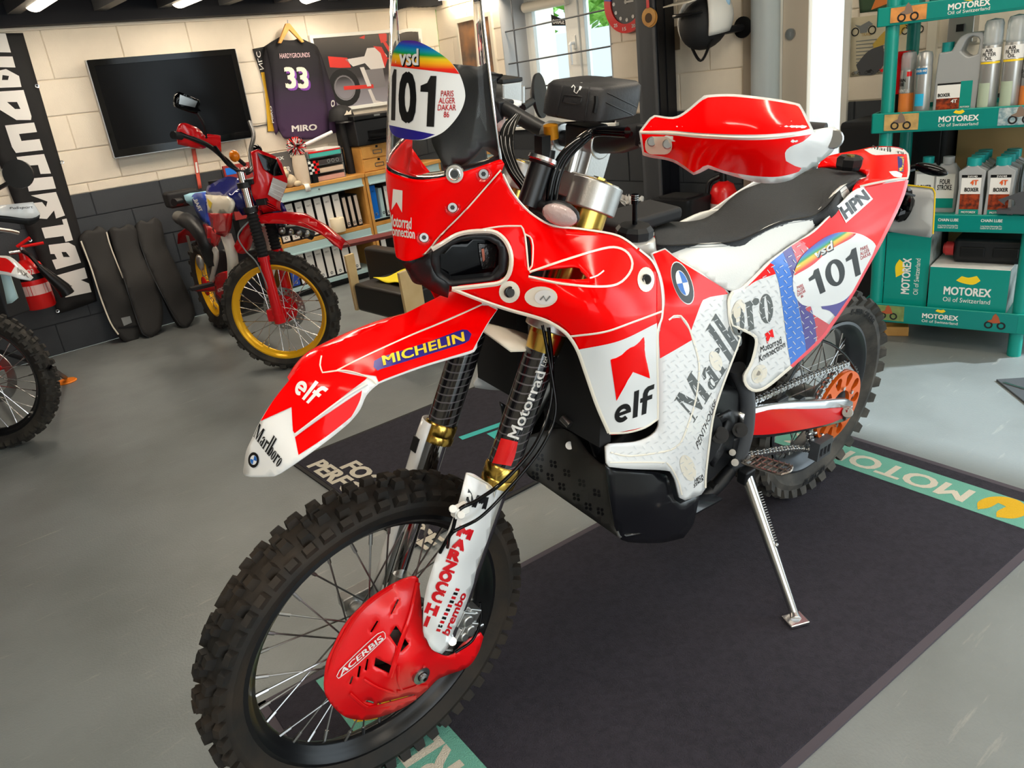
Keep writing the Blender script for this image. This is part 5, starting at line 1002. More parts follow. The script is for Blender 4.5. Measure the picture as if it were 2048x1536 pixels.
# far-side controls
obj('master_cylinder', MB().box(b_(1008, 183, -.24), (.05, .055, .04)), 'alu', RB, bevel=.004); obj('reservoir_lid', MB().box(b_(1008, 183, -.24)+V3(0, 0, .023), (.052, .058, .008)), 'black', RB, bevel=.002)
obj('mirror_stem', MB().cyl(b_(1041, 172, -.26), b_(1041, 205, -.26), .01, n=12), 'alu', RB); mm = b_(1077, 192, -.3); obj('bar_end_mirror', MB().lathe([(0, -.012), (.02, -.012), (.046, .0), (.047, .006), (.0, .008)], mm, nrm((-.35, .55, .1)), 28).tube([mm, b_(1060, 205, -.27), b_(1045, 215, -.25)], .008, 8), 'black_satin', RB)
obj('brake_perch', MB().cyl(b_(1000, 208, -.22), b_(1030, 218, -.2), .012, n=14), 'alu', RB)
# indicator at the fairing
ind = part_empty('indicator', RB); ic = b_(1119, 430, .15); ia = (nrm((-.35, .8, -.1)), nrm((.75, .45, 0)), V3(0, 0, 1))
obj('shell', MB().sphere(ic+V3(-.008, -.006, 0), (.034, .016, .02), 18, 10, ia), 'black_satin', ind); obj('lens', MB().sphere(ic, (.031, .014, .0175), 18, 10, ia), mat('lens_clear', (214, 190, 186), .12, trans=.35, bump=.5, bscale=120), ind); obj('stalk', MB().tube([ic, b_(1085, 415, .11), b_(1065, 410, .09)], .012, 10), 'black', ind)
# tank, filler and cap
obj('fuel_tank', MB().loft([[V3(x, w*math.sin(a), z0+hh*math.cos(a)) for a in np.linspace(-PI*.62, PI*.62, 13)] for x, w, z0, hh in ((1.0, .1, .86, .12), (.93, .13, .86, .14), (.84, .14, .86, .15), (.74, .12, .87, .12), (.66, .08, .88, .09))]), 'red', RB, angle=80)
fcap = BK.on(1268, 478, 'z', 1.03)
obj('filler_neck', MB().lathe([(.05, -.04), (.043, -.015), (.041, .0), (.035, .003), (0, .003)], fcap, (0, 0, 1), 28), mat('neck_silver', (206, 204, 198), .3, .3), RB, angle=40)
obj('filler_cap', MB().lathe([(.033, .003), (.037, .006), (.037, .02), (.03, .028), (.0, .03)], fcap, (0, 0, 1), 10), 'black_satin', RB, angle=15)
obj('breather_valve', MB().cyl(fcap+V3(0, 0, .028), fcap+V3(.003, 0, .07), .005, n=10).cyl(fcap+V3(.003, 0, .07), fcap+V3(.004, 0, .088), .007, n=12), 'black_gloss', RB)
for k in range(3): obj('valve_ring', MB().cyl(fcap+V3(.004, 0, .078+k*.004), fcap+V3(.004, 0, .0795+k*.004), .0075, n=12), 'silver', RB)
obj('tank_pad', MB().box(b_(1270, 435, -.06), (.2, .1, .03)), 'black_matt', RB, bevel=.01)
# ---- engine and frame
eng = part_empty('engine', RB)
obj('crankcase', MB().loft([[V3(x, y, z) for (y, z) in ((-w, z0), (-w*1.05, (z0+z1)/2), (-w, z1), (w, z1), (w*1.05, (z0+z1)/2), (w, z0))] for x, w, z0, z1 in ((.98, .1, .42, .6), (.9, .13, .38, .66), (.7, .135, .36, .66), (.55, .12, .38, .6), (.48, .09, .4, .55))], close_row=True, caps=True), 'black_satin', eng, bevel=.012)
obj('cylinder', MB().box(V3(.86, 0, .73), (.2, .2, .22), (nrm((1, 0, .2)), V3(0, 1, 0), nrm((-.2, 0, 1)))), 'black_matt', eng, bevel=.01)
for k in range(6): obj('fin', MB().box(V3(.875, 0, .66+k*.03), (.24, .225, .006)), 'black_satin', eng)
obj('radiator', MB().b2((1.06, .05, .7), (1.09, .19, .98)).b2((1.06, -.19, .7), (1.09, -.05, .98)), 'black_matt', eng)
obj('clutch_cover', MB().cyl(V3(.72, .12, .53), V3(.72, .155, .53), .085, .075, 28), 'black_satin', eng)
obj('drain_bolt', MB().cyl(b_(1125, 835, .1), b_(1140, 850, .12), .008, n=10), 'steel', eng)
for (px, py, r) in ((1480, 860, .018), (1465, 905, .008), (1440, 870, .02), (1470, 925, .009)): obj('bolt', MB().cyl(b_(px, py, .12), b_(px, py, .165), r, n=16).cyl(b_(px, py, .165), b_(px, py, .17), r*.5, n=6), 'steel' if r < .015 else 'black_satin', eng)
SPC = Surface(BK, [(1425, 830, .155), (1480, 830, .15), (1425, 960, .155), (1480, 960, .15)])
SPC.panel('sprocket_cover', [(1428, 840), (1465, 822), (1470, 850), (1455, 890), (1428, 935), (1420, 900)], 'black_satin', eng, th=.01, holes=[[(1436, 850), (1458, 838), (1448, 862), (1435, 876)], [(1432, 888), (1446, 880), (1436, 905)]], step=10)
fr_t = part_empty('frame', RB)
FRS = [[(1474, 735, .11), (1493, 790, .12), (1493, 850, .125), (1485, 890, .125), (1470, 935, .12)], [(1460, 940, .12), (1430, 975, .12), (1395, 1000, .11)]]
for pts, r in zip(FRS, (.02, .018)): obj('frame_tube', MB().tube(sm3([b_(*p) for p in pts]), r, 12), 'column_grey' if r > .019 else 'black_satin', fr_t, angle=80)
obj('frame_tube', MB().tube(sm3([V3(1.03, .0, 1.0), V3(1.02, .05, .85), V3(.98, .07, .62), V3(.9, .08, .46), V3(.75, .09, .39), V3(.52, .09, .39)]), .016, 10), 'black_satin', fr_t, angle=80); obj('frame_tube', MB().tube(sm3([V3(1.03, .0, 1.0), V3(1.02, -.05, .85), V3(.98, -.07, .62), V3(.9, -.08, .46), V3(.75, -.09, .39), V3(.52, -.09, .39)]), .016, 10), 'black_satin', fr_t, angle=80)
obj('footrest_hanger', MB().box(V3(.51, .1, .4), (.07, .05, .12)), 'black_satin', fr_t, bevel=.01); obj('footrest_hanger', MB().box(V3(.51, -.1, .4), (.07, .05, .12)), 'black_satin', fr_t, bevel=.01)
obj('subframe', MB().b2((-.2, -.07, .86), (.6, .07, .95)), 'black_satin', fr_t, bevel=.01)
obj('air_box', MB().b2((.1, -.1, .62), (.52, .1, .88)), 'black_matt', fr_t, bevel=.02)
obj('shock', MB().cyl(V3(.45, 0, .72), V3(.38, 0, .42), .03, n=16), 'black_satin', fr_t)
obj('exhaust', MB().tube(sm3([V3(1.0, -.05, .72), V3(1.06, -.1, .55), V3(.9, -.15, .45), V3(.6, -.15, .5), V3(.2, -.16, .65), V3(-.12, -.16, .76)]), [.022]*12+[.024]*6+[.03]*3+[.05]*10, 14), 'steel', fr_t, angle=80)
obj('pin', MB().cyl(b_(1412, 965, .1), b_(1432, 976, .13), .011, n=14), 'silver', fr_t)
# ---- swing arm, chain, sprocket
SA = Surface(BK, [(1486, 850, .128), (1700, 800, .122), (1700, 830, .122), (1490, 870, .128), (1600, 840, .128)])
SAO = [(1484, 830), (1500, 824), (1541, 814), (1588, 806), (1650, 802), (1697, 799), (1706, 804), (1704, 824), (1694, 840), (1653, 852), (1594, 865), (1536, 874), (1484, 876)]
sa = SA.panel('swing_arm', SAO, 'silver', RB, th=.035, step=16, mirror=True)
SA.decal('red_guard', [(1490, 847), (1498, 832), (1547, 819), (1624, 818), (1690, 815), (1685, 837), (1653, 849), (1594, 861), (1536, 869), (1488, 870)], 'red_guard', sa, off=.004, step=14)
obj('cross_member', MB().b2((.36, -.1, .4), (.5, .1, .48)), 'silver', sa, bevel=.01)
obj('axle_block', MB().box(b_(1695, 825, .125), (.03, .012, .04)).cyl(b_(1695, 825, .125), b_(1695, 825, .14), .016, n=18), 'steel', sa, bevel=.002); obj('rear_axle', MB().cyl(V3(0, -.14, .336), V3(0, .14, .336), .012, n=12), 'steel', sa)
spc = V3(-.0, .093, .336); teeth = []
for k in range(46):
    for f_, r in ((0, .122), (.3, .122), (.5, .131), (.8, .122)): a = 2*PI*(k+f_)/46; teeth.append((r*math.cos(a), r*math.sin(a)))
obj('rear_sprocket', plate(teeth, [ell(0, 0, .1, .1, 40)], spc, V3(1, 0, 0), V3(0, 0, 1), .005), 'steel', RB)
def petal(a, r0, r1, w0, w1):
    c, s = math.cos(a), math.sin(a); pts = []
    for k in range(9): t = -PI/2+PI*k/8; pts.append((r1-w1+w1*math.cos(t), w1*math.sin(t)))
    for k in range(7): t = PI/2+PI*k/6; pts.append((r0+w0+w0*math.cos(t), w0*math.sin(t)))
    return [(c*x-s*y, s*x+c*y) for x, y in pts]
obj('sprocket_carrier', plate(ell(0, 0, .112, .112, 60), [ell(0, 0, .052, .052, 28)]+[petal(2*PI*k/10, .064, .107, .009, .016) for k in range(10)], spc+V3(0, .002, 0), V3(1, 0, 0), V3(0, 0, 1), -.012), 'orange', RB)
for k in range(6): a = 2*PI*(k+.5)/6; c = spc+V3(.062*math.cos(a), .014, .062*math.sin(a)); obj('sprocket_bolt', MB().cyl(c, c+V3(0, .006, 0), .006, n=8), 'silver', RB)
cp = [(.56, .53), (.43, .515), (.2, .498), (-.02, .468)]+[(-.0+.132*math.cos(a), .336+.132*math.sin(a)) for a in np.linspace(PI*.5, -PI*.5, 12)]+[(.06, .205), (.18, .262), (.3, .305), (.42, .345), (.56, .4), (.6, .465)]
cpts = [V3(p[0], .096, p[1]) for p in smooth([np.array(p) for p in cp], True, .008)]; L_ = np.cumsum([0]+[np.linalg.norm(cpts[(i+1) % len(cpts)]-cpts[i]) for i in range(len(cpts))])
def on_path(s): s %= L_[-1]; i = int(np.searchsorted(L_, s, 'right')-1); i = min(i, len(cpts)-1); t = (s-L_[i])/(L_[i+1]-L_[i]+1e-9); return cpts[i]*(1-t)+cpts[(i+1) % len(cpts)]*t
nl = int(L_[-1]/.0159); chn = MB()
for k in range(nl):
    a, b = on_path(k*.0159), on_path((k+1)*.0159); d = nrm(b-a); e = np.cross(d, V3(0, 1, 0)); c = (a+b)/2; o_ = .0068 if k % 2 else .0045
    for s in (-1, 1): chn.prism([(-.0115, -.004), (-.009, -.008), (-.005, -.0078), (0, -.0055), (.005, -.0078), (.009, -.008), (.0115, -.004), (.0115, .004), (.009, .008), (.005, .0078), (0, .0055), (-.005, .0078), (-.009, .008), (-.0115, .004)], c+V3(0, s*o_, 0), d, e, .0022)
    chn.cyl(a+V3(0, -.009, 0), a+V3(0, .009, 0), .0038, n=7)
obj('drive_chain', chn, 'silver', RB, angle=40)
obj('chain_guide', plate(rect(-.035, -.03, .035, .03), [rect(-.028, -.02, -.012, .01), rect(-.008, -.02, .008, .01), rect(.012, -.02, .028, .01)], V3(*b_(1632, 890, .1)), V3(1, 0, 0), V3(0, 0, 1), -.03), 'column_grey', RB)
for px, py in ((1618, 868), (1630, 866), (1644, 870)): obj('guide_bolt', MB().sphere(b_(px, py, .105), .0065, 10, 6), 'silver', RB)
obj('chain_slider', MB().box(b_(1562, 806, .11), (.05, .012, .03)).box(b_(1592, 804, .1), (.06, .02, .02)), 'black_satin', RB, bevel=.003)
cable('rear_brake_hose', [(1641, 680, .12), (1665, 690, .11), (1690, 710, .1), (1708, 735, .095), (1715, 750, .09)], .004)
# ---- footpeg and side stand
pegc = b_(1530, 935, .2); peg = MB()
ring = [V3(.505+.022*math.cos(a)*1.0, .2+.062*math.sin(a), .405+.012*math.sin(a)) for a in np.linspace(0, 2*PI, 20, endpoint=False)]
ring = [V3(.508+(.026 if abs(math.cos(a)) > .3 else .02)*np.sign(math.cos(a))*min(1, abs(math.cos(a))*1.8), .2+.062*math.sin(a), .405+.012*math.sin(a)) for a in np.linspace(0, 2*PI, 24, endpoint=False)]
peg.tube(ring, .0035, 6, closed=True)
for k in range(-3, 4): peg.cyl(V3(.484, .2+k*.016, .405+k*.003), V3(.532, .2+k*.016, .405+k*.003), .0022, n=6)
peg.cyl(V3(.508, .14, .393), V3(.508, .26, .417), .0022, n=6)
for p in ring: peg.cyl(p, p+V3(0, 0, .007), .0025, .0015, 5)
for k in range(-3, 4): peg.cyl(V3(.508, .2+k*.016, .405+k*.003), V3(.508, .2+k*.016, .413+k*.003), .0022, .0014, 5)
obj('footpeg', peg, mat('peg_steel', (150, 140, 130), .35, 1), RB); obj('footpeg_mount', MB().cyl(V3(.508, .11, .385), V3(.508, .15, .395), .012, n=12), 'steel', RB)
k0 = b_(1492, 950, .155); k2 = BK.loc(gz(1588, 1226, .022)); k1 = k0*.45+k2*.55
std = part_empty('side_stand', RB)
obj('leg', MB().tube([k0, k0*.5+k1*.5, k1, k1*.5+k2*.5, k2], [.015, .0145, .0135, .012, .011], 14), 'silver', std, angle=80)
fz = BK.loc(gz(1592, 1240, .004)); obj('foot', MB().box(BK.loc(gz(1591, 1240, .014)), (.05, .045, .01), (BK.A @ V3(1, .2, 0), BK.A @ V3(-.2, 1, 0), BK.A @ V3(0, 0, 1))).tube([k2, BK.loc(gz(1591, 1240, .014))], [.011, .016], 10), 'silver', std, bevel=.003)
sp_ = []
for k in range(160): t = k/159; c = (k0*.88+k2*.12+V3(-.012, .012, .0))*(1-t)+(k0*.52+k2*.48+V3(-.006, .014, 0))*t; a = t*2*PI*20; sp_.append(c+.0065*(math.cos(a)*V3(1, 0, 0)+math.sin(a)*V3(0, .8, .5)))
obj('return_spring', MB().tube(sp_, .0014, 5), 'steel', std, angle=80)
obj('spring_hook', MB().sphere(k0*.5+k2*.5+V3(-.006, .014, 0), .007, 10, 6), 'steel', std); obj('stand_bracket', MB().box(k0, (.04, .03, .04)), 'black_satin', std, bevel=.006)
# ---- number plate, tail lamp, rear indicator
NP = Surface(BK, [(1775, 365, 'x', -.47), (1870, 378, 'x', -.47), (1866, 474, 'x', -.42), (1770, 455, 'x', -.42)])
npn = NP.panel('number_plate_back', [(1774, 366), (1850, 374), (1866, 377), (1870, 386), (1866, 466), (1860, 475), (1850, 474), (1770, 462)], mat('plate_grey', (168, 172, 172), .45), RB, th=.003, step=20, corner=20)
NP.line('plate_edge', [(1774, 366), (1850, 374), (1866, 377), (1870, 386), (1866, 468)], 3, 'yellow', npn, off=.001)
crm = MB()
rd = random.Random(3)
for k in range(9): p = BK.on(1800+rd.uniform(-14, 18), 408+rd.uniform(-22, 24), 'x', -.44); crm.sphere(p, (.02, .03, .024), 8, 6, (nrm((rd.uniform(-1, 1), 1, rd.uniform(-1, 1))), nrm((1, rd.uniform(-1, 1), 0)), V3(0, 0, 1)))
obj('tail_lamp_cover', crm, 'black_gloss', RB, angle=20)
ri = BK.on(1862, 339, 'x', -.4); obj('rear_indicator', MB().sphere(ri, (.018, .05, .016), 18, 10, (V3(1, 0, 0), nrm((0, 1, -.08)), V3(0, 0, 1))).tube([ri, BK.on(1830, 335, 'x', -.4), V3(-.3, -.02, .95)], .01, 8), 'black_gloss', RB)
obj('rear_mudguard', MB().loft([[V3(x, y, z) for y in (-.06, 0, .06)] for x, z in ((-.1, .93), (-.2, .93), (-.3, .9))]), 'black_matt', RB, solid=.006)
# ================================================================ red, white and blue trail motorcycle by the cabinets
_r0, _f0 = gz(447, 654), gz(588, 735); _h = math.atan2(_f0[1]-_r0[1], _f0[0]-_r0[0])
HK = bike_frame(_r0[0], _r0[1], _h, .0); WBH = float(np.linalg.norm(_f0-_r0)); STH = math.radians(-9.3)-_h
HF = bike_frame(_f0[0], _f0[1], math.radians(-9.3), .0)
HB = thing('trail_motorcycle', 'red trail motorcycle with gold rims and red white blue tank by the cabinets', 'motorcycle', matrix=HK.mat())
def h_(px, py, y): return HK.on(px, py, 'y', y)
def hf(px, py, y): return HK.loc(HF.wor(HF.on(px, py, 'y', y)))      # point in the steered front assembly, in bike axes
def hl(p): return HK.loc(HF.wor(p))
class Sub(Surface):
    """surface controlled in the steered frame but built in bike axes"""
    def __init__(s, ctrl, lam=1e-4):
        Surface.__init__(s, HF, ctrl, lam); s.fr = HK
mat('honda_red', (206, 14, 22), .2, coat=.4, spec=.4); mat('honda_blue', (38, 74, 178), .3, coat=.3); mat('honda_navy', (30, 34, 104), .2, coat=.4); mat('honda_white', (236, 226, 206), .3, coat=.3); mat('frame_white', (226, 220, 208), .35); mat('pale_blue', (150, 200, 220), .5)
WF = make_wheel('front_wheel', HB, hl((0, 0, .318)), .32, .042, .25, ('rubber_plain', 'gold_rim'), 44, [(-.012, .018, .026, 0, 0, 0), (.012, .018, .026, 0, 1, 0), (-.034, .016, .03, -.5, 0, 0), (.034, .016, .03, .5, 1, 0), (.0, .03, .014, 0, None, .5)], .011, hub_w=.04, hub_r=.036, loc_rot=STH, hub_mat='honda_red', spoke_mat='silver')
make_wheel('rear_wheel', HB, (0, 0, .29), .292, .05, .2, ('rubber_plain', 'gold_rim'), 38, [(-.014, .02, .026, 0, 0, 0), (.014, .02, .026, 0, 1, 0), (-.04, .018, .03, -.5, 0, 0), (.04, .018, .03, .5, 1, 0)], .012, hub_w=.045, hub_r=.05, hub_mat='honda_red', spokes=28)
# brake disc on the far side of the hub
dsc = plate(ell(0, 0, .115, .115, 44), [ell(0, 0, .075, .075, 30)]+[ell(.1*math.cos(a), .1*math.sin(a), .006, .006, 8) for a in np.arange(0, 2*PI, PI/10)]+[ell(.086*math.cos(a+.15), .086*math.sin(a+.15), .005, .005, 8) for a in np.arange(0, 2*PI, PI/10)], V3(0, .052, .318), V3(1, 0, 0), V3(0, 0, 1), .004)
def hfm(m): q = MB(); q.v = [tuple(hl(v)) for v in m.v]; q.f = m.f; return q
obj('brake_disc', hfm(dsc), 'steel', HB); obj('disc_carrier', hfm(MB().lathe([(.02, .05), (.076, .056), (.076, .05), (.02, .046)], (0, 0, .318), (0, 1, 0), 8)), 'honda_red', HB, angle=20)
a0, a1 = HF.on(484, 352, 'y', -.085), HF.on(561, 645, 'y', -.085)
a1 = V3(a1[0], 0, a1[2]); a0 = V3(a0[0], 0, a0[2])
for y in (-.085, .085):
    leg = part_empty('fork_leg', HB); P = lambda t: hl(V3(*(a0+(a1-a0)*t)[[0]], y, (a0+(a1-a0)*t)[2]))
    obj('stanchion', MB().cyl(P(-.03), P(.3), .02, n=16), 'chrome', leg); m = MB()
    for k in range(13): t = .24+.3*k/13; m.cyl(P(t), P(t+.3/26), .03, .024, 16, False).cyl(P(t+.3/26), P(t+.3/13), .024, .03, 16, False)
    obj('gaiter', m, 'black_matt', leg); obj('slider', MB().cyl(P(.53), P(.98), .025, .028, 18).cyl(P(.53), P(.56), .03, n=18).cyl(P(.94), P(1.0), .03, n=18), 'honda_red', leg); obj('clamp', MB().cyl(P(.04), P(.075), .034, n=16), 'black_satin', leg); obj('clamp', MB().cyl(P(.2), P(.235), .034, n=16), 'black_satin', leg)
obj('yoke', hfm(MB().box((a0[0]+.03, 0, a0[2]-.03), (.05, .2, .025)).box((a0[0]+.07, 0, a0[2]-.13), (.05, .2, .03))), 'black_satin', HB, bevel=.004)
obj('axle', hfm(MB().cyl((0, -.11, .318), (0, .11, .318), .01, n=12).box((-.005, -.085, .325), (.05, .03, .06))), 'honda_red', HB); obj('speedo_drive', hfm(MB().cyl((0, -.075, .318), (0, -.05, .318), .035, n=18)), 'honda_red', HB)
FE = Sub([(511, 433, -.06), (564, 425, -.045), (602, 429, -.045), (643, 452, -.04), (685, 486, -.02), (681, 494, .0), (651, 474, -.065), (594, 452, -.07), (538, 444, -.075), (513, 446, -.075), (600, 440, -.06)])
FEO = [(509, 436), (530, 428), (564, 425), (602, 428), (625, 437), (643, 450), (668, 470), (686, 486), (684, 494), (670, 493), (651, 475), (625, 460), (594, 451), (560, 447), (513, 447)]
g = FE.grid(FEO, step=8); FE.bvh = None; fe = obj('front_mudguard', g, 'honda_red', HB, solid=.005, angle=60, recalc=False)
fr_m = MB().loft([[hl(V3(x, y, z-(abs(y)/.07)**2*.03)) for y in np.linspace(-.065, .075, 9)] for x, z in [(HF.on(px, py, 'y', -.04)[0], HF.on(px, py, 'y', -.04)[2]) for px, py in ((530, 430), (564, 426), (602, 430), (643, 453), (668, 473), (685, 488))]]); obj('mudguard_top', fr_m, 'honda_red', fe, solid=.004, angle=80)
# headlamp cowl and screen
CW = Sub([(507, 301, -.07), (556, 316, .02), (572, 355, .06), (560, 420, .02), (526, 425, -.06), (503, 375, -.09), (536, 360, -.06), (545, 400, -.05)])
cw = obj('headlamp_cowl', CW.grid([(505, 303), (515, 299), (556, 316), (566, 335), (572, 352), (575, 366), (561, 404), (562, 421), (527, 426), (507, 396), (502, 372), (508, 350)], step=10), 'honda_red', HB, solid=.03, angle=50, recalc=False)
CW.bvh = None
for nm, pl, mt_, of in (('screen', [(514, 305), (553, 319), (566, 350), (548, 352), (528, 338)], 'black_gloss', .012), ('headlamp', [(546, 355), (575, 367), (560, 403), (536, 389)], mat('lamp_lens', (190, 186, 184), .12, bump=.6, bscale=60), .02), ('vent', [(527, 398), (552, 414), (551, 420), (530, 412)], 'black', .012)): CW.decal(nm, pl, mt_, cw, off=of, step=10, sm=False)
for k in range(3): CW.line('lens_bar', [(540+k*1.2, 384-k*9), (564+k*3, 396-k*9)], 1.2, 'white', cw, off=.024)
for k in range(3): CW.line('grille', [(529, 400+k*5), (551, 412+k*4)], 2, 'honda_red', cw, off=.014)
# bars and controls, steered with the fork
bl_ = [hf(360, 268, -.36), hf(415, 290, -.25), hf(450, 318, -.14), hf(482, 345, -.06)]
br_ = [hl(V3(HF.loc(HK.wor(p))[0], -HF.loc(HK.wor(p))[1], HF.loc(HK.wor(p))[2])) for p in bl_[::-1]]
obj('handlebar', MB().tube(sm3(bl_+br_), .011, 10), 'black', HB, angle=80); obj('grip', MB().cyl(hf(346, 270, -.4), hf(362, 272, -.35), .017, n=12), 'black_matt', HB)
HGH = Sub([(356, 248, -.36), (398, 258, -.27), (411, 286, -.25), (405, 297, -.25), (356, 290, -.35), (380, 270, -.33), (441, 271, -.18), (443, 304, -.17)])
obj('handguard', HGH.grid([(355, 262), (361, 248), (371, 246), (398, 258), (411, 275), (417, 268), (441, 271), (443, 304), (432, 300), (420, 290), (405, 298), (380, 294), (356, 289)], step=8), 'honda_red', HB, solid=.02, angle=50, recalc=False)
mir = Sub([(352, 188, -.38), (400, 203, -.3), (394, 227, -.3), (356, 216, -.38)]); obj('mirror', mir.grid([(352, 210), (353, 190), (360, 184), (399, 201), (400, 210), (394, 228), (384, 226), (360, 218)], step=8), 'black_gloss', HB, solid=.025, angle=50, recalc=False); mir.bvh = None; mir.decal('mirror_back', [(360, 189), (395, 203), (390, 215), (358, 208)], 'steel', HB, off=.003, step=0, sm=False)
obj('mirror_stem', MB().tube(sm3([hf(394, 226, -.3), hf(408, 250, -.28), hf(413, 276, -.26)]), .005, 8), 'black', HB)
ic = hf(469, 312, -.12); obj('indicator', MB().sphere(ic, (.03, .024, .028), 14, 8), mat('amber_lens', (240, 130, 20), .2, trans=.2), HB); obj('indicator_stalk', MB().cyl(ic, hf(490, 330, -.08), .01, n=8), 'black', HB); ic2 = hl(V3(HF.loc(HK.wor(ic))[0], .14, HF.loc(HK.wor(ic))[2])); obj('indicator', MB().sphere(ic2, (.03, .024, .028), 14, 8), 'black_gloss', HB)
for k in range(3): obj('control_cable', MB().tube(sm3([hf(425+k*3, 292, -.22), hf(455+k*4, 330+k*2, -.16), hf(480+k*3, 342, -.1), hf(500, 336+k*4, -.07)]), .004, 6), 'black', HB, angle=80)
obj('speedo_cable', MB().tube(sm3([hf(500, 440, -.1), hf(476, 470, -.13), hf(490, 500, -.13), hf(516, 530, -.12), hf(545, 600, -.1)]), .004, 6), 'grey_print', HB, angle=80)
# tank and side panels (its right side faces the camera)
TK = Surface(HK, [(383, 391, -.1), (409, 384, -.13), (455, 391, -.13), (462, 406, -.13), (421, 452, -.15), (451, 471, -.14), (394, 429, -.11), (432, 467, -.15), (477, 357, -.04), (417, 369, -.06), (455, 354, -.03), (477, 384, -.08)], lam=1e-3)
def hp(name, pl, mt_, th=.02, step=8, sm=True): return obj(name, TK.grid(pl, step=step, sm=sm), mt_, HB, solid=th, angle=60, recalc=False)
hp('side_panel', [(382, 395), (390, 386), (411, 384), (416, 425), (422, 453), (400, 438), (390, 420)], 'honda_blue'); hp('tank_panel', [(411, 389), (455, 391), (463, 406), (458, 427), (415, 426)], 'honda_white'); hp('tank_panel', [(415, 426), (458, 427), (455, 460), (449, 474), (432, 468), (421, 452)], 'honda_red')
hp('tank_top', [(411, 389), (414, 373), (430, 364), (455, 353), (478, 356), (479, 386), (460, 392)], 'honda_navy', .12); hp('lower_panel', [(403, 448), (424, 455), (440, 470), (428, 494), (414, 480)], 'honda_red')
g = TK.grid([(411, 389), (455, 391), (463, 406), (451, 471), (421, 452)], step=12).mirror(1); g.v = [(v[0], v[1], v[2]-.07) for v in g.v]; obj('tank_panel', g, 'honda_navy', HB, solid=.02, angle=60, recalc=False)
TK.decal('badge', [(417, 412), (414, 396), (424, 406), (421, 418)], 'yellow', HB, off=.004, step=0); TK.text('lettering', 'TRAIL', [(399, 425), (386, 398), (393, 395), (405, 421)], 'paper', HB, off=.004, bold=.04)
obj('fuel_cap', MB().cyl(h_(430, 368, -.02), h_(430, 368, -.02)+V3(0, 0, .02), .035, n=16), 'black', HB); obj('seat', MB().loft([[h_(px, py, y)+V3(0, 0, dz) for y, dz in ((-.11, -.02), (-.06, .0), (0, .005), (.06, 0), (.11, -.02))] for px, py in ((412, 384), (395, 386), (380, 388), (368, 392))]), 'pale_blue', HB, solid=.05, angle=80)
obj('rear_rack', MB().box(h_(363, 396, 0), (.12, .2, .1)), 'black_matt', HB, bevel=.02); obj('rear_indicator', MB().cyl(h_(348, 405, -.15), h_(362, 403, -.1), .022, n=12), 'black_satin', HB)
# exhaust, frame, engine
ex = sm3([h_(360, 437, -.17), h_(385, 447, -.16), h_(405, 470, -.15), h_(417, 495, -.14), h_(425, 520, -.12)]); obj('silencer', MB().tube(ex, [.036, .037, .038]+[.046]*(len(ex)-3), 16), 'black_satin', HB, angle=80); obj('silencer_tip', MB().tube([h_(357, 434, -.17), h_(374, 441, -.165)], [.036, .039], 16), mat('ash', (86, 84, 80), .5), HB)
for pts, r in (([(452, 470, -.11), (462, 500, -.11), (466, 530, -.11), (466, 575, -.1)], .03), ([(424, 490, -.12), (433, 510, -.12), (428, 545, -.11), (424, 560, -.1)], .016), ([(424, 490, -.12), (430, 470, -.1), (445, 460, -.08)], .016), ([(466, 575, -.1), (460, 600, -.09), (452, 612, -.08)], .02)):
    obj('frame_tube', MB().tube(sm3([h_(*p) for p in pts]), r, 10), 'frame_white', HB, angle=80); obj('frame_tube', MB().tube(sm3([V3(*(h_(*p)*V3(1, -1, 1))) for p in pts]), r, 10), 'frame_white', HB, angle=80)
EN = Surface(HK, [(430, 550, -.13), (451, 542, -.13), (456, 595, -.12), (443, 606, -.12), (430, 588, -.13)]); obj('engine_cover', EN.grid([(430, 553), (438, 546), (451, 543), (457, 570), (457, 595), (444, 607), (431, 590)], step=8), 'honda_red', HB, solid=.03, angle=40, recalc=False); EN.text('lettering', 'HONDA', [(436, 585), (449, 580), (448, 572), (435, 578)], 'paper', HB, off=.004)
obj('engine', MB().loft([[V3(x, y, z) for y, z in ((-w, a), (-w, b), (w, b), (w, a))] for x, w, a, b in ((.42, .08, .24, .4), (.55, .11, .2, .5), (.75, .11, .22, .62), (.86, .08, .28, .6))], close_row=True, caps=True), 'black_satin', HB, bevel=.015)
SKH = Surface(HK, [(455, 576, -.12), (481, 575, -.08), (478, 612, -.06), (452, 618, -.1)]); obj('bash_plate', SKH.grid([(456, 578), (476, 572), (482, 580), (478, 606), (456, 619), (450, 612)], step=10), 'alu', HB, solid=.01, angle=50, recalc=False)
obj('tank_shroud', Surface(HK, [(470, 480, -.1), (512, 440, -.05), (500, 500, -.04), (476, 505, -.1)]).grid([(468, 492), (480, 470), (505, 440), (513, 450), (500, 498), (486, 508), (474, 505)], step=10), 'honda_red', HB, solid=.12, angle=50, recalc=False)
obj('footpeg', MB().box(h_(404, 573, -.2), (.05, .13, .02)), 'black_matt', HB, bevel=.003); obj('number_tag', MB().box(h_(379, 488, -.14), (.05, .004, .1)), mat('tag_grey', (110, 108, 100), .6), HB); obj('rear_brake', MB().sphere(h_(400, 525, -.1), (.03, .02, .05), 10, 8), 'alu', HB)
obj('swing_arm', MB().tube([V3(0, -.1, .29), V3(.5, -.09, .36)], .022, 10), 'honda_red', HB); obj('swing_arm', MB().tube([V3(0, .1, .29), V3(.5, .09, .36)], .022, 10), 'honda_red', HB); obj('rear_mudguard', MB().loft([[V3(x, y, z) for y in (-.08, 0, .08)] for x, z in ((.3, .7), (.05, .68), (-.2, .62), (-.28, .55))]), 'honda_red', HB, solid=.005)
obj('side_stand', MB().tube([V3(.45, .12, .3), V3(.42, .3, .01)], .012, 8), 'steel', HB)
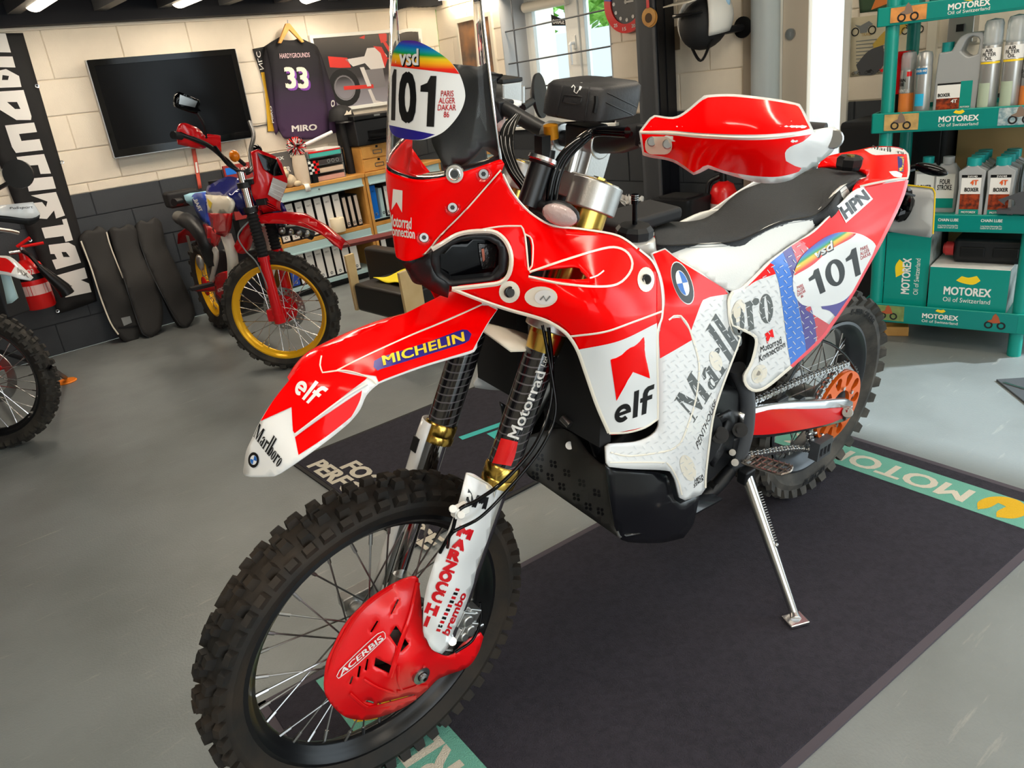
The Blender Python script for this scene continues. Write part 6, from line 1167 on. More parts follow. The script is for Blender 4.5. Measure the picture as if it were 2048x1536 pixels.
lb = part_empty('lamp_bar', HB); l0, l1 = hf(560, 463, .08), hf(625, 470, .2); obj('bar', MB().tube([l0, (l0+l1)/2+V3(0, 0, .02), l1], .028, 10), 'black_satin', lb)
for k in range(4): c = l0+(l1-l0)*(k+.5)/4+V3(0, 0, .01); obj('lamp', MB().sphere(c-nrm(HK.A @ V3(.2, .95, 0))*.02, .02, 10, 8), 'alu', lb)
# ================================================================ white and red enduro motorcycle at the left edge
_c = gz(14, 893); LH = math.radians(-9); _o = _c-1.42*V3(math.cos(LH), math.sin(LH), 0); LK = bike_frame(_o[0], _o[1], LH, .03)
LB = thing('enduro_motorcycle', 'white and red enduro motorcycle cut off by the left edge', 'motorcycle', matrix=LK.mat())
def l_(px, py, y): return LK.on(px, py, 'y', y)
make_wheel('front_wheel', LB, (1.42, 0, .334), .335, .045, .265, ('rubber_plain', 'rim_black'), 52, [(-.012, .018, .022, 0, 0, 0), (.012, .018, .022, 0, 0, .1), (-.026, .018, .022, -.1, 1, 0), (.026, .018, .022, .1, 1, 0), (-.042, .015, .024, -.6, None, .2), (.042, .015, .024, .6, None, 0)], .014, hub_mat='red_plain', spoke_mat='silver', loc_rot=.12)
make_wheel('rear_wheel', LB, (0, 0, .33), .33, .06, .24, ('rubber_plain', 'rim_black'), 36, [(-.02, .024, .028, 0, 0, 0), (.02, .024, .028, 0, 1, 0), (-.05, .02, .03, -.5, None, 0), (.05, .02, .03, .5, None, .3)], .016)
for y in (-.095, .095):
    obj('fork_slider', MB().cyl(V3(1.38, y, .3), V3(1.2, y, .68), .03, n=16), 'alu', LB); obj('fork_guard', MB().box(V3(1.35, y*1.3, .47), (.06, .02, .3), (nrm((.92, 0, .4)), V3(0, 1, 0), nrm((-.4, 0, .92)))), 'red_plain', LB, bevel=.01); obj('fork_tube', MB().cyl(V3(1.2, y, .68), V3(1.05, y, 1.0), .028, n=16), 'gold', LB)
obj('brake_disc', plate(ell(0, 0, .13, .13, 40), [ell(0, 0, .085, .085, 30)], V3(1.42, .05, .334), V3(1, 0, 0), V3(0, 0, 1), .004), 'steel', LB); obj('caliper', MB().box(V3(1.4, -.06, .42), (.06, .04, .08)), 'red_plain', LB, bevel=.01)
LF = Surface(LK, [(0, 512, .04), (30, 520, .02), (65, 555, -.01), (40, 552, -.06), (0, 545, -.07), (-60, 505, .0), (-60, 540, -.07)]); lf = LF.panel('front_mudguard', [(-70, 505), (0, 511), (20, 513), (36, 525), (52, 540), (67, 555), (62, 560), (40, 556), (10, 548), (-70, 540)], 'white', LB, th=.006, step=12)
LF.decal('graphic', [(-60, 510), (0, 515), (15, 518), (30, 532), (22, 546), (10, 543), (-60, 532)], 'red_plain', lf, step=10, off=.003); LF.text('lettering', 'MX', [(36, 545), (58, 556), (55, 547), (34, 534)], 'black', lf, off=.004, bold=.05)
obj('radiator', MB().box(l_(2, 575, .12), (.1, .14, .26)), 'black_matt', LB, bevel=.01); RD = Surface(LK, [(0, 535, .0), (20, 530, .02), (34, 598, .02), (5, 612, .0)]); RD.panel('radiator_guard', [(-4, 532), (14, 530), (22, 560), (34, 598), (24, 606), (14, 608), (6, 570)], 'lightblue', LB, th=.02, step=14)
PG = Surface(LK, [(0, 412, -.3), (65, 404, -.2), (80, 430, -.2), (55, 438, -.22), (0, 428, -.32), (-60, 415, -.4), (-60, 425, -.4)]); pg = PG.panel('handguard', [(-70, 412), (0, 410), (66, 404), (80, 428), (72, 434), (52, 437), (0, 430), (-70, 426)], 'white', LB, th=.006, step=14); PG.text('lettering', 'Polisport', [(20, 420), (66, 418), (66, 411), (20, 414)], 'black', pg, bold=.0, off=.003)
PG2 = Surface(LK, [(0, 432, -.3), (75, 436, -.2), (60, 450, -.2), (0, 440, -.3), (-60, 430, -.4)]); PG2.panel('handguard_base', [(-70, 427), (0, 431), (52, 438), (80, 432), (78, 440), (60, 451), (30, 447), (-70, 436)], 'black_satin', LB, th=.01, step=14)
mc = l_(38, 348, -.35); obj('mirror', MB().lathe([(0, -.01), (.03, -.01), (.05, 0), (.05, .012), (0, .014)], mc, nrm((.3, -.95, .1)), 24).tube([mc, l_(15, 367, -.33), l_(-5, 378, -.3)], .008, 8), 'black_satin', LB); obj('lever', MB().tube([l_(-10, 458, -.3), l_(20, 462, -.22), l_(36, 466, -.18)], .008, 8), 'silver', LB)
obj('body', MB().loft([[V3(x, y, z) for y, z in ((-w, a), (-w*1.1, (a+b)/2), (-w*.6, b), (w*.6, b), (w*1.1, (a+b)/2), (w, a))] for x, w, a, b in ((1.02, .1, .62, .95), (.8, .14, .55, 1.0), (.4, .1, .6, .98), (-.1, .1, .75, 1.0))], close_row=True, caps=True), 'red_plain', LB, bevel=.02); obj('engine', MB().b2((.55, -.12, .3), (.95, .12, .62)), 'black_satin', LB, bevel=.03); obj('swing_arm', MB().b2((0, .08, .3), (.55, .12, .4)), 'alu', LB, bevel=.01); obj('swing_arm', MB().b2((0, -.12, .3), (.55, -.08, .4)), 'alu', LB, bevel=.01); obj('handlebar', MB().tube([V3(1.0, -.4, 1.12), V3(1.02, -.1, 1.08), V3(1.02, .1, 1.08), V3(1.0, .4, 1.12)], .014, 10), 'black', LB)
sf = gz(133, 762, .006); o = thing('stand_puck', 'orange disc under a side stand tip on the grey floor', 'puck', (sf[0], sf[1], 0)); obj('disc', MB().lathe([(0, .0), (.052, 0), (.055, .004), (.05, .01), (0, .011)], (0, 0, 0), (0, 0, 1), 28), mat('puck_orange', (240, 130, 30), .5), o); obj('side_stand', MB().tube([LK.loc((sf[0], sf[1], .026)), l_(100, 735, -.0), LK.loc(np.array([sf[0]-.35, sf[1]+.05, .22]))], .012, 8), 'black', LB)
# ================================================================ teal oil display rack and the goods on it
RFR_ = gz(2030, 714); RFL_ = np.array([1.66, 3.351, 0]); _d = nrm(RFR_-RFL_); RK = Frame(RFL_, _d, (-_d[1], _d[0], 0), (0, 0, 1)); RWD = .6; RDP = .38
rk = thing('display_rack', 'teal plastic oil display rack with printed shelf fronts', 'rack', matrix=RK.mat())
TR = [(.105, .19), (.52, .592), (.925, 1.005), (1.335, 1.405)]
for x in (.0, RWD-.045):
    for y in (.0, RDP-.045): obj('post', MB().cyl((x+.022, y+.022, 0), (x+.022, y+.022, 1.75), .026, n=20), 'teal', rk)
for z0, z1 in TR:
    tr = obj('shelf', MB().b2((-.03, -.012, z1-.036), (RWD+.03, RDP, z1-.018)).b2((-.02, -.008, z0), (RWD+.02, RDP-.01, z0+.008)).b2((-.03, -.015, z0), (RWD+.03, -.005, z1)).b2((-.03, RDP-.01, z0), (RWD+.03, RDP, z1)).b2((-.03, -.015, z0), (-.02, RDP, z1)).b2((RWD+.02, -.015, z0), (RWD+.03, RDP, z1)), 'teal', rk, bevel=.004)
    i = TR.index((z0, z1)); hgt = z1-z0
    st = obj('print_strip', MB().b2((0.02, -.0175, z0+.008), (RWD-.02, -.0155, z1-.004)), mat('strip_%d' % i, (0, 130, 122), .3), tr)
    def sp(x, z): return V3(x, -.0185, z0+z*hgt)
    if i != 1:
        flat_text('lettering', 'MOTOREX', sp(.225, .42), V3(1, 0, 0), V3(0, 0, 1), .14, .022, 'paper', tr, bold=.04); flat_text('lettering', 'Oil of Switzerland', sp(.225, .2), V3(1, 0, 0), V3(0, 0, 1), .14, .012, 'paper', tr, bold=0)
        flat_poly('emblem', smooth([(-.02, 0), (-.012, .009), (0, .006), (.012, .01), (.02, .002), (.008, -.006), (-.008, -.004)], True, .004), sp(.295, .84), V3(1, 0, 0), V3(0, 0, 1), 'yellow', tr)
        sand = {0: (130, 150, 90), 2: (214, 176, 110), 3: (222, 150, 80)}[i]
        flat_poly('photo_print', rect(.0, .01, .13, hgt-.006), V3(.022, -.0184, z0), V3(1, 0, 0), V3(0, 0, 1), mat('sand_%d' % i, sand, .5, col2=tuple(c*.8 for c in sand), vscale=20), tr)
        for cx in (.085,)+((.5,) if i in (0, 2) else ()):
            for dx, r in ((-.022, .016), (.024, .016)): flat_poly('printed_wheel', ell(dx, 0, r, r), sp(cx, .36)+V3(0, -.0006, 0), V3(1, 0, 0), V3(0, 0, 1), 'black_matt', tr, [ell(dx, 0, r*.6, r*.6)])
            flat_poly('printed_rider', [(-.03, .02), (-.005, .012), (.02, .016), (.012, .04), (.0, .055), (-.008, .045), (-.012, .028)], sp(cx, .32)+V3(0, -.0007, 0), V3(1, 0, 0), V3(0, 0, 1), mat('rider_%d_%d' % (i, int(cx*100)), (170, 84, 50) if i == 0 else (130, 110, 96), .5), tr)
        if i == 2: flat_poly('photo_print', rect(.0, .01, .14, hgt-.006), V3(.43, -.0184, z0), V3(1, 0, 0), V3(0, 0, 1), mat('splash', (110, 140, 150), .5, col2=(190, 200, 200), vscale=60), tr)
    else:
        for k, s in enumerate(('CHAIN LUBE', 'CHAIN LUBE', 'CHAIN LUBE')): flat_text('lettering', s, sp(.1+k*.155, .62), V3(1, 0, 0), V3(0, 0, 1), .075, .012, 'paper', tr, bold=.02); flat_text('lettering', 'Long lasting lubricating film\nSuitable for on and off road', sp(.1+k*.155, .22), V3(1, 0, 0), V3(0, 0, 1), .075, .016, 'paper', tr, bold=0)
        flat_text('lettering', 'MOTOREX', sp(.03, .72), V3(1, 0, 0), V3(0, 0, 1), .06, .012, 'paper', tr, bold=.04)
def rkp(px, py, y=0.0): return RK.on(px, py, 'y', y)
def rloc(x, y, z): return RK.wor((x, y, z))
RA = (RK.F, RK.L, RK.U)
mat('can_silver', (176, 176, 174), .28, .6); mat('can_clear', (214, 220, 222), .15, trans=.6); mat('jug_grey', (150, 152, 152), .4); mat('bottle_grey', (164, 166, 168), .35); mat('cap_teal', (20, 150, 148), .4); mat('flame', (170, 62, 18), .5, col2=(60, 18, 8), vscale=60); mat('card', (196, 160, 110), .8); mat('leaf_pale', (176, 190, 168), .5); mat('orange_label', (226, 130, 60), .4)
def cyl_print(m, r, z0, z1, a0, a1, rr=.0006, n=10):
    rows = [[((r+rr)*math.cos(a), (r+rr)*math.sin(a), z) for a in np.linspace(a0, a1, n)] for z in (z0, z1)]; return m.loft(rows)
def can(x, z, r, h, lab, cap, prints, texts, y=.035, dome=False, name='spray_can', group='spray cans on the display rack'):
    t = thing(name, lab, 'can', group=group, matrix=Frame(rloc(x, y, z), *RA).mat()); hb = h*(.74 if dome else .8)
    obj('body', MB().lathe([(0, 0), (r*.96, 0), (r, .004), (r, hb-.02), (r*.94, hb-.006), (r*.7, hb)], n=28), 'can_silver', t)
    obj('cap', MB().lathe([(r*.95, hb-.008), (r*.98, hb), (r*.96, h-.02), (r*.8, h-.006), (0, h)], n=28), cap, t)
    for nm, z0, z1, a0, a1, mt_ in prints: obj(nm, cyl_print(MB(), r, z0*hb, z1*hb, a0, a1), mt_, t, angle=80)
    for s, z0, z1, a0, a1, mt_ in texts:
        vv, ff = glyphs(s, .03); m = MB(); m.v = [((r+.0014)*math.cos(a0+(a1-a0)*u), (r+.0014)*math.sin(a0+(a1-a0)*u), (z0+(z1-z0)*v)*hb) for u, v in vv]; m.f = ff; obj('lettering', m, mt_, t, angle=None)
    return t
A0, A1 = -PI*.95, -PI*.12
x1 = rkp(1806, 200, .035)[0]
can(x1, .988, .03, .245, 'silver chain lube spray can with orange label, leftmost on the rack', 'can_clear', [('label', .06, .46, A0, A1, 'orange_label'), ('base_band', 0, .06, A0, A1, 'teal'), ('mark', .82, .92, -1.5, -.9, 'red_plain')], [('CHAIN\nLUBE', .62, .78, -2.9, -1.6, 'black'), ('ADVENTURE', .48, .55, -2.8, -1.0, 'paper')], dome=True, y=.09)
can(rkp(1844, 200, .035)[0], .988, .03, .242, 'silver spray can with blue leaf print beside the grey oil jug', 'can_silver', [('label', .8, .92, -2.6, -1.0, mat('can_blue', (40, 120, 170), .4)), ('base_band', 0, .06, A0, A1, 'teal'), ('leaf_print', .18, .42, -2.4, -1.2, mat('leaf_blue', (40, 170, 210), .4))], [('JOKER 440', .83, .89, -2.5, -1.1, 'paper')])
can(rkp(1975, 190, .05)[0], .988, .034, .33, 'tall air filter oil can, left one of the pair', 'can_clear', [('label', .74, 1.0-.07, A0, A1, 'paper'), ('base_band', 0, .05, A0, A1, 'teal'), ('leaf_print', .06, .42, -2.7, -1.3, 'leaf_pale'), ('stripe', .7, .73, A0, A1, 'yellow')], [('AIR\nFILTER\nOIL', .755, .92, -2.4, -1.0, 'black')], y=.05, dome=True, group='tall air filter oil cans')
can(rkp(2020, 188, .04)[0], .988, .034, .335, 'tall air filter oil can, right one of the pair', 'can_clear', [('label', .74, 1.0-.07, A0, A1, 'paper'), ('base_band', 0, .05, A0, A1, 'teal'), ('leaf_print', .06, .42, -2.7, -1.3, 'leaf_pale'), ('stripe', .7, .73, A0, A1, 'yellow')], [('AIR\nFILTER\nOIL', .755, .92, -2.4, -1.0, 'black')], y=.04, dome=True, group='tall air filter oil cans')
can(rkp(2052, 185, .035)[0]+.01, .988, .03, .245, 'chain lube spray can cut by the right edge of the photo', 'can_clear', [('label', .06, .46, A0, A1, 'orange_label'), ('base_band', 0, .06, A0, A1, 'teal')], [('CHAIN\nLUBE', .62, .78, -2.9, -1.4, 'black')], dome=True)
xb = rkp(1792, 150, .1)[0]; t = thing('carton', 'narrow red and black carton behind the leftmost spray cans', 'carton', matrix=Frame(rloc(xb, .1, .988), *RA).mat()); obj('box', MB().b2((-.03, 0, 0), (.05, .06, .245)), 'black', t); obj('red_face', MB().b2((-.031, -.001, .08), (.051, 0, .245)).b2((-.031, -.001, .02), (-.01, .06, .245)), 'red_plain', t)
# big grey oil jug with handle
jx = rkp(1868, 200, .05)[0]; t = thing('oil_jug', 'large grey oil jug with teal cap and boxer label on the rack', 'jug', matrix=Frame(rloc(jx, .04, .988), *RA).mat())
prof = [(-.002, 0), (.138, 0), (.142, .12), (.143, .2), (.143, .245), (.135, .262), (.09, .262), (.068, .25), (.052, .222), (.046, .208), (.005, .206), (.0, .12)]
obj('body', plate(smooth(prof, True, .012, 60), [smooth([(.075, .205), (.1, .185), (.128, .19), (.13, .235), (.118, .247), (.095, .247)], True, .01, 70)], (0, .1, 0), (1, 0, 0), (0, 0, 1), .1), 'jug_grey', t, bevel=.01)
obj('cap', MB().cyl((.025, .05, .2), (.025, .05, .238), .02, n=20), 'cap_teal', t); t.scale = (1.1, 1.0, 1.1)
obj('label', MB().b2((.01, -.0015, .008), (.085, 0, .1)), 'paper', t); obj('label_teal', MB().b2((.085, -.0015, .008), (.122, 0, .105)), 'teal', t); obj('label_flame', MB().b2((.01, -.002, .008), (.085, -.001, .05)), 'flame', t); obj('label_stripe', MB().b2((.01, -.002, .096), (.085, -.001, .102)), 'black', t)
flat_text('lettering', 'BOXER', (.014, -.003, .056), V3(1, 0, 0), V3(0, 0, 1), .04, .012, 'black', t, bold=.04); flat_text('lettering', '4T', (.058, -.003, .033), V3(1, 0, 0), V3(0, 0, 1), .02, .012, 'paper', t, bold=.04); flat_text('lettering', 'MOTOREX', (.089, -.003, .014), V3(1, 0, 0), V3(0, 0, 1), .03, .006, 'paper', t, bold=.03)
# one litre boxer bottles, second shelf
def bottle(x, y, lab, front=True, sc=1.0, grp='one litre oil bottles on the middle shelf'):
    t = thing('oil_bottle', lab, 'bottle', group=grp, matrix=Frame(rloc(x, y, .575), *[a*1.0 for a in RA]).mat())
    w, d, hh = .085*sc, .05, .165*sc; t.scale = (1.15, 1.15, 1.12)
    obj('body', MB().loft([[(0, 0, z), (w, 0, z), (w+s, d, z), (0+s*.3, d, z)] if False else [(i_, 0, z), (w-i_, 0, z), (w-i_, d+s, z), (i_, d+s, z)] for z, i_, s in ((0, .002, 0), (.01, 0, 0), (hh*.62, .004, 0), (hh, .0, .0), (hh+.012, .02, -.012), (hh+.02, .026, -.016))], close_row=True, caps=True), 'bottle_grey', t, bevel=.004)
    obj('cap', MB().cyl((w/2, d/2-.004, hh+.018), (w/2, d/2-.004, hh+.045), .023*sc, n=20), 'cap_teal', t)
    if front:
        obj('label', MB().b2((.012, -.0012, .012), (w-.012, 0, hh-.012)), 'paper', t); obj('label_flame', MB().b2((.012, -.002, .03), (w-.012, -.001, .085)), 'flame', t); obj('label_base', MB().b2((.012, -.002, .012), (w-.012, -.001, .03)), 'teal', t); obj('label_stripe', MB().b2((.012, -.002, hh-.022), (w-.012, -.001, hh-.012)), 'black', t)
        flat_text('lettering', '4T', (.04, -.003, .117), V3(1, 0, 0), V3(0, 0, 1), .024, .018, mat('print_orange', (226, 90, 30), .5) if 'print_orange' not in MATS else 'print_orange', t, bold=.05); flat_text('lettering', 'BOXER', (.024, -.003, .094), V3(1, 0, 0), V3(0, 0, 1), .044, .014, 'black', t, bold=.04); flat_text('lettering', 'MOTOREX', (.02, -.003, .016), V3(1, 0, 0), V3(0, 0, 1), .045, .008, 'paper', t, bold=.03); flat_text('lettering', '5W/40', (.03, -.003, hh-.021), V3(1, 0, 0), V3(0, 0, 1), .03, .007, 'paper', t, bold=.02)
bx1 = rkp(1912, 400, .015)[0]; bx2 = rkp(1963, 400, .01)[0]
bottle(bx1, .015, 'grey oil bottle with flame label, left of the front pair'); bottle(bx2+.01, .01, 'grey oil bottle with flame label, right of the front pair')
for k, (dx, dy) in enumerate(((0, .08), (0, .15), (0, .22), (.1, .08), (.1, .15), (.1, .22), (.2, .06), (.2, .14))): bottle((bx1 if dx == 0 else bx2+.012 if dx == .1 else bx2+.125), .015+dy, 'grey oil bottle with teal cap, '+('directly behind the left front bottle', 'third in the left row', 'last in the left row', 'directly behind the right front bottle', 'third in the right row', 'last in the right row', 'behind the dark bracket', 'hindmost by the right post')[k], False)
for px, y, lab, tx in ((1845, .12, 'grey oil bottle with boxer label behind the rear indicator', 'BOXER'), (1885, .11, 'pale four stroke oil bottle left of the front pair', 'FOUR\nSTROKE')):
    xx = rkp(px, 400, y)[0]; t = thing('oil_bottle', lab, 'bottle', matrix=Frame(rloc(xx-.02, y, .575), *RA).mat()); obj('body', MB().loft([rrect(-.02+i_, i_, .07-i_, .06-i_, .012) and [(p[0], p[1], z) for p in rrect(-.02+i_, i_, .07-i_, .06-i_, .012)] for z, i_ in ((0, .002), (.01, 0), (.17, 0), (.195, .014), (.2, .016))], close_row=True, caps=True), 'bottle_grey', t); obj('cap', MB().cyl((.025, .03, .198), (.025, .03, .228), .022, n=18), 'cap_teal' if tx == 'BOXER' else 'bottle_grey', t); obj('label', MB().b2((-.01, -.0012, .02), (.06, 0, .16)), 'paper', t); obj('label_base', MB().b2((-.01, -.002, .02), (.06, -.001, .06)), 'teal', t); flat_text('lettering', tx, (-.004, -.003, .095), V3(1, 0, 0), V3(0, 0, 1), .055, .02 if tx == 'BOXER' else .045, 'black', t, bold=.03)
# dark steel bracket at the right edge
q = rkp(2025, 405, -.03); t = thing('bracket', 'dark grey folded bracket with a round hole on the rack edge', 'bracket', matrix=Frame(RK.wor(q), *RA).mat()); obj('plate', plate([(-.05, .01), (.02, .04), (.09, .05), (.09, -.03), (0, -.03)], [ell(-.008, -.004, .018, .016, 18)], (0, .004, 0), (1, 0, 0), (0, 0, 1), .004), 'column_grey', t); obj('flange', MB().b2((-.05, .0, -.045), (.09, .06, -.03)), 'column_grey', t)
# cartons on the bottom shelf
def motor_box(name, lab, x0, x1, y, z, hh, d, vertical):
    t = thing(name, lab, 'carton', matrix=Frame(rloc(x0, y, z), *RA).mat(), group='teal oil cartons on the bottom shelf'); w = x1-x0
    obj('carton', MB().b2((0, .002, 0), (w, d, hh)), mat('carton_grey', (190, 200, 198), .6, col2=(60, 70, 70), vscale=9) if 'carton_grey' not in MATS else 'carton_grey', t); obj('front_face', MB().b2((0, 0, 0), (w, .002, hh)), 'teal', t); obj('top_flap', MB().b2((0, 0, hh), (w, d, hh+.003)), 'paper' if not vertical else 'teal', t)
    if vertical:
        flat_text('lettering', 'MOTOREX', (w*.6, -.001, hh*.17), V3(0, 0, 1), V3(-1, 0, 0), hh*.5, .035, 'paper', t, bold=.04); flat_text('lettering', 'Oil of Switzerland', (w*.8, -.001, hh*.17), V3(0, 0, 1), V3(-1, 0, 0), hh*.5, .02, 'paper', t, bold=0); flat_poly('emblem', smooth([(-.02, -.04), (.012, -.02), (.012, .02), (-.01, .042), (-.025, .01)], True, .01), V3(w*.38, -.001, hh*.52), V3(1, 0, 0), V3(0, 0, 1), 'yellow', t)
    else:
        flat_text('lettering', 'MOTOREX', (w*.2, -.001, hh*.38), V3(1, 0, 0), V3(0, 0, 1), w*.6, .036, 'paper', t, bold=.04); flat_text('lettering', 'Oil of Switzerland', (w*.2, -.001, hh*.22), V3(1, 0, 0), V3(0, 0, 1), w*.6, .02, 'paper', t, bold=0); flat_poly('emblem', smooth([(-.045, 0), (-.025, .02), (0, .015), (.03, .024), (.045, .004), (.02, -.014), (-.02, -.01)], True, .01), V3(w*.5, -.001, hh*.72), V3(1, 0, 0), V3(0, 0, 1), 'yellow', t)
motor_box('oil_carton', 'tall teal carton with sideways lettering on the bottom shelf', rkp(1770, 540, .03)[0], rkp(1856, 560, .03)[0], .03, .173, .325, .2, True)
motor_box('oil_carton', 'wide teal carton with a yellow emblem on the bottom shelf', rkp(1857, 580, .01)[0], rkp(2014, 600, .01)[0], .01, .173, .19, .25, False)
t = thing('drum_kit', 'black plastic container with red cap lying on the wide teal carton', 'container', matrix=Frame(rloc(rkp(1905, 500, .08)[0], .08, .367), *RA).mat()); obj('body', MB().b2((0, 0, 0), (.26, .2, .105)), 'black_satin', t, bevel=.02); obj('rib', MB().b2((.03, -.006, .03), (.12, 0, .07)), 'black', t, bevel=.003); obj('rib', MB().b2((.15, -.006, .03), (.24, 0, .07)), 'black', t, bevel=.003); obj('cap', MB().cyl((-.03, .03, .055), (.002, .03, .055), .03, n=20).cyl((-.038, .03, .055), (-.03, .03, .055), .024, n=20), mat('cap_red', (170, 40, 40), .5), t)
for px, lab, mt_ in ((1885, 'dark foil parcel at the back of the top shelf', 'teal_dark'), (1985, 'sand coloured printed parcel at the right of the top shelf', 'card')):
    q = rkp(px, 5, .1); t = thing('parcel', lab, 'parcel', matrix=Frame(rloc(q[0], .1, 1.388), *RA).mat()); obj('wrap', MB().b2((-.05, 0, 0), (.08, .12, .14)), mt_, t, bevel=.01); obj('print', MB().b2((-.04, -.0015, .06), (.07, 0, .15)), 'paper', t)
for px, lab in ((1790, 'teal topped oil carton at the left of the top shelf'),): q = rkp(px, 0, .06); t = thing('oil_carton', lab, 'carton', matrix=Frame(rloc(q[0], .06, 1.388), *RA).mat()); obj('carton', MB().b2((0, 0, 0), (.09, .1, .15)), 'teal', t, bevel=.003); obj('label', MB().b2((.012, -.0015, .06), (.078, 0, .13)), 'paper', t); flat_text('lettering', 'MOTOREX', (.02, -.003, .085), V3(1, 0, 0), V3(0, 0, 1), .05, .012, 'teal', t, bold=.03)
wb_ = gz(1792, 668); o = thing('wood_block', 'small pale wooden block on the floor under the rack', 'block', (wb_[0], wb_[1], 0), math.atan2(_d[1], _d[0])+.3); obj('block', MB().b2((-.05, -.03, 0), (.05, .03, .045)), 'wood', o, bevel=.003)
# ---- wall behind the rack: posters, conduit, switch, cardboard
def poster(name, lab, quad, material, y=-.006, fr=WW):
    P_ = [fr.on(px, py, 'y', y) for px, py in quad]; o = thing(name, lab, 'poster', matrix=fr.mat()); m = MB(); n = 8; rows = []
    for j in range(n+1):
        v = j/n; rows.append([((P_[0]*(1-u)+P_[1]*u)*(1-v)+(P_[3]*(1-u)+P_[2]*u)*v)+V3(0, -.002*math.sin(7*u+3*v), 0) for u in np.linspace(0, 1, n+1)])
    obj('sheet', MB().loft(rows), material, o, solid=.001); return o, P_
po, pq = poster('poster', 'pale model range poster with small motorcycles on the wall behind the rack', [(1703, 36), (1838, 20), (1838, 140), (1700, 154)], mat('poster_paper', (204, 196, 170), .7, col2=(188, 180, 154), vscale=5))
def on_w(px, py, y=-.01): return WW.on(px, py, 'y', y)
def mini_bike(parent, px, py, s, mt_, flip=1, fn=on_w, y=-.0095):
    c = fn(px, py, y)
    for dx in (-.5, .5): flat_poly('printed_wheel', ell(dx*s, 0, .24*s, .24*s), c, V3(1, 0, 0), V3(0, 0, 1), 'black_matt', parent, [ell(dx*s, 0, .17*s, .17*s)])
    flat_poly('printed_body', [(-.55*s*flip, .4*s), (-.2*s*flip, .3*s), (.1*s*flip, .42*s), (.3*s*flip, .5*s), (.55*s*flip, .3*s), (.3*s*flip, .2*s), (.2*s*flip, -.1*s), (-.2*s*flip, -.1*s), (-.25*s*flip, .12*s)], c+V3(0, -.0004, 0), V3(1, 0, 0), V3(0, 0, 1), mt_, parent)
mini_bike(po, 1727, 62, .085, 'grey_print'); mini_bike(po, 1825, 60, .07, 'black_matt'); mini_bike(po, 1828, 118, .075, 'grey_print', -1)
flat_poly('printed_route', smooth([(0, 0), (.04, .05), (.1, .07), (.16, .14), (.2, .2), (.17, .22), (.1, .15), (.03, .1), (-.02, .05)], True, .02), on_w(1752, 110, -.0095), V3(1, 0, 0), V3(0, 0, 1), mat('sand_print', (190, 160, 70), .7), po)
flat_poly('printed_rock', smooth([(0, 0), (.06, .06), (.13, .08), (.15, .0), (.1, -.05), (.02, -.05)], True, .02), on_w(1712, 130, -.0096), V3(1, 0, 0), V3(0, 0, 1), 'column_grey', po)
for k in range(5): mini_bike(po, 1712+26*k, 147-2.2*k, .03, ('grey_print', 'black_matt', 'red_plain', 'grey_print', 'honda_blue')[k], 1, on_w, -.0098)
for k in range(7): flat_poly('printed_text', rect(0, 0, .16, .004), on_w(1712, 84+7*k, -.0093), V3(1, 0, 0), V3(0, 0, 1), 'grey_print', po)
flat_text('lettering', 'TRAIL', on_w(1722, 73, -.0099), V3(1, 0, 0), V3(0, 0, 1), .05, .014, mat('print_ochre', (176, 140, 70), .7), po, bold=0)
p2, _ = poster('poster', 'green and orange poster above the model range poster', [(1716, -40), (1790, -45), (1790, 18), (1720, 26)], mat('poster_green', (60, 84, 60), .6)); flat_poly('print', [(0, 0), (.09, .02), (.1, .12), (.06, .14)], on_w(1742, 20, -.0095), V3(1, 0, 0), V3(0, 0, 1), 'orange_label', p2)
o = wobj('trim_conduit', MB().b2((on_w(1848, 200)[0], -.03, 0), (on_w(1866, 200)[0], -.003, 2.4)), 'offwhite', WW); struct(o, 'pale conduit on the wall behind the rack')
q = on_w(1928, 52); t = thing('switch_box', 'grey electrical switch box on the wall behind the cans', 'switch', matrix=Frame(WW.wor(q), *(WW.F, WW.L, WW.U)).mat()); obj('case', MB().b2((-.05, -.05, -.07), (.06, .008, .05)), 'alu', t, bevel=.004); obj('toggle', MB().b2((-.01, -.06, -.02), (.02, -.05, .01)), 'black', t)
q = WW.on(1990, 300, 'y', -.1); t = thing('cardboard_box', 'brown cardboard box behind the middle shelf of the rack', 'box', matrix=Frame(WW.wor((q[0]-.12, -.22, 0)), *(WW.F, WW.L, WW.U)).mat()); obj('box', MB().b2((0, 0, .0), (.32, .2, .92)), 'card', t, bevel=.003); flat_text('lettering', 'BOXER', (.05, -.001, .72), V3(1, 0, 0), V3(0, 0, 1), .1, .03, 'black', t)
q = WW.on(1775, 300, 'y', -.05); t = thing('storage_cabinet', 'low black cabinet against the wall behind the tail of the rally motorcycle', 'cabinet', matrix=Frame(WW.wor((q[0]-.13, -.3, 0)), *(WW.F, WW.L, WW.U)).mat()); obj('body', MB().b2((0, 0, 0), (.5, .27, .93)), 'black_matt', t, bevel=.02); obj('door', MB().b2((.02, -.008, .05), (.24, 0, .9)), 'black_satin', t, bevel=.004); obj('door', MB().b2((.26, -.008, .05), (.48, 0, .9)), 'black_satin', t, bevel=.004)
# ================================================================ things on and along the back wall
def tw(px, py, y=0.0): return TW.on(px, py, 'y', y)
TA = (TW.F, TW.L, TW.U)
def at_tw(p): return Frame(TW.wor(p), *TA).mat()
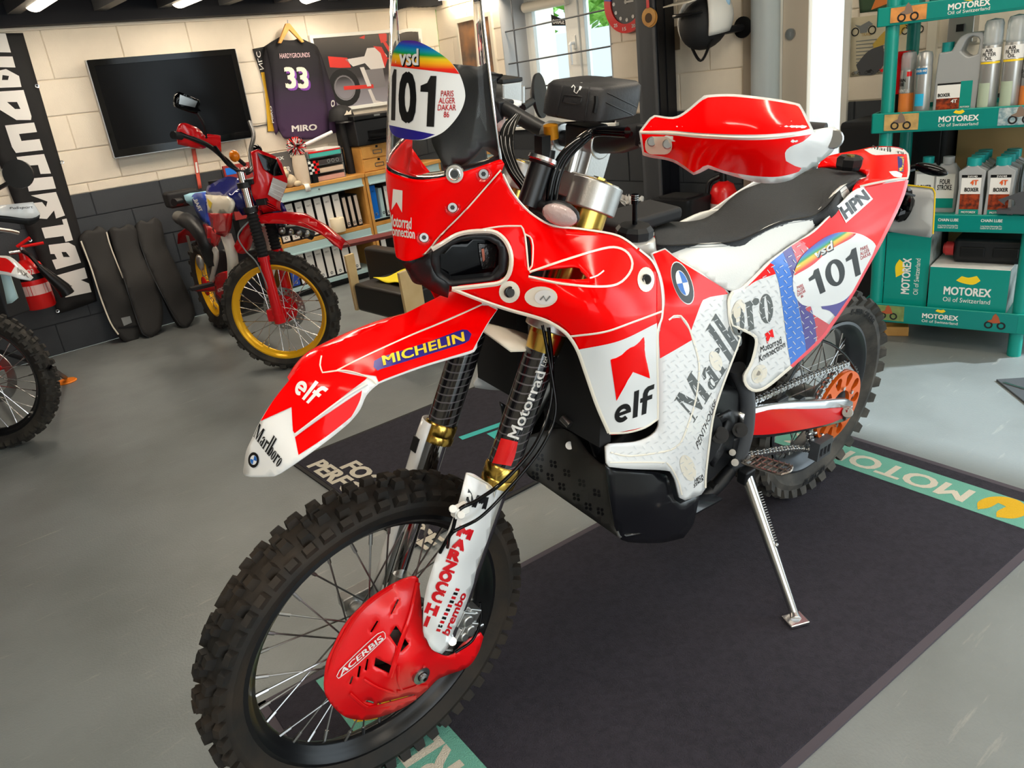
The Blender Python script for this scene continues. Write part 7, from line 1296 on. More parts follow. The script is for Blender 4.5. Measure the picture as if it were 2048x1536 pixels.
# ---- television
u0, u1, z0, z1 = .36, 1.296, 1.128, 1.697
tv = thing('television', 'flat black television hanging on the cream block wall', 'television', matrix=at_tw((u0, -.098, z0))); w, hh = u1-u0, z1-z0
obj('bezel', plate(rrect(0, 0, w, hh, .008), [rect(.035, .045, w-.035, hh-.035)], (0, .035, 0), (1, 0, 0), (0, 0, 1), .035), 'black_gloss', tv, bevel=.003); obj('screen', MB().b2((.033, .006, .043), (w-.033, .012, hh-.033)), mat('tv_screen', (9, 9, 11), .12, spec=.12), tv)
obj('back', MB().b2((.02, .012, .02), (w-.02, .05, hh-.02)), 'black_matt', tv); obj('edge', MB().b2((-.004, .0, .0), (0, .036, hh)).b2((w, 0, 0), (w+.004, .036, hh)).b2((0, 0, -.004), (w, .036, 0)), 'steel', tv); obj('wall_bracket', MB().b2((w/2-.15, .05, hh/2-.1), (w/2+.15, .09, hh/2+.1)), 'black_matt', tv)
# ---- banner with big white letters
BN = Surface(TW, [(-90, 67, -.02), (46, 66, -.02), (193, 602, -.03), (115, 628, -.03), (60, 250, -.035), (10, 300, -.02), (110, 420, -.02), (130, 560, -.04), (170, 480, -.025)])
bn = thing('banner', 'long black fabric banner with large white letters hanging at the left', 'banner', matrix=TW.mat())
cl_b = BN.grid([(-95, 67), (46, 66), (96, 238), (143, 400), (170, 500), (194, 602), (150, 618), (115, 628), (70, 500), (22, 390), (-25, 260)], step=18); BN.bvh = BVHTree.FromPolygons([Vector(v) for v in cl_b.v], cl_b.f); obj('cloth', cl_b, mat('banner_cloth', (24, 23, 24), .75, bump=.3, bscale=25), bn, solid=.002, recalc=False)
LT = [([(-30, 66), (11, 67), (22, 105), (-20, 104)], []), ([(-20, 113), (25, 113), (31, 135), (-12, 134)], []), ([(-5, 142), (12, 138), (38, 152), (43, 174), (-8, 176)], [[(5, 150), (18, 152), (16, 160), (4, 160)]]), ([(-14, 184), (47, 180), (63, 233), (62, 240), (33, 240), (-6, 216)], [[(14, 204), (34, 204), (41, 218), (30, 218)]]), ([(10, 251), (68, 245), (74, 264), (38, 268), (43, 282), (79, 278), (86, 300), (32, 306), (24, 294)], []), ([(33, 314), (88, 308), (102, 347), (81, 348), (76, 330), (41, 332)], []), ([(51, 358), (105, 353), (112, 377), (58, 383)], []),
      ([(62, 391), (112, 384), (130, 431), (112, 437), (108, 421), (94, 438), (79, 437), (67, 406), (84, 404), (92, 414), (95, 403)], []), ([(83, 456), (127, 449), (124, 439), (133, 437), (146, 480), (131, 484), (127, 472), (90, 477)], []), ([(97, 490), (137, 485), (150, 492), (162, 525), (112, 539), (104, 520), (114, 518), (109, 508), (101, 508)], [[(123, 504), (132, 504), (140, 514), (127, 514)]]), ([(113, 551), (169, 535), (175, 556), (162, 560), (178, 567), (183, 584), (131, 595), (124, 577), (145, 572), (119, 563)], [])]
for o_, hs in LT: BN.decal('letter', o_, 'paper', bn, off=.004, step=12, holes=hs, sm=False)
for px, py in ((74, 172), (124, 325), (60, 480), (115, 622), (8, 340)): p = BN.at([(px, py)], .003, True)[0]; obj('eyelet', MB().lathe([(.006, 0), (.012, .001), (.011, .004), (.006, .003)], p, (0, -1, 0), 14), 'silver', bn)
# ---- extinguisher on the wall
b0, b1 = tw(84, 614, -.12), tw(44, 520, -.12); ex = thing('fire_extinguisher', 'red fire extinguisher with black horn beside the banner', 'fire extinguisher', matrix=at_tw((b0[0], -.12, b0[2]))); H_ = b1[2]-b0[2]
obj('cylinder', MB().lathe([(0, 0), (.075, 0), (.083, .01), (.083, H_-.07), (.07, H_-.03), (.03, H_), (.025, H_+.04), (0, H_+.04)], n=28), 'red_plain', ex); obj('valve', MB().cyl((0, 0, H_+.04), (0, 0, H_+.075), .018, n=12).cyl((0, 0, H_+.05), (-.07, 0, H_+.055), .012, n=10), 'silver', ex)
obj('handle', MB().tube([(-.02, 0, H_+.08), (.06, -.02, H_+.12)], .009, 8), 'red_plain', ex); obj('handle', MB().tube([(0, 0, H_+.075), (.12, -.02, H_+.075)], .009, 8), 'red_plain', ex); obj('hose', MB().tube(sm3([(.0, -.02, H_+.05), (.02, -.08, H_+.02), (.05, -.1, H_-.06)]), .012, 8), 'black', ex); obj('horn', MB().tube([(.04, -.1, H_-.04), (.13, -.1, H_-.2), (.14, -.1, H_-.24)], [.018, .04, .042], 12), 'black', ex); obj('label', cyl_print(MB(), .083, H_*.3, H_*.5, -PI*.95, -PI*.15), mat('label_red', (236, 200, 196), .5), ex, angle=80); obj('label_band', cyl_print(MB(), .0832, H_*.6, H_*.72, -PI*.95, -PI*.15), 'black', ex, angle=80); flat_text('lettering', 'CO2', (-.05, -.0855, H_*.73), V3(1, 0, 0), V3(0, 0, 1), .06, .03, 'paper', ex); obj('wall_bracket', MB().b2((-.03, .08, H_*.6), (.03, .11, H_*.75)), 'black', ex)
# ---- motorcycle seats leaning on the wall
SEATS = [([(162, 481), (175, 460), (188, 461), (198, 452), (213, 462), (221, 492), (244, 553), (269, 617), (279, 657), (277, 680), (254, 685), (236, 668), (221, 645), (201, 594), (183, 538)], (258, 683), 'black seat with white piping and a badge leaning on the wall, leftmost', True), ([(221, 460), (228, 453), (241, 457), (256, 448), (272, 457), (282, 503), (317, 579), (326, 622), (322, 657), (305, 675), (287, 668), (269, 622), (244, 546)], (306, 674), 'plain charcoal seat leaning on the wall, middle one of three', False), ([(275, 447), (282, 440), (295, 445), (308, 434), (322, 444), (333, 492), (355, 538), (381, 597), (390, 630), (376, 656), (361, 650), (338, 614), (300, 541), (279, 482)], (376, 655), 'plain charcoal seat leaning on the wall, nearest the trail motorcycle', False)]
mat('seat_cover', (44, 43, 42), .75, bump=.15, bscale=200)
for ol, bot, lab, pip in SEATS:
    bl0 = TW.loc(gz(*bot)); yb = min(bl0[1], -.12); P = np.array(ol); cx = P[:, 0].mean(); t = thing('motorcycle_seat', lab, 'seat', matrix=TW.mat(), group='motorcycle seats leaning on the dark wall'); ys = lambda py: -.09+(yb+.09)*(py-450)/(bot[1]-450)
    S_ = Surface(TW, [(p[0], p[1], ys(p[1])) for p in ol]+[(P[k, 0]*.5+P[-k-1, 0]*.5, P[k, 1]*.5+P[-k-1, 1]*.5, ys(P[k, 1]*.5+P[-k-1, 1]*.5)-.03) for k in range(2, len(ol)//2)], lam=1e-3)
    S_.panel('cover', ol, 'seat_cover', t, th=.07, step=10, corner=60)
    if pip: S_.line('piping', [(162, 482), (183, 538), (201, 594), (221, 645), (237, 669)], 3, 'offwhite', t, off=.004); S_.line('piping', [(213, 464), (222, 495), (246, 556)], 2.5, 'offwhite', t, off=.004); S_.decal('badge', [(242, 636), (260, 632), (264, 645), (248, 652)], 'alu', t, off=.004, step=0, sm=False); S_.line('step', [(236, 655), (277, 652)], 4, 'black', t, off=.004)
    else: S_.line('piping', [ol[-1], ol[-2], ol[-3], ol[-4]], 2, 'black', t, off=.003)
# ---- lanyard below the television
ln = Surface(TW, [(382, 300, -.02), (390, 300, -.02), (403, 378, -.02), (396, 378, -.02)]); t = thing('lanyard', 'red printed lanyard strap hanging under the television', 'lanyard', matrix=TW.mat()); ln.panel('strap', [(383, 298), (391, 297), (404, 376), (397, 378)], mat('strap_red', (214, 92, 74), .7), t, th=.002, step=12); ln.decal('print', [(390, 325), (394, 324), (397, 345), (393, 346)], 'paper', t, off=.002, step=0, sm=False)
o = obj('television_cable', MB().tube(sm3([tw(497, 252, -.015), tw(515, 252, -.012), tw(535, 248, -.012), tw(548, 246, -.012)]), .004, 6), 'black'); o.matrix_world = TW.mat(); tag(o, 'thin black cable running from the television to the jersey', 'cable')
# ---- jersey on a hanger, strip of yellow banner behind it
JY = Surface(TW, [(528, 114, -.06), (559, 74, -.06), (599, 76, -.07), (635, 94, -.06), (678, 264, -.05), (656, 277, -.05), (569, 277, -.05), (551, 269, -.04), (531, 162, -.05), (600, 180, -.1), (570, 220, -.085), (640, 220, -.08), (663, 173, -.06), (590, 260, -.075)])
jy = thing('jersey', 'black and purple race jersey with number 33 on a wooden hanger', 'jersey', matrix=TW.mat())
ramp_mat('jersey_cloth', [(0, (70, 48, 80)), (.35, (48, 34, 58)), (.6, (24, 20, 30)), (1, (18, 17, 20))], (0, 0, 1), 1.13, 1.72, .8)
body = JY.panel('body', [(533, 91), (546, 82), (559, 74), (568, 80), (590, 80), (599, 76), (618, 84), (635, 94), (642, 130), (650, 190), (657, 240), (658, 272), (620, 279), (569, 277), (556, 250), (548, 180), (541, 130)], 'jersey_cloth', jy, th=.05, step=12)
JS = Surface(TW, [(533, 91, -.055), (541, 130, -.06), (551, 269, -.03), (541, 218, -.03), (528, 114, -.04)]); JS.panel('sleeve', [(533, 91), (541, 130), (549, 190), (556, 262), (551, 270), (546, 250), (541, 218), (531, 162), (527, 114)], 'jersey_cloth', jy, th=.03, step=12)
JS2 = Surface(TW, [(635, 94, -.055), (678, 264, -.04), (658, 267, -.04), (642, 130, -.06), (663, 173, -.05)]); JS2.panel('sleeve', [(634, 93), (643, 112), (663, 173), (677, 223), (679, 264), (660, 268), (657, 240), (650, 190), (642, 130)], 'jersey_cloth', jy, th=.03, step=12)
obj('hanger', MB().prism([(-.1, -.06), (-.015, .06), (.015, .06), (.1, -.065), (.08, -.07), (0, .02), (-.08, -.065)], tw(577, 66, -.075), (1, 0, 0), (0, 0, 1), .02, (0, -1, 0)), 'wood', jy, bevel=.004); obj('hanger_hook', MB().tube([tw(577, 58, -.085), tw(575, 40, -.085)], .003, 6), 'steel', jy)
pur = mat('purple_print', (120, 60, 160), .6)
for dx, dy, mt_, of in ((4, 4, pur, .004), (0, 0, 'offwhite', .006)): JY.text('numeral', '33', [(572+dx, 177+dy), (619+dx, 177+dy), (613+dx, 134+dy), (567+dx, 134+dy)], mt_, jy, off=of, bold=.045)
JY.text('lettering', 'HARDYGROUNDS', [(560, 117), (620, 114), (619, 105), (559, 107)], mat('pink_print', (230, 200, 205), .6), jy, off=.005, bold=.01); JY.text('lettering', 'MIRO', [(584, 264), (634, 260), (634, 248), (583, 251)], 'paper', jy, off=.005, bold=.04); JS2.text('lettering', 'MIRO', [(668, 243), (670, 200), (662, 200), (662, 243)], 'paper', jy, off=.005, bold=.04); JS.text('lettering', 'MIRO', [(548, 246), (543, 212), (539, 212), (544, 246)], 'paper', jy, off=.005, bold=.03)
yb_ = Surface(TW, [(505, 95, -.015), (530, 92, -.015), (548, 262, -.015), (536, 262, -.015)]); t = thing('pennant_banner', 'narrow black and yellow banner behind the jersey', 'banner', matrix=TW.mat()); ybp = yb_.panel('cloth', [(505, 98), (535, 92), (545, 180), (560, 260), (535, 264), (530, 180)], 'black_matt', t, th=.002, step=16); yb_.decal('field', [(522, 145), (540, 143), (546, 190), (550, 262), (536, 263), (530, 185)], mat('mustard', (206, 160, 30), .6), ybp, off=.003, step=12, sm=False); yb_.text('lettering', 'NLC', [(520, 140), (512, 104), (520, 102), (528, 138)], 'paper', ybp, off=.004, bold=.0)
# ---- framed photograph of a motocross machine
fu0, fz1 = 1.9, 1.752; fu1, fz0 = 2.83, 1.215; fw_, fh_ = fu1-fu0, fz1-fz0
pf = thing('framed_picture', 'large framed picture of a red and white motocross machine', 'picture', matrix=at_tw((fu0, -.03, fz0)))
obj('frame', plate(rect(0, 0, fw_, fh_), [rect(.025, .025, fw_-.025, fh_-.025)], (0, .03, 0), (1, 0, 0), (0, 0, 1), .03), 'upvc', pf, bevel=.003)
ramp_mat('picture_ground', [(0, (150, 148, 158)), (.3, (120, 116, 122)), (.42, (52, 50, 52)), (.7, (44, 42, 44)), (1, (84, 80, 76))], (0, 0, 1), 0, fh_, .35)
obj('print', MB().b2((.02, .008, .02), (fw_-.02, .012, fh_-.02)), 'picture_ground', pf)
def pp(name, pl, mt_, z=.0, holes=()): flat_poly(name, pl, (0, .0074-z, 0), (fw_, 0, 0), (0, 0, fh_), mt_, pf, holes)
def ring2(cx, cy, r, r2): return ell(cx, cy, r*fh_/fw_, r), [ell(cx, cy, r2*fh_/fw_, r2)]
mat('pic_red', (204, 52, 44), .4); mat('pic_white', (206, 202, 200), .4); mat('pic_grey', (120, 118, 122), .4)
for cx in (.23, .86):
    a, b = ring2(cx, .3, .25, .17); pp('printed_tyre', a, 'black_matt', .0003, b); a, b = ring2(cx, .3, .16, .145); pp('printed_rim', a, 'pic_grey', .0004, b)
pp('printed_tail', [(.13, .72), (.3, .68), (.32, .55), (.22, .56), (.13, .58)], 'pic_red', .0005); pp('printed_seat', [(.28, .66), (.48, .68), (.5, .6), (.34, .56)], 'pic_white', .0005); pp('printed_tank', [(.44, .62), (.5, .78), (.62, .78), (.68, .66), (.64, .5), (.5, .5)], 'pic_white', .0006); pp('printed_tank', [(.56, .8), (.64, .78), (.68, .62), (.64, .5), (.62, .7)], 'pic_red', .0008); pp('printed_number', [(.63, .95), (.67, .99), (.71, .94), (.7, .85), (.64, .83)], 'pic_red', .0007); pp('printed_fork', [(.66, .84), (.69, .84), (.86, .32), (.83, .3)], 'pic_red', .0006); pp('printed_mudguard', [(.68, .63), (.85, .62), (.95, .54), (.85, .58), (.7, .58)], 'pic_red', .0008); pp('printed_swingarm', [(.22, .32), (.5, .3), (.5, .25), (.22, .27)], 'pic_red', .0006); pp('printed_engine', [(.42, .5), (.62, .5), (.62, .25), (.44, .24)], 'pic_grey', .0004); pp('printed_stand', [(.44, .24), (.47, .24), (.5, .08), (.62, .02), (.6, .0), (.47, .05)], 'pic_white', .0009); pp('printed_frame', [(.4, .54), (.44, .54), (.48, .28), (.44, .28)], 'pic_white', .0007); pp('printed_handguard', [(.44, .92), (.5, .95), (.49, .9)], 'pic_red', .0007)
# ---- wooden cabinets with grey shutters and files
CF = -.32; cabs = []
def cabinet(uL, uR, lab):
    t = thing('storage_cabinet', lab, 'cabinet', matrix=at_tw((uL, CF, 0))); w = uR-uL; D = .3
    for nm, x0, x1 in (('side', 0, .022), ('side', w-.022, w)): obj(nm, MB().b2((x0, 0, .05), (x1, D, .745)), 'wood', t)
    obj('top', MB().b2((0, -.012, .745), (w, D, .77)), 'wood', t, bevel=.002); obj('shelf', MB().b2((.022, 0, .375), (w-.022, D, .398)), 'wood', t); obj('shelf', MB().b2((.022, 0, .05), (w-.022, D, .075)), 'lightblue', t); obj('back', MB().b2((.022, D-.01, .05), (w-.022, D, .745)), 'black_matt', t); obj('plinth', MB().b2((.03, .04, 0), (w-.03, D, .05)), 'black', t)
    for z in (.695, .322): obj('shutter', MB().b2((.022, -.004, z), (w-.022, .012, z+.05)).b2((.022, -.016, z-.012), (w-.022, .0, z)), 'lightblue', t, bevel=.002); obj('lock', MB().cyl((w*.5, -.012, z+.03), (w*.5, -.003, z+.03), .006, n=10), 'steel', t)
    return t
uR_ = 1.965; cabinet(uR_-.765, uR_, 'wooden cabinet with pale shutters and white files behind the trail motorcycle'); cabinet(uR_+.008, uR_+.7, 'wooden cabinet with blue folder beside the white files cabinet')
bm_ = {}
def binder(u, z, hgt, wd, spine, lab, body='black_matt', tilt=0.0, grp='lever arch files in the cabinets'):
    t = thing('file_binder', lab, 'binder', matrix=at_tw((u, CF+.03, z)), group=grp); t.rotation_euler.rotate_axis('Y', tilt)
    k = (hgt, wd, body)
    if k not in bm_: bm_[k] = (MB().b2((0, 0, 0), (wd, .22, hgt)).mesh('cover', body), MB().b2((.004, -.002, .012), (wd-.004, 0, hgt-.008)).mesh('spine_label', 'paper'), MB().lathe([(.006, 0), (.012, .001), (.011, .003), (.006, .002)], (wd/2, -.002, .035), (0, -1, 0), 12).mesh('finger_ring', 'silver'))
    place('cover', bm_[k][0], t)
    o = place('spine_label', bm_[k][1], t)
    if spine != 'paper': o.data = o.data.copy(); o.data.materials[0] = M(spine)
    place('finger_ring', bm_[k][2], t); flat_text('lettering', 'PARTS', (.016, -.003, hgt*.8), V3(1, 0, 0), V3(0, 0, 1), wd-.032, .012, 'black', t, bold=0)
nm_ = ['leftmost', 'second', 'third', 'fourth', 'fifth', 'sixth', 'seventh', 'eighth']
for k in range(7): binder(uR_-.722+k*.075, .399, .27, .062, 'paper', 'white file on the upper shelf, %s of seven' % nm_[k], tilt=-.03)
for k in range(3): binder(uR_-.195+k*.05, .399, .235, .034, mat('spine_cream', (206, 190, 176), .6) if k == 0 else 'spine_cream', 'narrow black file on the upper shelf, %s of three' % nm_[k], tilt=-.04)
for k in range(8): binder(uR_-.722+k*.073, .076, .235, .064, 'paper' if k else 'honda_blue', ('white file on the lower shelf, %s of eight' % nm_[k]) if k else 'blue file at the left of the lower shelf', tilt=-.03)
binder(uR_+.045, .42, .25, .05, 'blue', 'bright blue folder in the right cabinet', 'blue'); binder(uR_+.12, .42, .22, .03, 'lightblue', 'pale blue folder in the right cabinet', 'lightblue'); binder(uR_+.165, .42, .235, .04, 'paper', 'white folder in the right cabinet'); binder(uR_+.06, .08, .22, .05, 'paper', 'white folder low in the right cabinet')
t = thing('parts_case', 'black plastic case on the shelf of the right cabinet', 'case', matrix=at_tw((uR_+.04, CF+.02, .4))); obj('case', MB().b2((0, 0, 0), (.14, .2, .018)), 'black', t, bevel=.005); obj('lid', MB().b2((.0, 0, .0185), (.14, .2, .02)), 'lightblue', t)
q = tw(677, 442, CF-.02); t = thing('paper_roll', 'cream paper roll standing on the middle shelf in front of the files', 'paper roll', matrix=at_tw((q[0], CF+.0, .399))); obj('roll', MB().lathe([(.02, .1), (.05, .1), (.052, .096), (.052, .004), (.05, 0), (.02, 0), (.02, .1)], n=28), mat('roll_cream', (240, 226, 196), .7), t)
# ---- on top of the cabinets
ZT = .77
pr0 = tw(705, 300, CF+.02); t = thing('card_drawers', 'small pale wooden box with two drawers under the printer', 'drawers', matrix=at_tw((uR_+.02, CF+.02, ZT))); obj('carcass', MB().b2((0, 0, 0), (.4, .25, .19)), 'wood', t, bevel=.002)
for k in range(2): d_ = obj('drawer', MB().b2((.006, -.008, .006+.093*k), (.394, .0, .09+.093*k)), 'wood', t, bevel=.002); obj('label_holder', plate(rrect(-.04, -.015, .04, .015, .006), [rrect(-.034, -.01, .034, .01, .004)], (.14, -.008, .045+.093*k), (1, 0, 0), (0, 0, 1), .002), 'steel', d_); obj('finger_hole', MB().b2((.13, -.0095, .074+.093*k), (.15, -.008, .09+.093*k)), 'black', d_)
t = thing('printer', 'black desktop printer on the wooden drawers', 'printer', matrix=at_tw((uR_+.0, CF+.0, ZT+.192))); obj('body', MB().b2((0, 0, 0), (.44, .3, .18)), 'black_satin', t, bevel=.01); obj('lid', MB().b2((-.005, -.012, .18), (.445, .3, .215)), 'black', t, bevel=.008); obj('paper_tray', MB().b2((.09, -.07, .03), (.34, .01, .04)).b2((.1, -.004, .04), (.33, .0, .1)), 'black_gloss', t); obj('badge', MB().b2((.17, -.0135, .195), (.22, -.012, .207)), 'grey_print', t)
c_ = tw(692, 228, -.2); t = thing('cap', 'black baseball cap with a pale bird logo beside the jersey', 'cap', matrix=at_tw((c_[0]-.02, -.16, c_[2]-.04))); obj('crown', MB().lathe([(.095, 0), (.094, .03), (.08, .075), (.045, .1), (0, .108)], n=24), 'black_matt', t); obj('peak', MB().loft([[(x, -.06-.09*math.sqrt(max(0, 1-(x/.09)**2))*s, .005-.02*s) for x in np.linspace(-.09, .09, 12)] for s in (0, 1)]), 'black', t, solid=.004); obj('logo', MB().prism([(-.03, 0), (.03, 0), (.035, .03), (.01, .015), (.0, .03), (-.015, .012)], (.0, -.098, .035), (1, 0, 0), (0, .1, 1), .003, (0, -1, 0)), 'mat_white', t); obj('post', MB().cyl((0, 0, ZT-(c_[2]-.04)), (0, 0, .0), .03, n=14), 'black_matt', t)
tx = tw(612, 340, CF+.02)[0]; t = thing('letter_trays', 'stack of clear letter trays filled with magazines on the cabinet', 'letter trays', matrix=at_tw((tx+.04, CF+.03, ZT)))
for k in range(4): obj('tray', MB().b2((0, 0, .055*k), (.27, .22, .055*k+.004)).b2((0, 0, .055*k), (.004, .22, .055*k+.05)).b2((.266, 0, .055*k), (.27, .22, .055*k+.05)), 'can_clear', t)
for k, (c, n_) in enumerate((((196, 150, 140), 'paper_pink'), ((210, 190, 170), 'paper_tan'), ((60, 54, 56), 'paper_dark'), ((70, 180, 170), 'paper_teal'))):
    mg = thing('magazine_pile', ('pinkish papers in the lowest letter tray', 'tan papers in the second letter tray', 'dark tubes box in the third letter tray', 'teal and red magazines in the top letter tray')[k], 'magazines', matrix=at_tw((tx+.05, CF+.025, ZT+.0045+.055*k))); obj('pages', MB().b2((0, 0, 0), (.25, .2, .03)), mat(n_, c, .6), mg)
    if k == 3: obj('cover', MB().b2((0, -.002, .03), (.25, .2, .04)), 'red_plain', mg); obj('cover', MB().b2((.06, -.004, .04), (.25, .2, .05)), 'paper', mg)
    if k == 2:
        for j in range(3): obj('tube_end', MB().lathe([(.008, 0), (.014, .001), (.014, .004), (.008, .004)], (.14+.035*j, -.001, .016), (0, -1, 0), 12), 'grey_print', mg)
        obj('orange_card', MB().b2((.02, -.002, .0), (.06, 0, .03)), 'orange', mg)
t = thing('rolled_paper', 'white rolled sheet lying across the letter trays', 'paper', matrix=at_tw((tx+.06, CF+.06, ZT+.26))); obj('roll', MB().tube([(-.02, 0, 0), (.22, 0, .06)], .012, 10), 'paper', t)
hx = tw(600, 285, CF+.08); t = thing('bobble_hat', 'speckled red black and white bobble hat on a bottle', 'hat', matrix=at_tw((hx[0]-.05, CF+.05, ZT+.18))); m = MB(); rd = random.Random(5); sp = [MB(), MB(), MB()]
for k in range(260):
    a, b = rd.uniform(0, 2*PI), math.acos(rd.uniform(-1, 1)); d = V3(math.sin(b)*math.cos(a), math.sin(b)*math.sin(a), math.cos(b)); sp[k % 3].cyl(V3(0, 0, .08)+d*.02, V3(0, 0, .08)+d*.07, .006, .003, 5)
for k, mt_ in enumerate(('black_matt', 'red_plain', 'paper')): o = obj('pompom', sp[k], mt_, t, angle=None); o['kind'] = 'stuff'
obj('hat_body', MB().lathe([(.05, -.18), (.055, -.05), (.045, .02), (0, .05)], n=18), mat('knit', (206, 190, 170), .9, bump=.5, bscale=120), t)
bx = tw(556, 340, CF+.02); t = thing('product_board', 'grey printed display board on the cabinet behind the headlamp', 'board', matrix=at_tw((bx[0]-.07, CF+.06, ZT))); obj('board', MB().b2((0, 0, 0), (.2, .02, .24)), mat('board_grey', (96, 92, 90), .6), t); flat_text('lettering', 'USX', (.07, -.001, .19), V3(1, 0, 0), V3(0, 0, 1), .08, .022, 'paper', t, bold=.03); flat_text('lettering', 'CRUSHER\nBMX', (.03, -.001, .06), V3(1, 0, 0), V3(0, 0, 1), .15, .08, 'paper', t, bold=.03)
bx = tw(470, 330, -.2); t = thing('product_board', 'red printed display board behind the trail motorcycle bars', 'board', matrix=at_tw((bx[0]-.1, -.24, .62))); obj('board', MB().b2((0, 0, 0), (.2, .02, .36)), mat('board_red', (150, 44, 40), .6), t); flat_text('lettering', 'USX', (.1, -.001, .31), V3(1, 0, 0), V3(0, 0, 1), .07, .025, 'paper', t, bold=.03); flat_text('lettering', 'SMX\nMASH', (.04, -.001, .16), V3(1, 0, 0), V3(0, 0, 1), .13, .08, 'paper', t, bold=.03); obj('blue_badge', MB().b2((.01, -.0015, .3), (.08, 0, .345)), 'blue', t); obj('stand', MB().b2((.02, .01, -.62), (.18, .12, 0)), 'black_matt', t)
q = tw(585, 345, CF+.0); t = thing('plush_toy', 'small beige plush toy slumped on the cabinet top', 'plush toy', matrix=at_tw((q[0]-.02, CF+.03, ZT))); pm = mat('plush', (206, 188, 160), .95, bump=.6, bscale=90)
for nm, c, r in (('body', (0, 0, .045), (.05, .04, .045)), ('head', (-.035, -.01, .1), (.035, .032, .032)), ('leg', (.04, -.03, .02), (.03, .02, .02)), ('leg', (.05, .02, .02), (.03, .02, .02)), ('arm', (-.05, -.03, .05), (.02, .02, .03)), ('ear', (-.055, -.01, .13), (.012, .01, .014)), ('ear', (-.02, -.01, .132), (.012, .01, .014))): obj(nm, MB().sphere(c, r, 12, 8), pm, t)
q = tw(612, 360, CF-.02); t = thing('sticker_strip', 'white paper tag curling over the cabinet edge', 'tag', matrix=at_tw((q[0], CF-.016, ZT+.004))); obj('strip', MB().loft([[(x, y, z) for x in (-.02, .02)] for y, z in ((.08, .0), (.03, .003), (0, .002), (-.008, -.02), (-.006, -.05))]), 'paper', t, solid=.001)
t = thing('marker_flag', 'folded checkered flag standing before the letter trays', 'flag', matrix=at_tw((tx+.02, CF+.01, ZT)))
for i in range(5):
    for j in range(4): obj('check', MB().b2((.02*j, 0, .06+.018*i), (.02*j+.02, .003, .078+.018*i)), 'black' if (i+j) % 2 else ('paper' if j < 2 else 'red_plain'), t)
obj('pole', MB().cyl((0, .004, 0), (0, .004, .17), .004, n=8), 'black', t); obj('foot', MB().b2((.01, -.01, 0), (.05, .03, .06)), 'black', t)
# ---- black beam seat with pale timber sides and a yellow cloth
BZ = .2; s0, s1 = gz(716, 622, BZ), gz(785, 640, BZ); sd_ = nrm(s1-s0); SF_ = Frame(s0, sd_, (-sd_[1], sd_[0], 0), (0, 0, 1)); ch = thing('beam_seat', 'low black waiting seat with pale wooden side panels', 'seat', matrix=Frame((s0[0], s0[1], 0), sd_, (-sd_[1], sd_[0], 0), (0, 0, 1)).mat()); LS = .5
def ss(px, py, y=0.0): return SF_.on(px, py, 'y', y)
LS = min(.75, ss(806, 612)[0]); zs = BZ+ss(708, 568)[2]; zL = BZ+ss(693, 512, .0)[2]; zb = BZ+ss(712, 513, .27)[2]; zR = BZ+SF_.on(812, 540, 'x', LS)[2]
obj('seat_cushion', MB().b2((0, 0, BZ), (LS, .28, zs)), mat('vinyl', (30, 28, 26), .35), ch, bevel=.02, seg=3); obj('backrest', MB().b2((-.29, .27, BZ+.05), (LS, .36, max(zb, zs+.12))), 'vinyl', ch, bevel=.02, seg=3)
obj('side_panel', MB().prism([(0, BZ), (.05, BZ), (.05, zL+.004), (-.005, zL)], (-.034, 0, 0), (0, 1, 0), (0, 0, 1), .022, (1, 0, 0)), 'wood_pale', ch, bevel=.003); obj('side_panel', MB().prism([(0, BZ), (.12, BZ), (.12, zR+.01), (-.005, zR)], (LS+.002, 0, 0), (0, 1, 0), (0, 0, 1), .022, (1, 0, 0)), 'wood_pale', ch, bevel=.003)
obj('pedestal', MB().b2((LS-.16, .12, 0), (LS-.08, .26, BZ)), 'black', ch); obj('pedestal_foot', MB().b2((LS-.2, .02, 0), (LS-.04, .36, .015)), 'black', ch)
t = thing('yellow_cloth', 'bright yellow folded cloth lying on the black seat', 'cloth', matrix=Frame(SF_.wor((ss(745, 568, .12)[0], .12, zs-BZ+.002)), *(SF_.F, SF_.L, SF_.U)).mat()); t.matrix_world = Frame((0, 0, 0), SF_.F, SF_.L, SF_.U).mat(); t.location = SF_.O+SF_.F*.14+SF_.L*.12+V3(0, 0, zs-BZ+.004-.0)
rows = [[(x, y, .012+.02*math.sin(x*28+y*9)*math.sin(y*14)+.05*max(0, (y-.1)) *(1+.3*math.sin(x*20))) for x in np.linspace(-.06, .3, 18)] for y in np.linspace(-.03, .2, 12)]; obj('cloth', MB().loft(rows), mat('cloth_yellow', (244, 222, 20), .8), t, solid=.004, angle=80)
rr = thing('steel_bar', 'dark red painted bar between the trail motorcycle and the rally motorcycle', 'bar', matrix=WORLD.mat()); b0_, b1_ = hit(684, 490, TW.wor((0, -1.0, 0)), TW.L), hit(800, 465, TW.wor((0, -1.0, 0)), TW.L); obj('bar', MB().tube([b0_, b1_+(b1_-b0_)*.8], .022, 4), mat('oxide', (110, 30, 30), .5), rr); obj('leg', MB().tube([b1_+(b1_-b0_)*.7, V3((b1_+(b1_-b0_)*.7)[0], (b1_+(b1_-b0_)*.7)[1], 0)], .02, 4), 'oxide', rr)
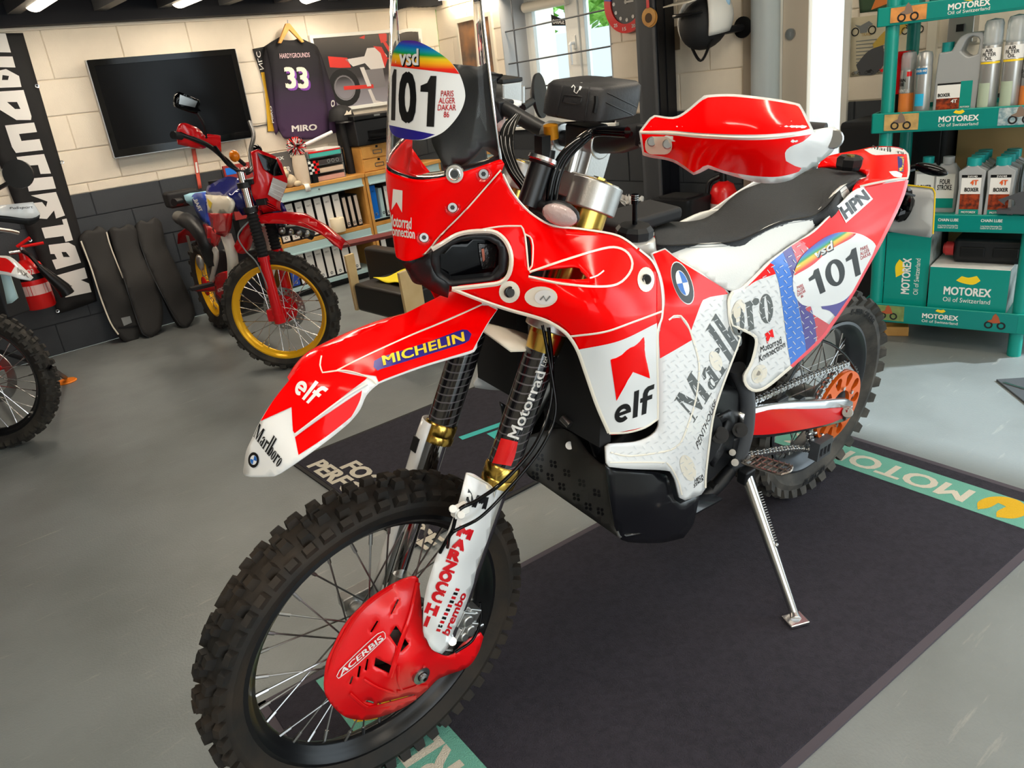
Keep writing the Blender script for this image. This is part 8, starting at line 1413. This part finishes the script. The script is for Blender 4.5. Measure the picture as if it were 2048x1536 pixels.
# ---- things on the window wall
hc = WW.on(1408, 40, 'y', -.22); hm = thing('helmet', 'white and black open face helmet on a wall bracket', 'helmet', matrix=Frame(WW.wor(hc), *(WW.F, WW.L, WW.U)).mat())
ha = (nrm((-.2, -1, -.1)), nrm((1, -.2, 0)), V3(0, 0, 1))
shell = MB()
for j in range(15):
    tj = PI*.62*j/14; 
sh_rows = []
for j in range(13):
    th = .03+PI*.66*j/12; row = []
    for k in range(25):
        ph = math.radians(62)+math.radians(236)*k/24; r = .155; row.append(V3(*(r*1.1*math.sin(th)*math.cos(ph)*ha[0]+r*.92*math.sin(th)*math.sin(ph)*ha[1]+r*math.cos(th)*ha[2])))
    sh_rows.append(row)
obj('shell', MB().loft(sh_rows), 'white_matt', hm, solid=.012, angle=70); obj('liner', MB().sphere((0, 0, -.02), (.145, .12, .13), 20, 14, ha), 'black_matt', hm); obj('peak', MB().loft([[V3(*(ha[0]*x+ha[1]*y+ha[2]*(.1+.03*s))) for y in np.linspace(-.1, .1, 9)] for x, s in ((.1, .6), (.2, .3))]), 'offwhite', hm, solid=.006); obj('decal', MB().sphere(ha[0]*-.06+ha[1]*.1+V3(0, 0, .07), (.03, .02, .04), 10, 8), mat('decal_blue', (150, 190, 220), .4), hm)
obj('chin_strap', MB().tube(sm3([V3(*(ha[1]*.09+ha[0]*.03+V3(0, 0, -.1))), V3(*(ha[0]*.03+V3(0, 0, -.2))), V3(*(ha[1]*-.09+ha[0]*.03+V3(0, 0, -.1)))]), .008, 6), 'black', hm); obj('bracket', MB().tube([V3(.05, .0, -.07), V3(.12, .19, -.06)], .02, 8), 'black_satin', hm); obj('bracket_plate', MB().cyl((.12, .18, -.06), (.12, .212, -.06), .055, n=22), 'black', hm); obj('rim', MB().tube([V3(*(.155*1.1*math.sin(1.5)*math.cos(p)*ha[0]+.155*.95*math.sin(1.5)*math.sin(p)*ha[1]+V3(0, 0, .05-.0*p))) for p in np.linspace(-.85, .85, 14)], .01, 8), 'black', hm)
cc = WW.on(1255, 4, 'y', -.02); ck = thing('wall_clock', 'round wall clock with red and blue bezel beside the column', 'clock', matrix=Frame(WW.wor(cc), *(WW.F, WW.L, WW.U)).mat()); obj('dial', MB().cyl((0, -.012, 0), (0, .012, 0), .125, n=40), 'column_grey', ck)
for a0_, a1_, mt_ in ((PI, 2*PI, 'red_plain'), (0, PI, 'honda_blue')): m = MB(); m.lathe([(.125, -.02), (.172, -.016), (.175, .0), (.17, .012), (.125, .012)], (0, 0, 0), (0, 1, 0), 24); 
def arc_ring(r0, r1, a0_, a1_, y0, y1): m = MB(); n = 22; rows = [[(r*math.cos(a), y, r*math.sin(a)) for r, y in ((r0, y1), (r0, y0), (r1, y0), (r1, y1))] for a in np.linspace(a0_, a1_, n)]; return m.loft(rows, close_row=True)
obj('bezel', arc_ring(.122, .175, PI*.95, 2*PI*.98, -.022, .012), 'red_plain', ck); obj('bezel', arc_ring(.122, .175, -.06, PI*.95, -.022, .012), 'honda_blue', ck)
for k in range(12): a = 2*PI*k/12; obj('hour_mark', MB().cyl((.1*math.cos(a), -.016, .1*math.sin(a)), (.1*math.cos(a), -.012, .1*math.sin(a)), .011, n=12), 'paper', ck)
for k, s in enumerate(('10', '20', '15', '25')): a = (1.78-.16*k)*PI if k < 4 else 0; flat_text('numeral', s, (.15*math.cos(a)-.014, -.0235, .15*math.sin(a)-.01), V3(1, 0, 0), V3(0, 0, 1), .03, .02, 'paper', ck, bold=.03)
obj('hand', MB().b2((-.006, -.02, -.01), (.006, -.018, .09)), 'paper', ck); obj('hand', MB().b2((-.01, -.02, -.006), (.065, -.018, .006)), 'paper', ck)
ex0 = WW.on(1447, 405, 'y', -.14); e2 = thing('fire_extinguisher', 'red fire extinguisher on the dark wall behind the rally seat', 'fire extinguisher', matrix=Frame(WW.wor((ex0[0], -.14, .12)), *(WW.F, WW.L, WW.U)).mat()); hx_ = WW.on(1447, 362, 'y', -.14)[2]-.12; obj('cylinder', MB().lathe([(0, 0), (.07, 0), (.076, .01), (.076, hx_-.06), (.06, hx_-.02), (.025, hx_), (0, hx_)], n=24), 'red_plain', e2); obj('valve', MB().cyl((0, 0, hx_), (0, 0, hx_+.05), .02, n=12).b2((-.05, -.015, hx_+.05), (.06, .015, hx_+.065)), 'black', e2); obj('hose', MB().tube(sm3([(-.02, 0, hx_+.03), (-.09, -.02, hx_-.02), (-.095, -.03, hx_-.2), (-.09, -.03, hx_-.3)]), .014, 8), 'black', e2); obj('label', cyl_print(MB(), .0765, hx_*.4, hx_*.75, -PI*.95, -PI*.4), 'label_red', e2, angle=80)
for px, s, lab in ((1345, .3, 'dark waste bin standing by the black column'),): q = WW.on(1362, 400, 'y', -.3); t = thing('waste_bin', lab, 'bin', matrix=Frame(WW.wor((q[0], -.3, 0)), *(WW.F, WW.L, WW.U)).mat()); obj('body', MB().loft([[(p[0], p[1], z) for p in rrect(-.14+i_, -.12+i_, .14-i_, .12-i_, .04)] for z, i_ in ((0, .03), (.5, .0), (.52, -.008), (.54, -.008))], close_row=True, caps=True), 'black_satin', t); obj('liner', MB().b2((-.1, -.08, .541), (.1, .08, .55)), 'black_matt', t)
q = WW.on(1257, 405, 'y', -.45); t = thing('paper_rags', 'crumpled white rags on the dark bench beyond the fork', 'rags', matrix=Frame(WW.wor((q[0], q[1], q[2]-.04)), *(WW.F, WW.L, WW.U)).mat()); rd = random.Random(9)
for k in range(4): obj('rag', MB().loft([[(x+.05*k-.08, y+rd.uniform(-.02, .02), .02+rd.uniform(0, .07)) for x in np.linspace(-.04, .04, 5)] for y in np.linspace(-.05, .05, 5)]), 'paper', t, solid=.002, angle=30)
t2 = thing('bench', 'low dark workbench against the window wall', 'bench', matrix=Frame(WW.wor((q[0]-.62, -.7, 0)), *(WW.F, WW.L, WW.U)).mat()); zt2 = q[2]-.045; obj('top', MB().b2((0, 0, zt2-.04), (.75, .42, zt2)), 'black_satin', t2, bevel=.004)
for x in (.03, .7):
    for y in (.03, .37): obj('leg', MB().b2((x-.02, y-.02, 0), (x+.02, y+.02, zt2-.04)), 'column_grey', t2)
q = WW.on(1066, 285, 'y', -.12); t = thing('leaflet', 'blue and white leaflet propped under the window', 'leaflet', matrix=Frame(WW.wor((q[0], -.03, q[2])), *(WW.F, WW.L, WW.U)).mat()); obj('sheet', MB().b2((-.07, 0, -.1), (.07, .004, .1)), 'blue', t); obj('picture', MB().b2((-.05, -.001, -.06), (.055, 0, .05)), mat('pic_pale', (214, 180, 176), .5), t)
pf2 = thing('picture_frame', 'narrow cream framed picture left of the window', 'picture', matrix=Frame(WW.wor((.3, -.025, 1.22)), *(WW.F, WW.L, WW.U)).mat()); obj('frame', plate(rect(0, 0, .45, .55), [rect(.03, .03, .42, .52)], (0, .022, 0), (1, 0, 0), (0, 0, 1), .022), 'offwhite', pf2); obj('print', MB().b2((.025, .01, .025), (.425, .014, .525)), mat('pic_brown', (96, 84, 74), .5, col2=(170, 120, 80), vscale=6), pf2); flat_poly('print_mark', [(0, 0), (.12, .0), (.1, .1), (.05, .13), (.0, .09)], (.2, .0095, .08), V3(1, 0, 0), V3(0, 0, 1), 'red_plain', pf2)

pm_ = gz(2046, 796); t = thing('steel_plate', 'corner of a dark patterned steel plate on the floor at the right edge', 'plate', (pm_[0]+.28, pm_[1]-.03, 0), -.15); obj('plate', MB().b2((-.3, -.16, 0), (.3, .16, .008)), 'column_grey', t, bevel=.002)
for i in range(6): obj('rib', MB().box((-.22+.09*i, 0, .009), (.012, .28, .004), (nrm((1, .6, 0)), nrm((-.6, 1, 0)), V3(0, 0, 1))), 'steel', t)
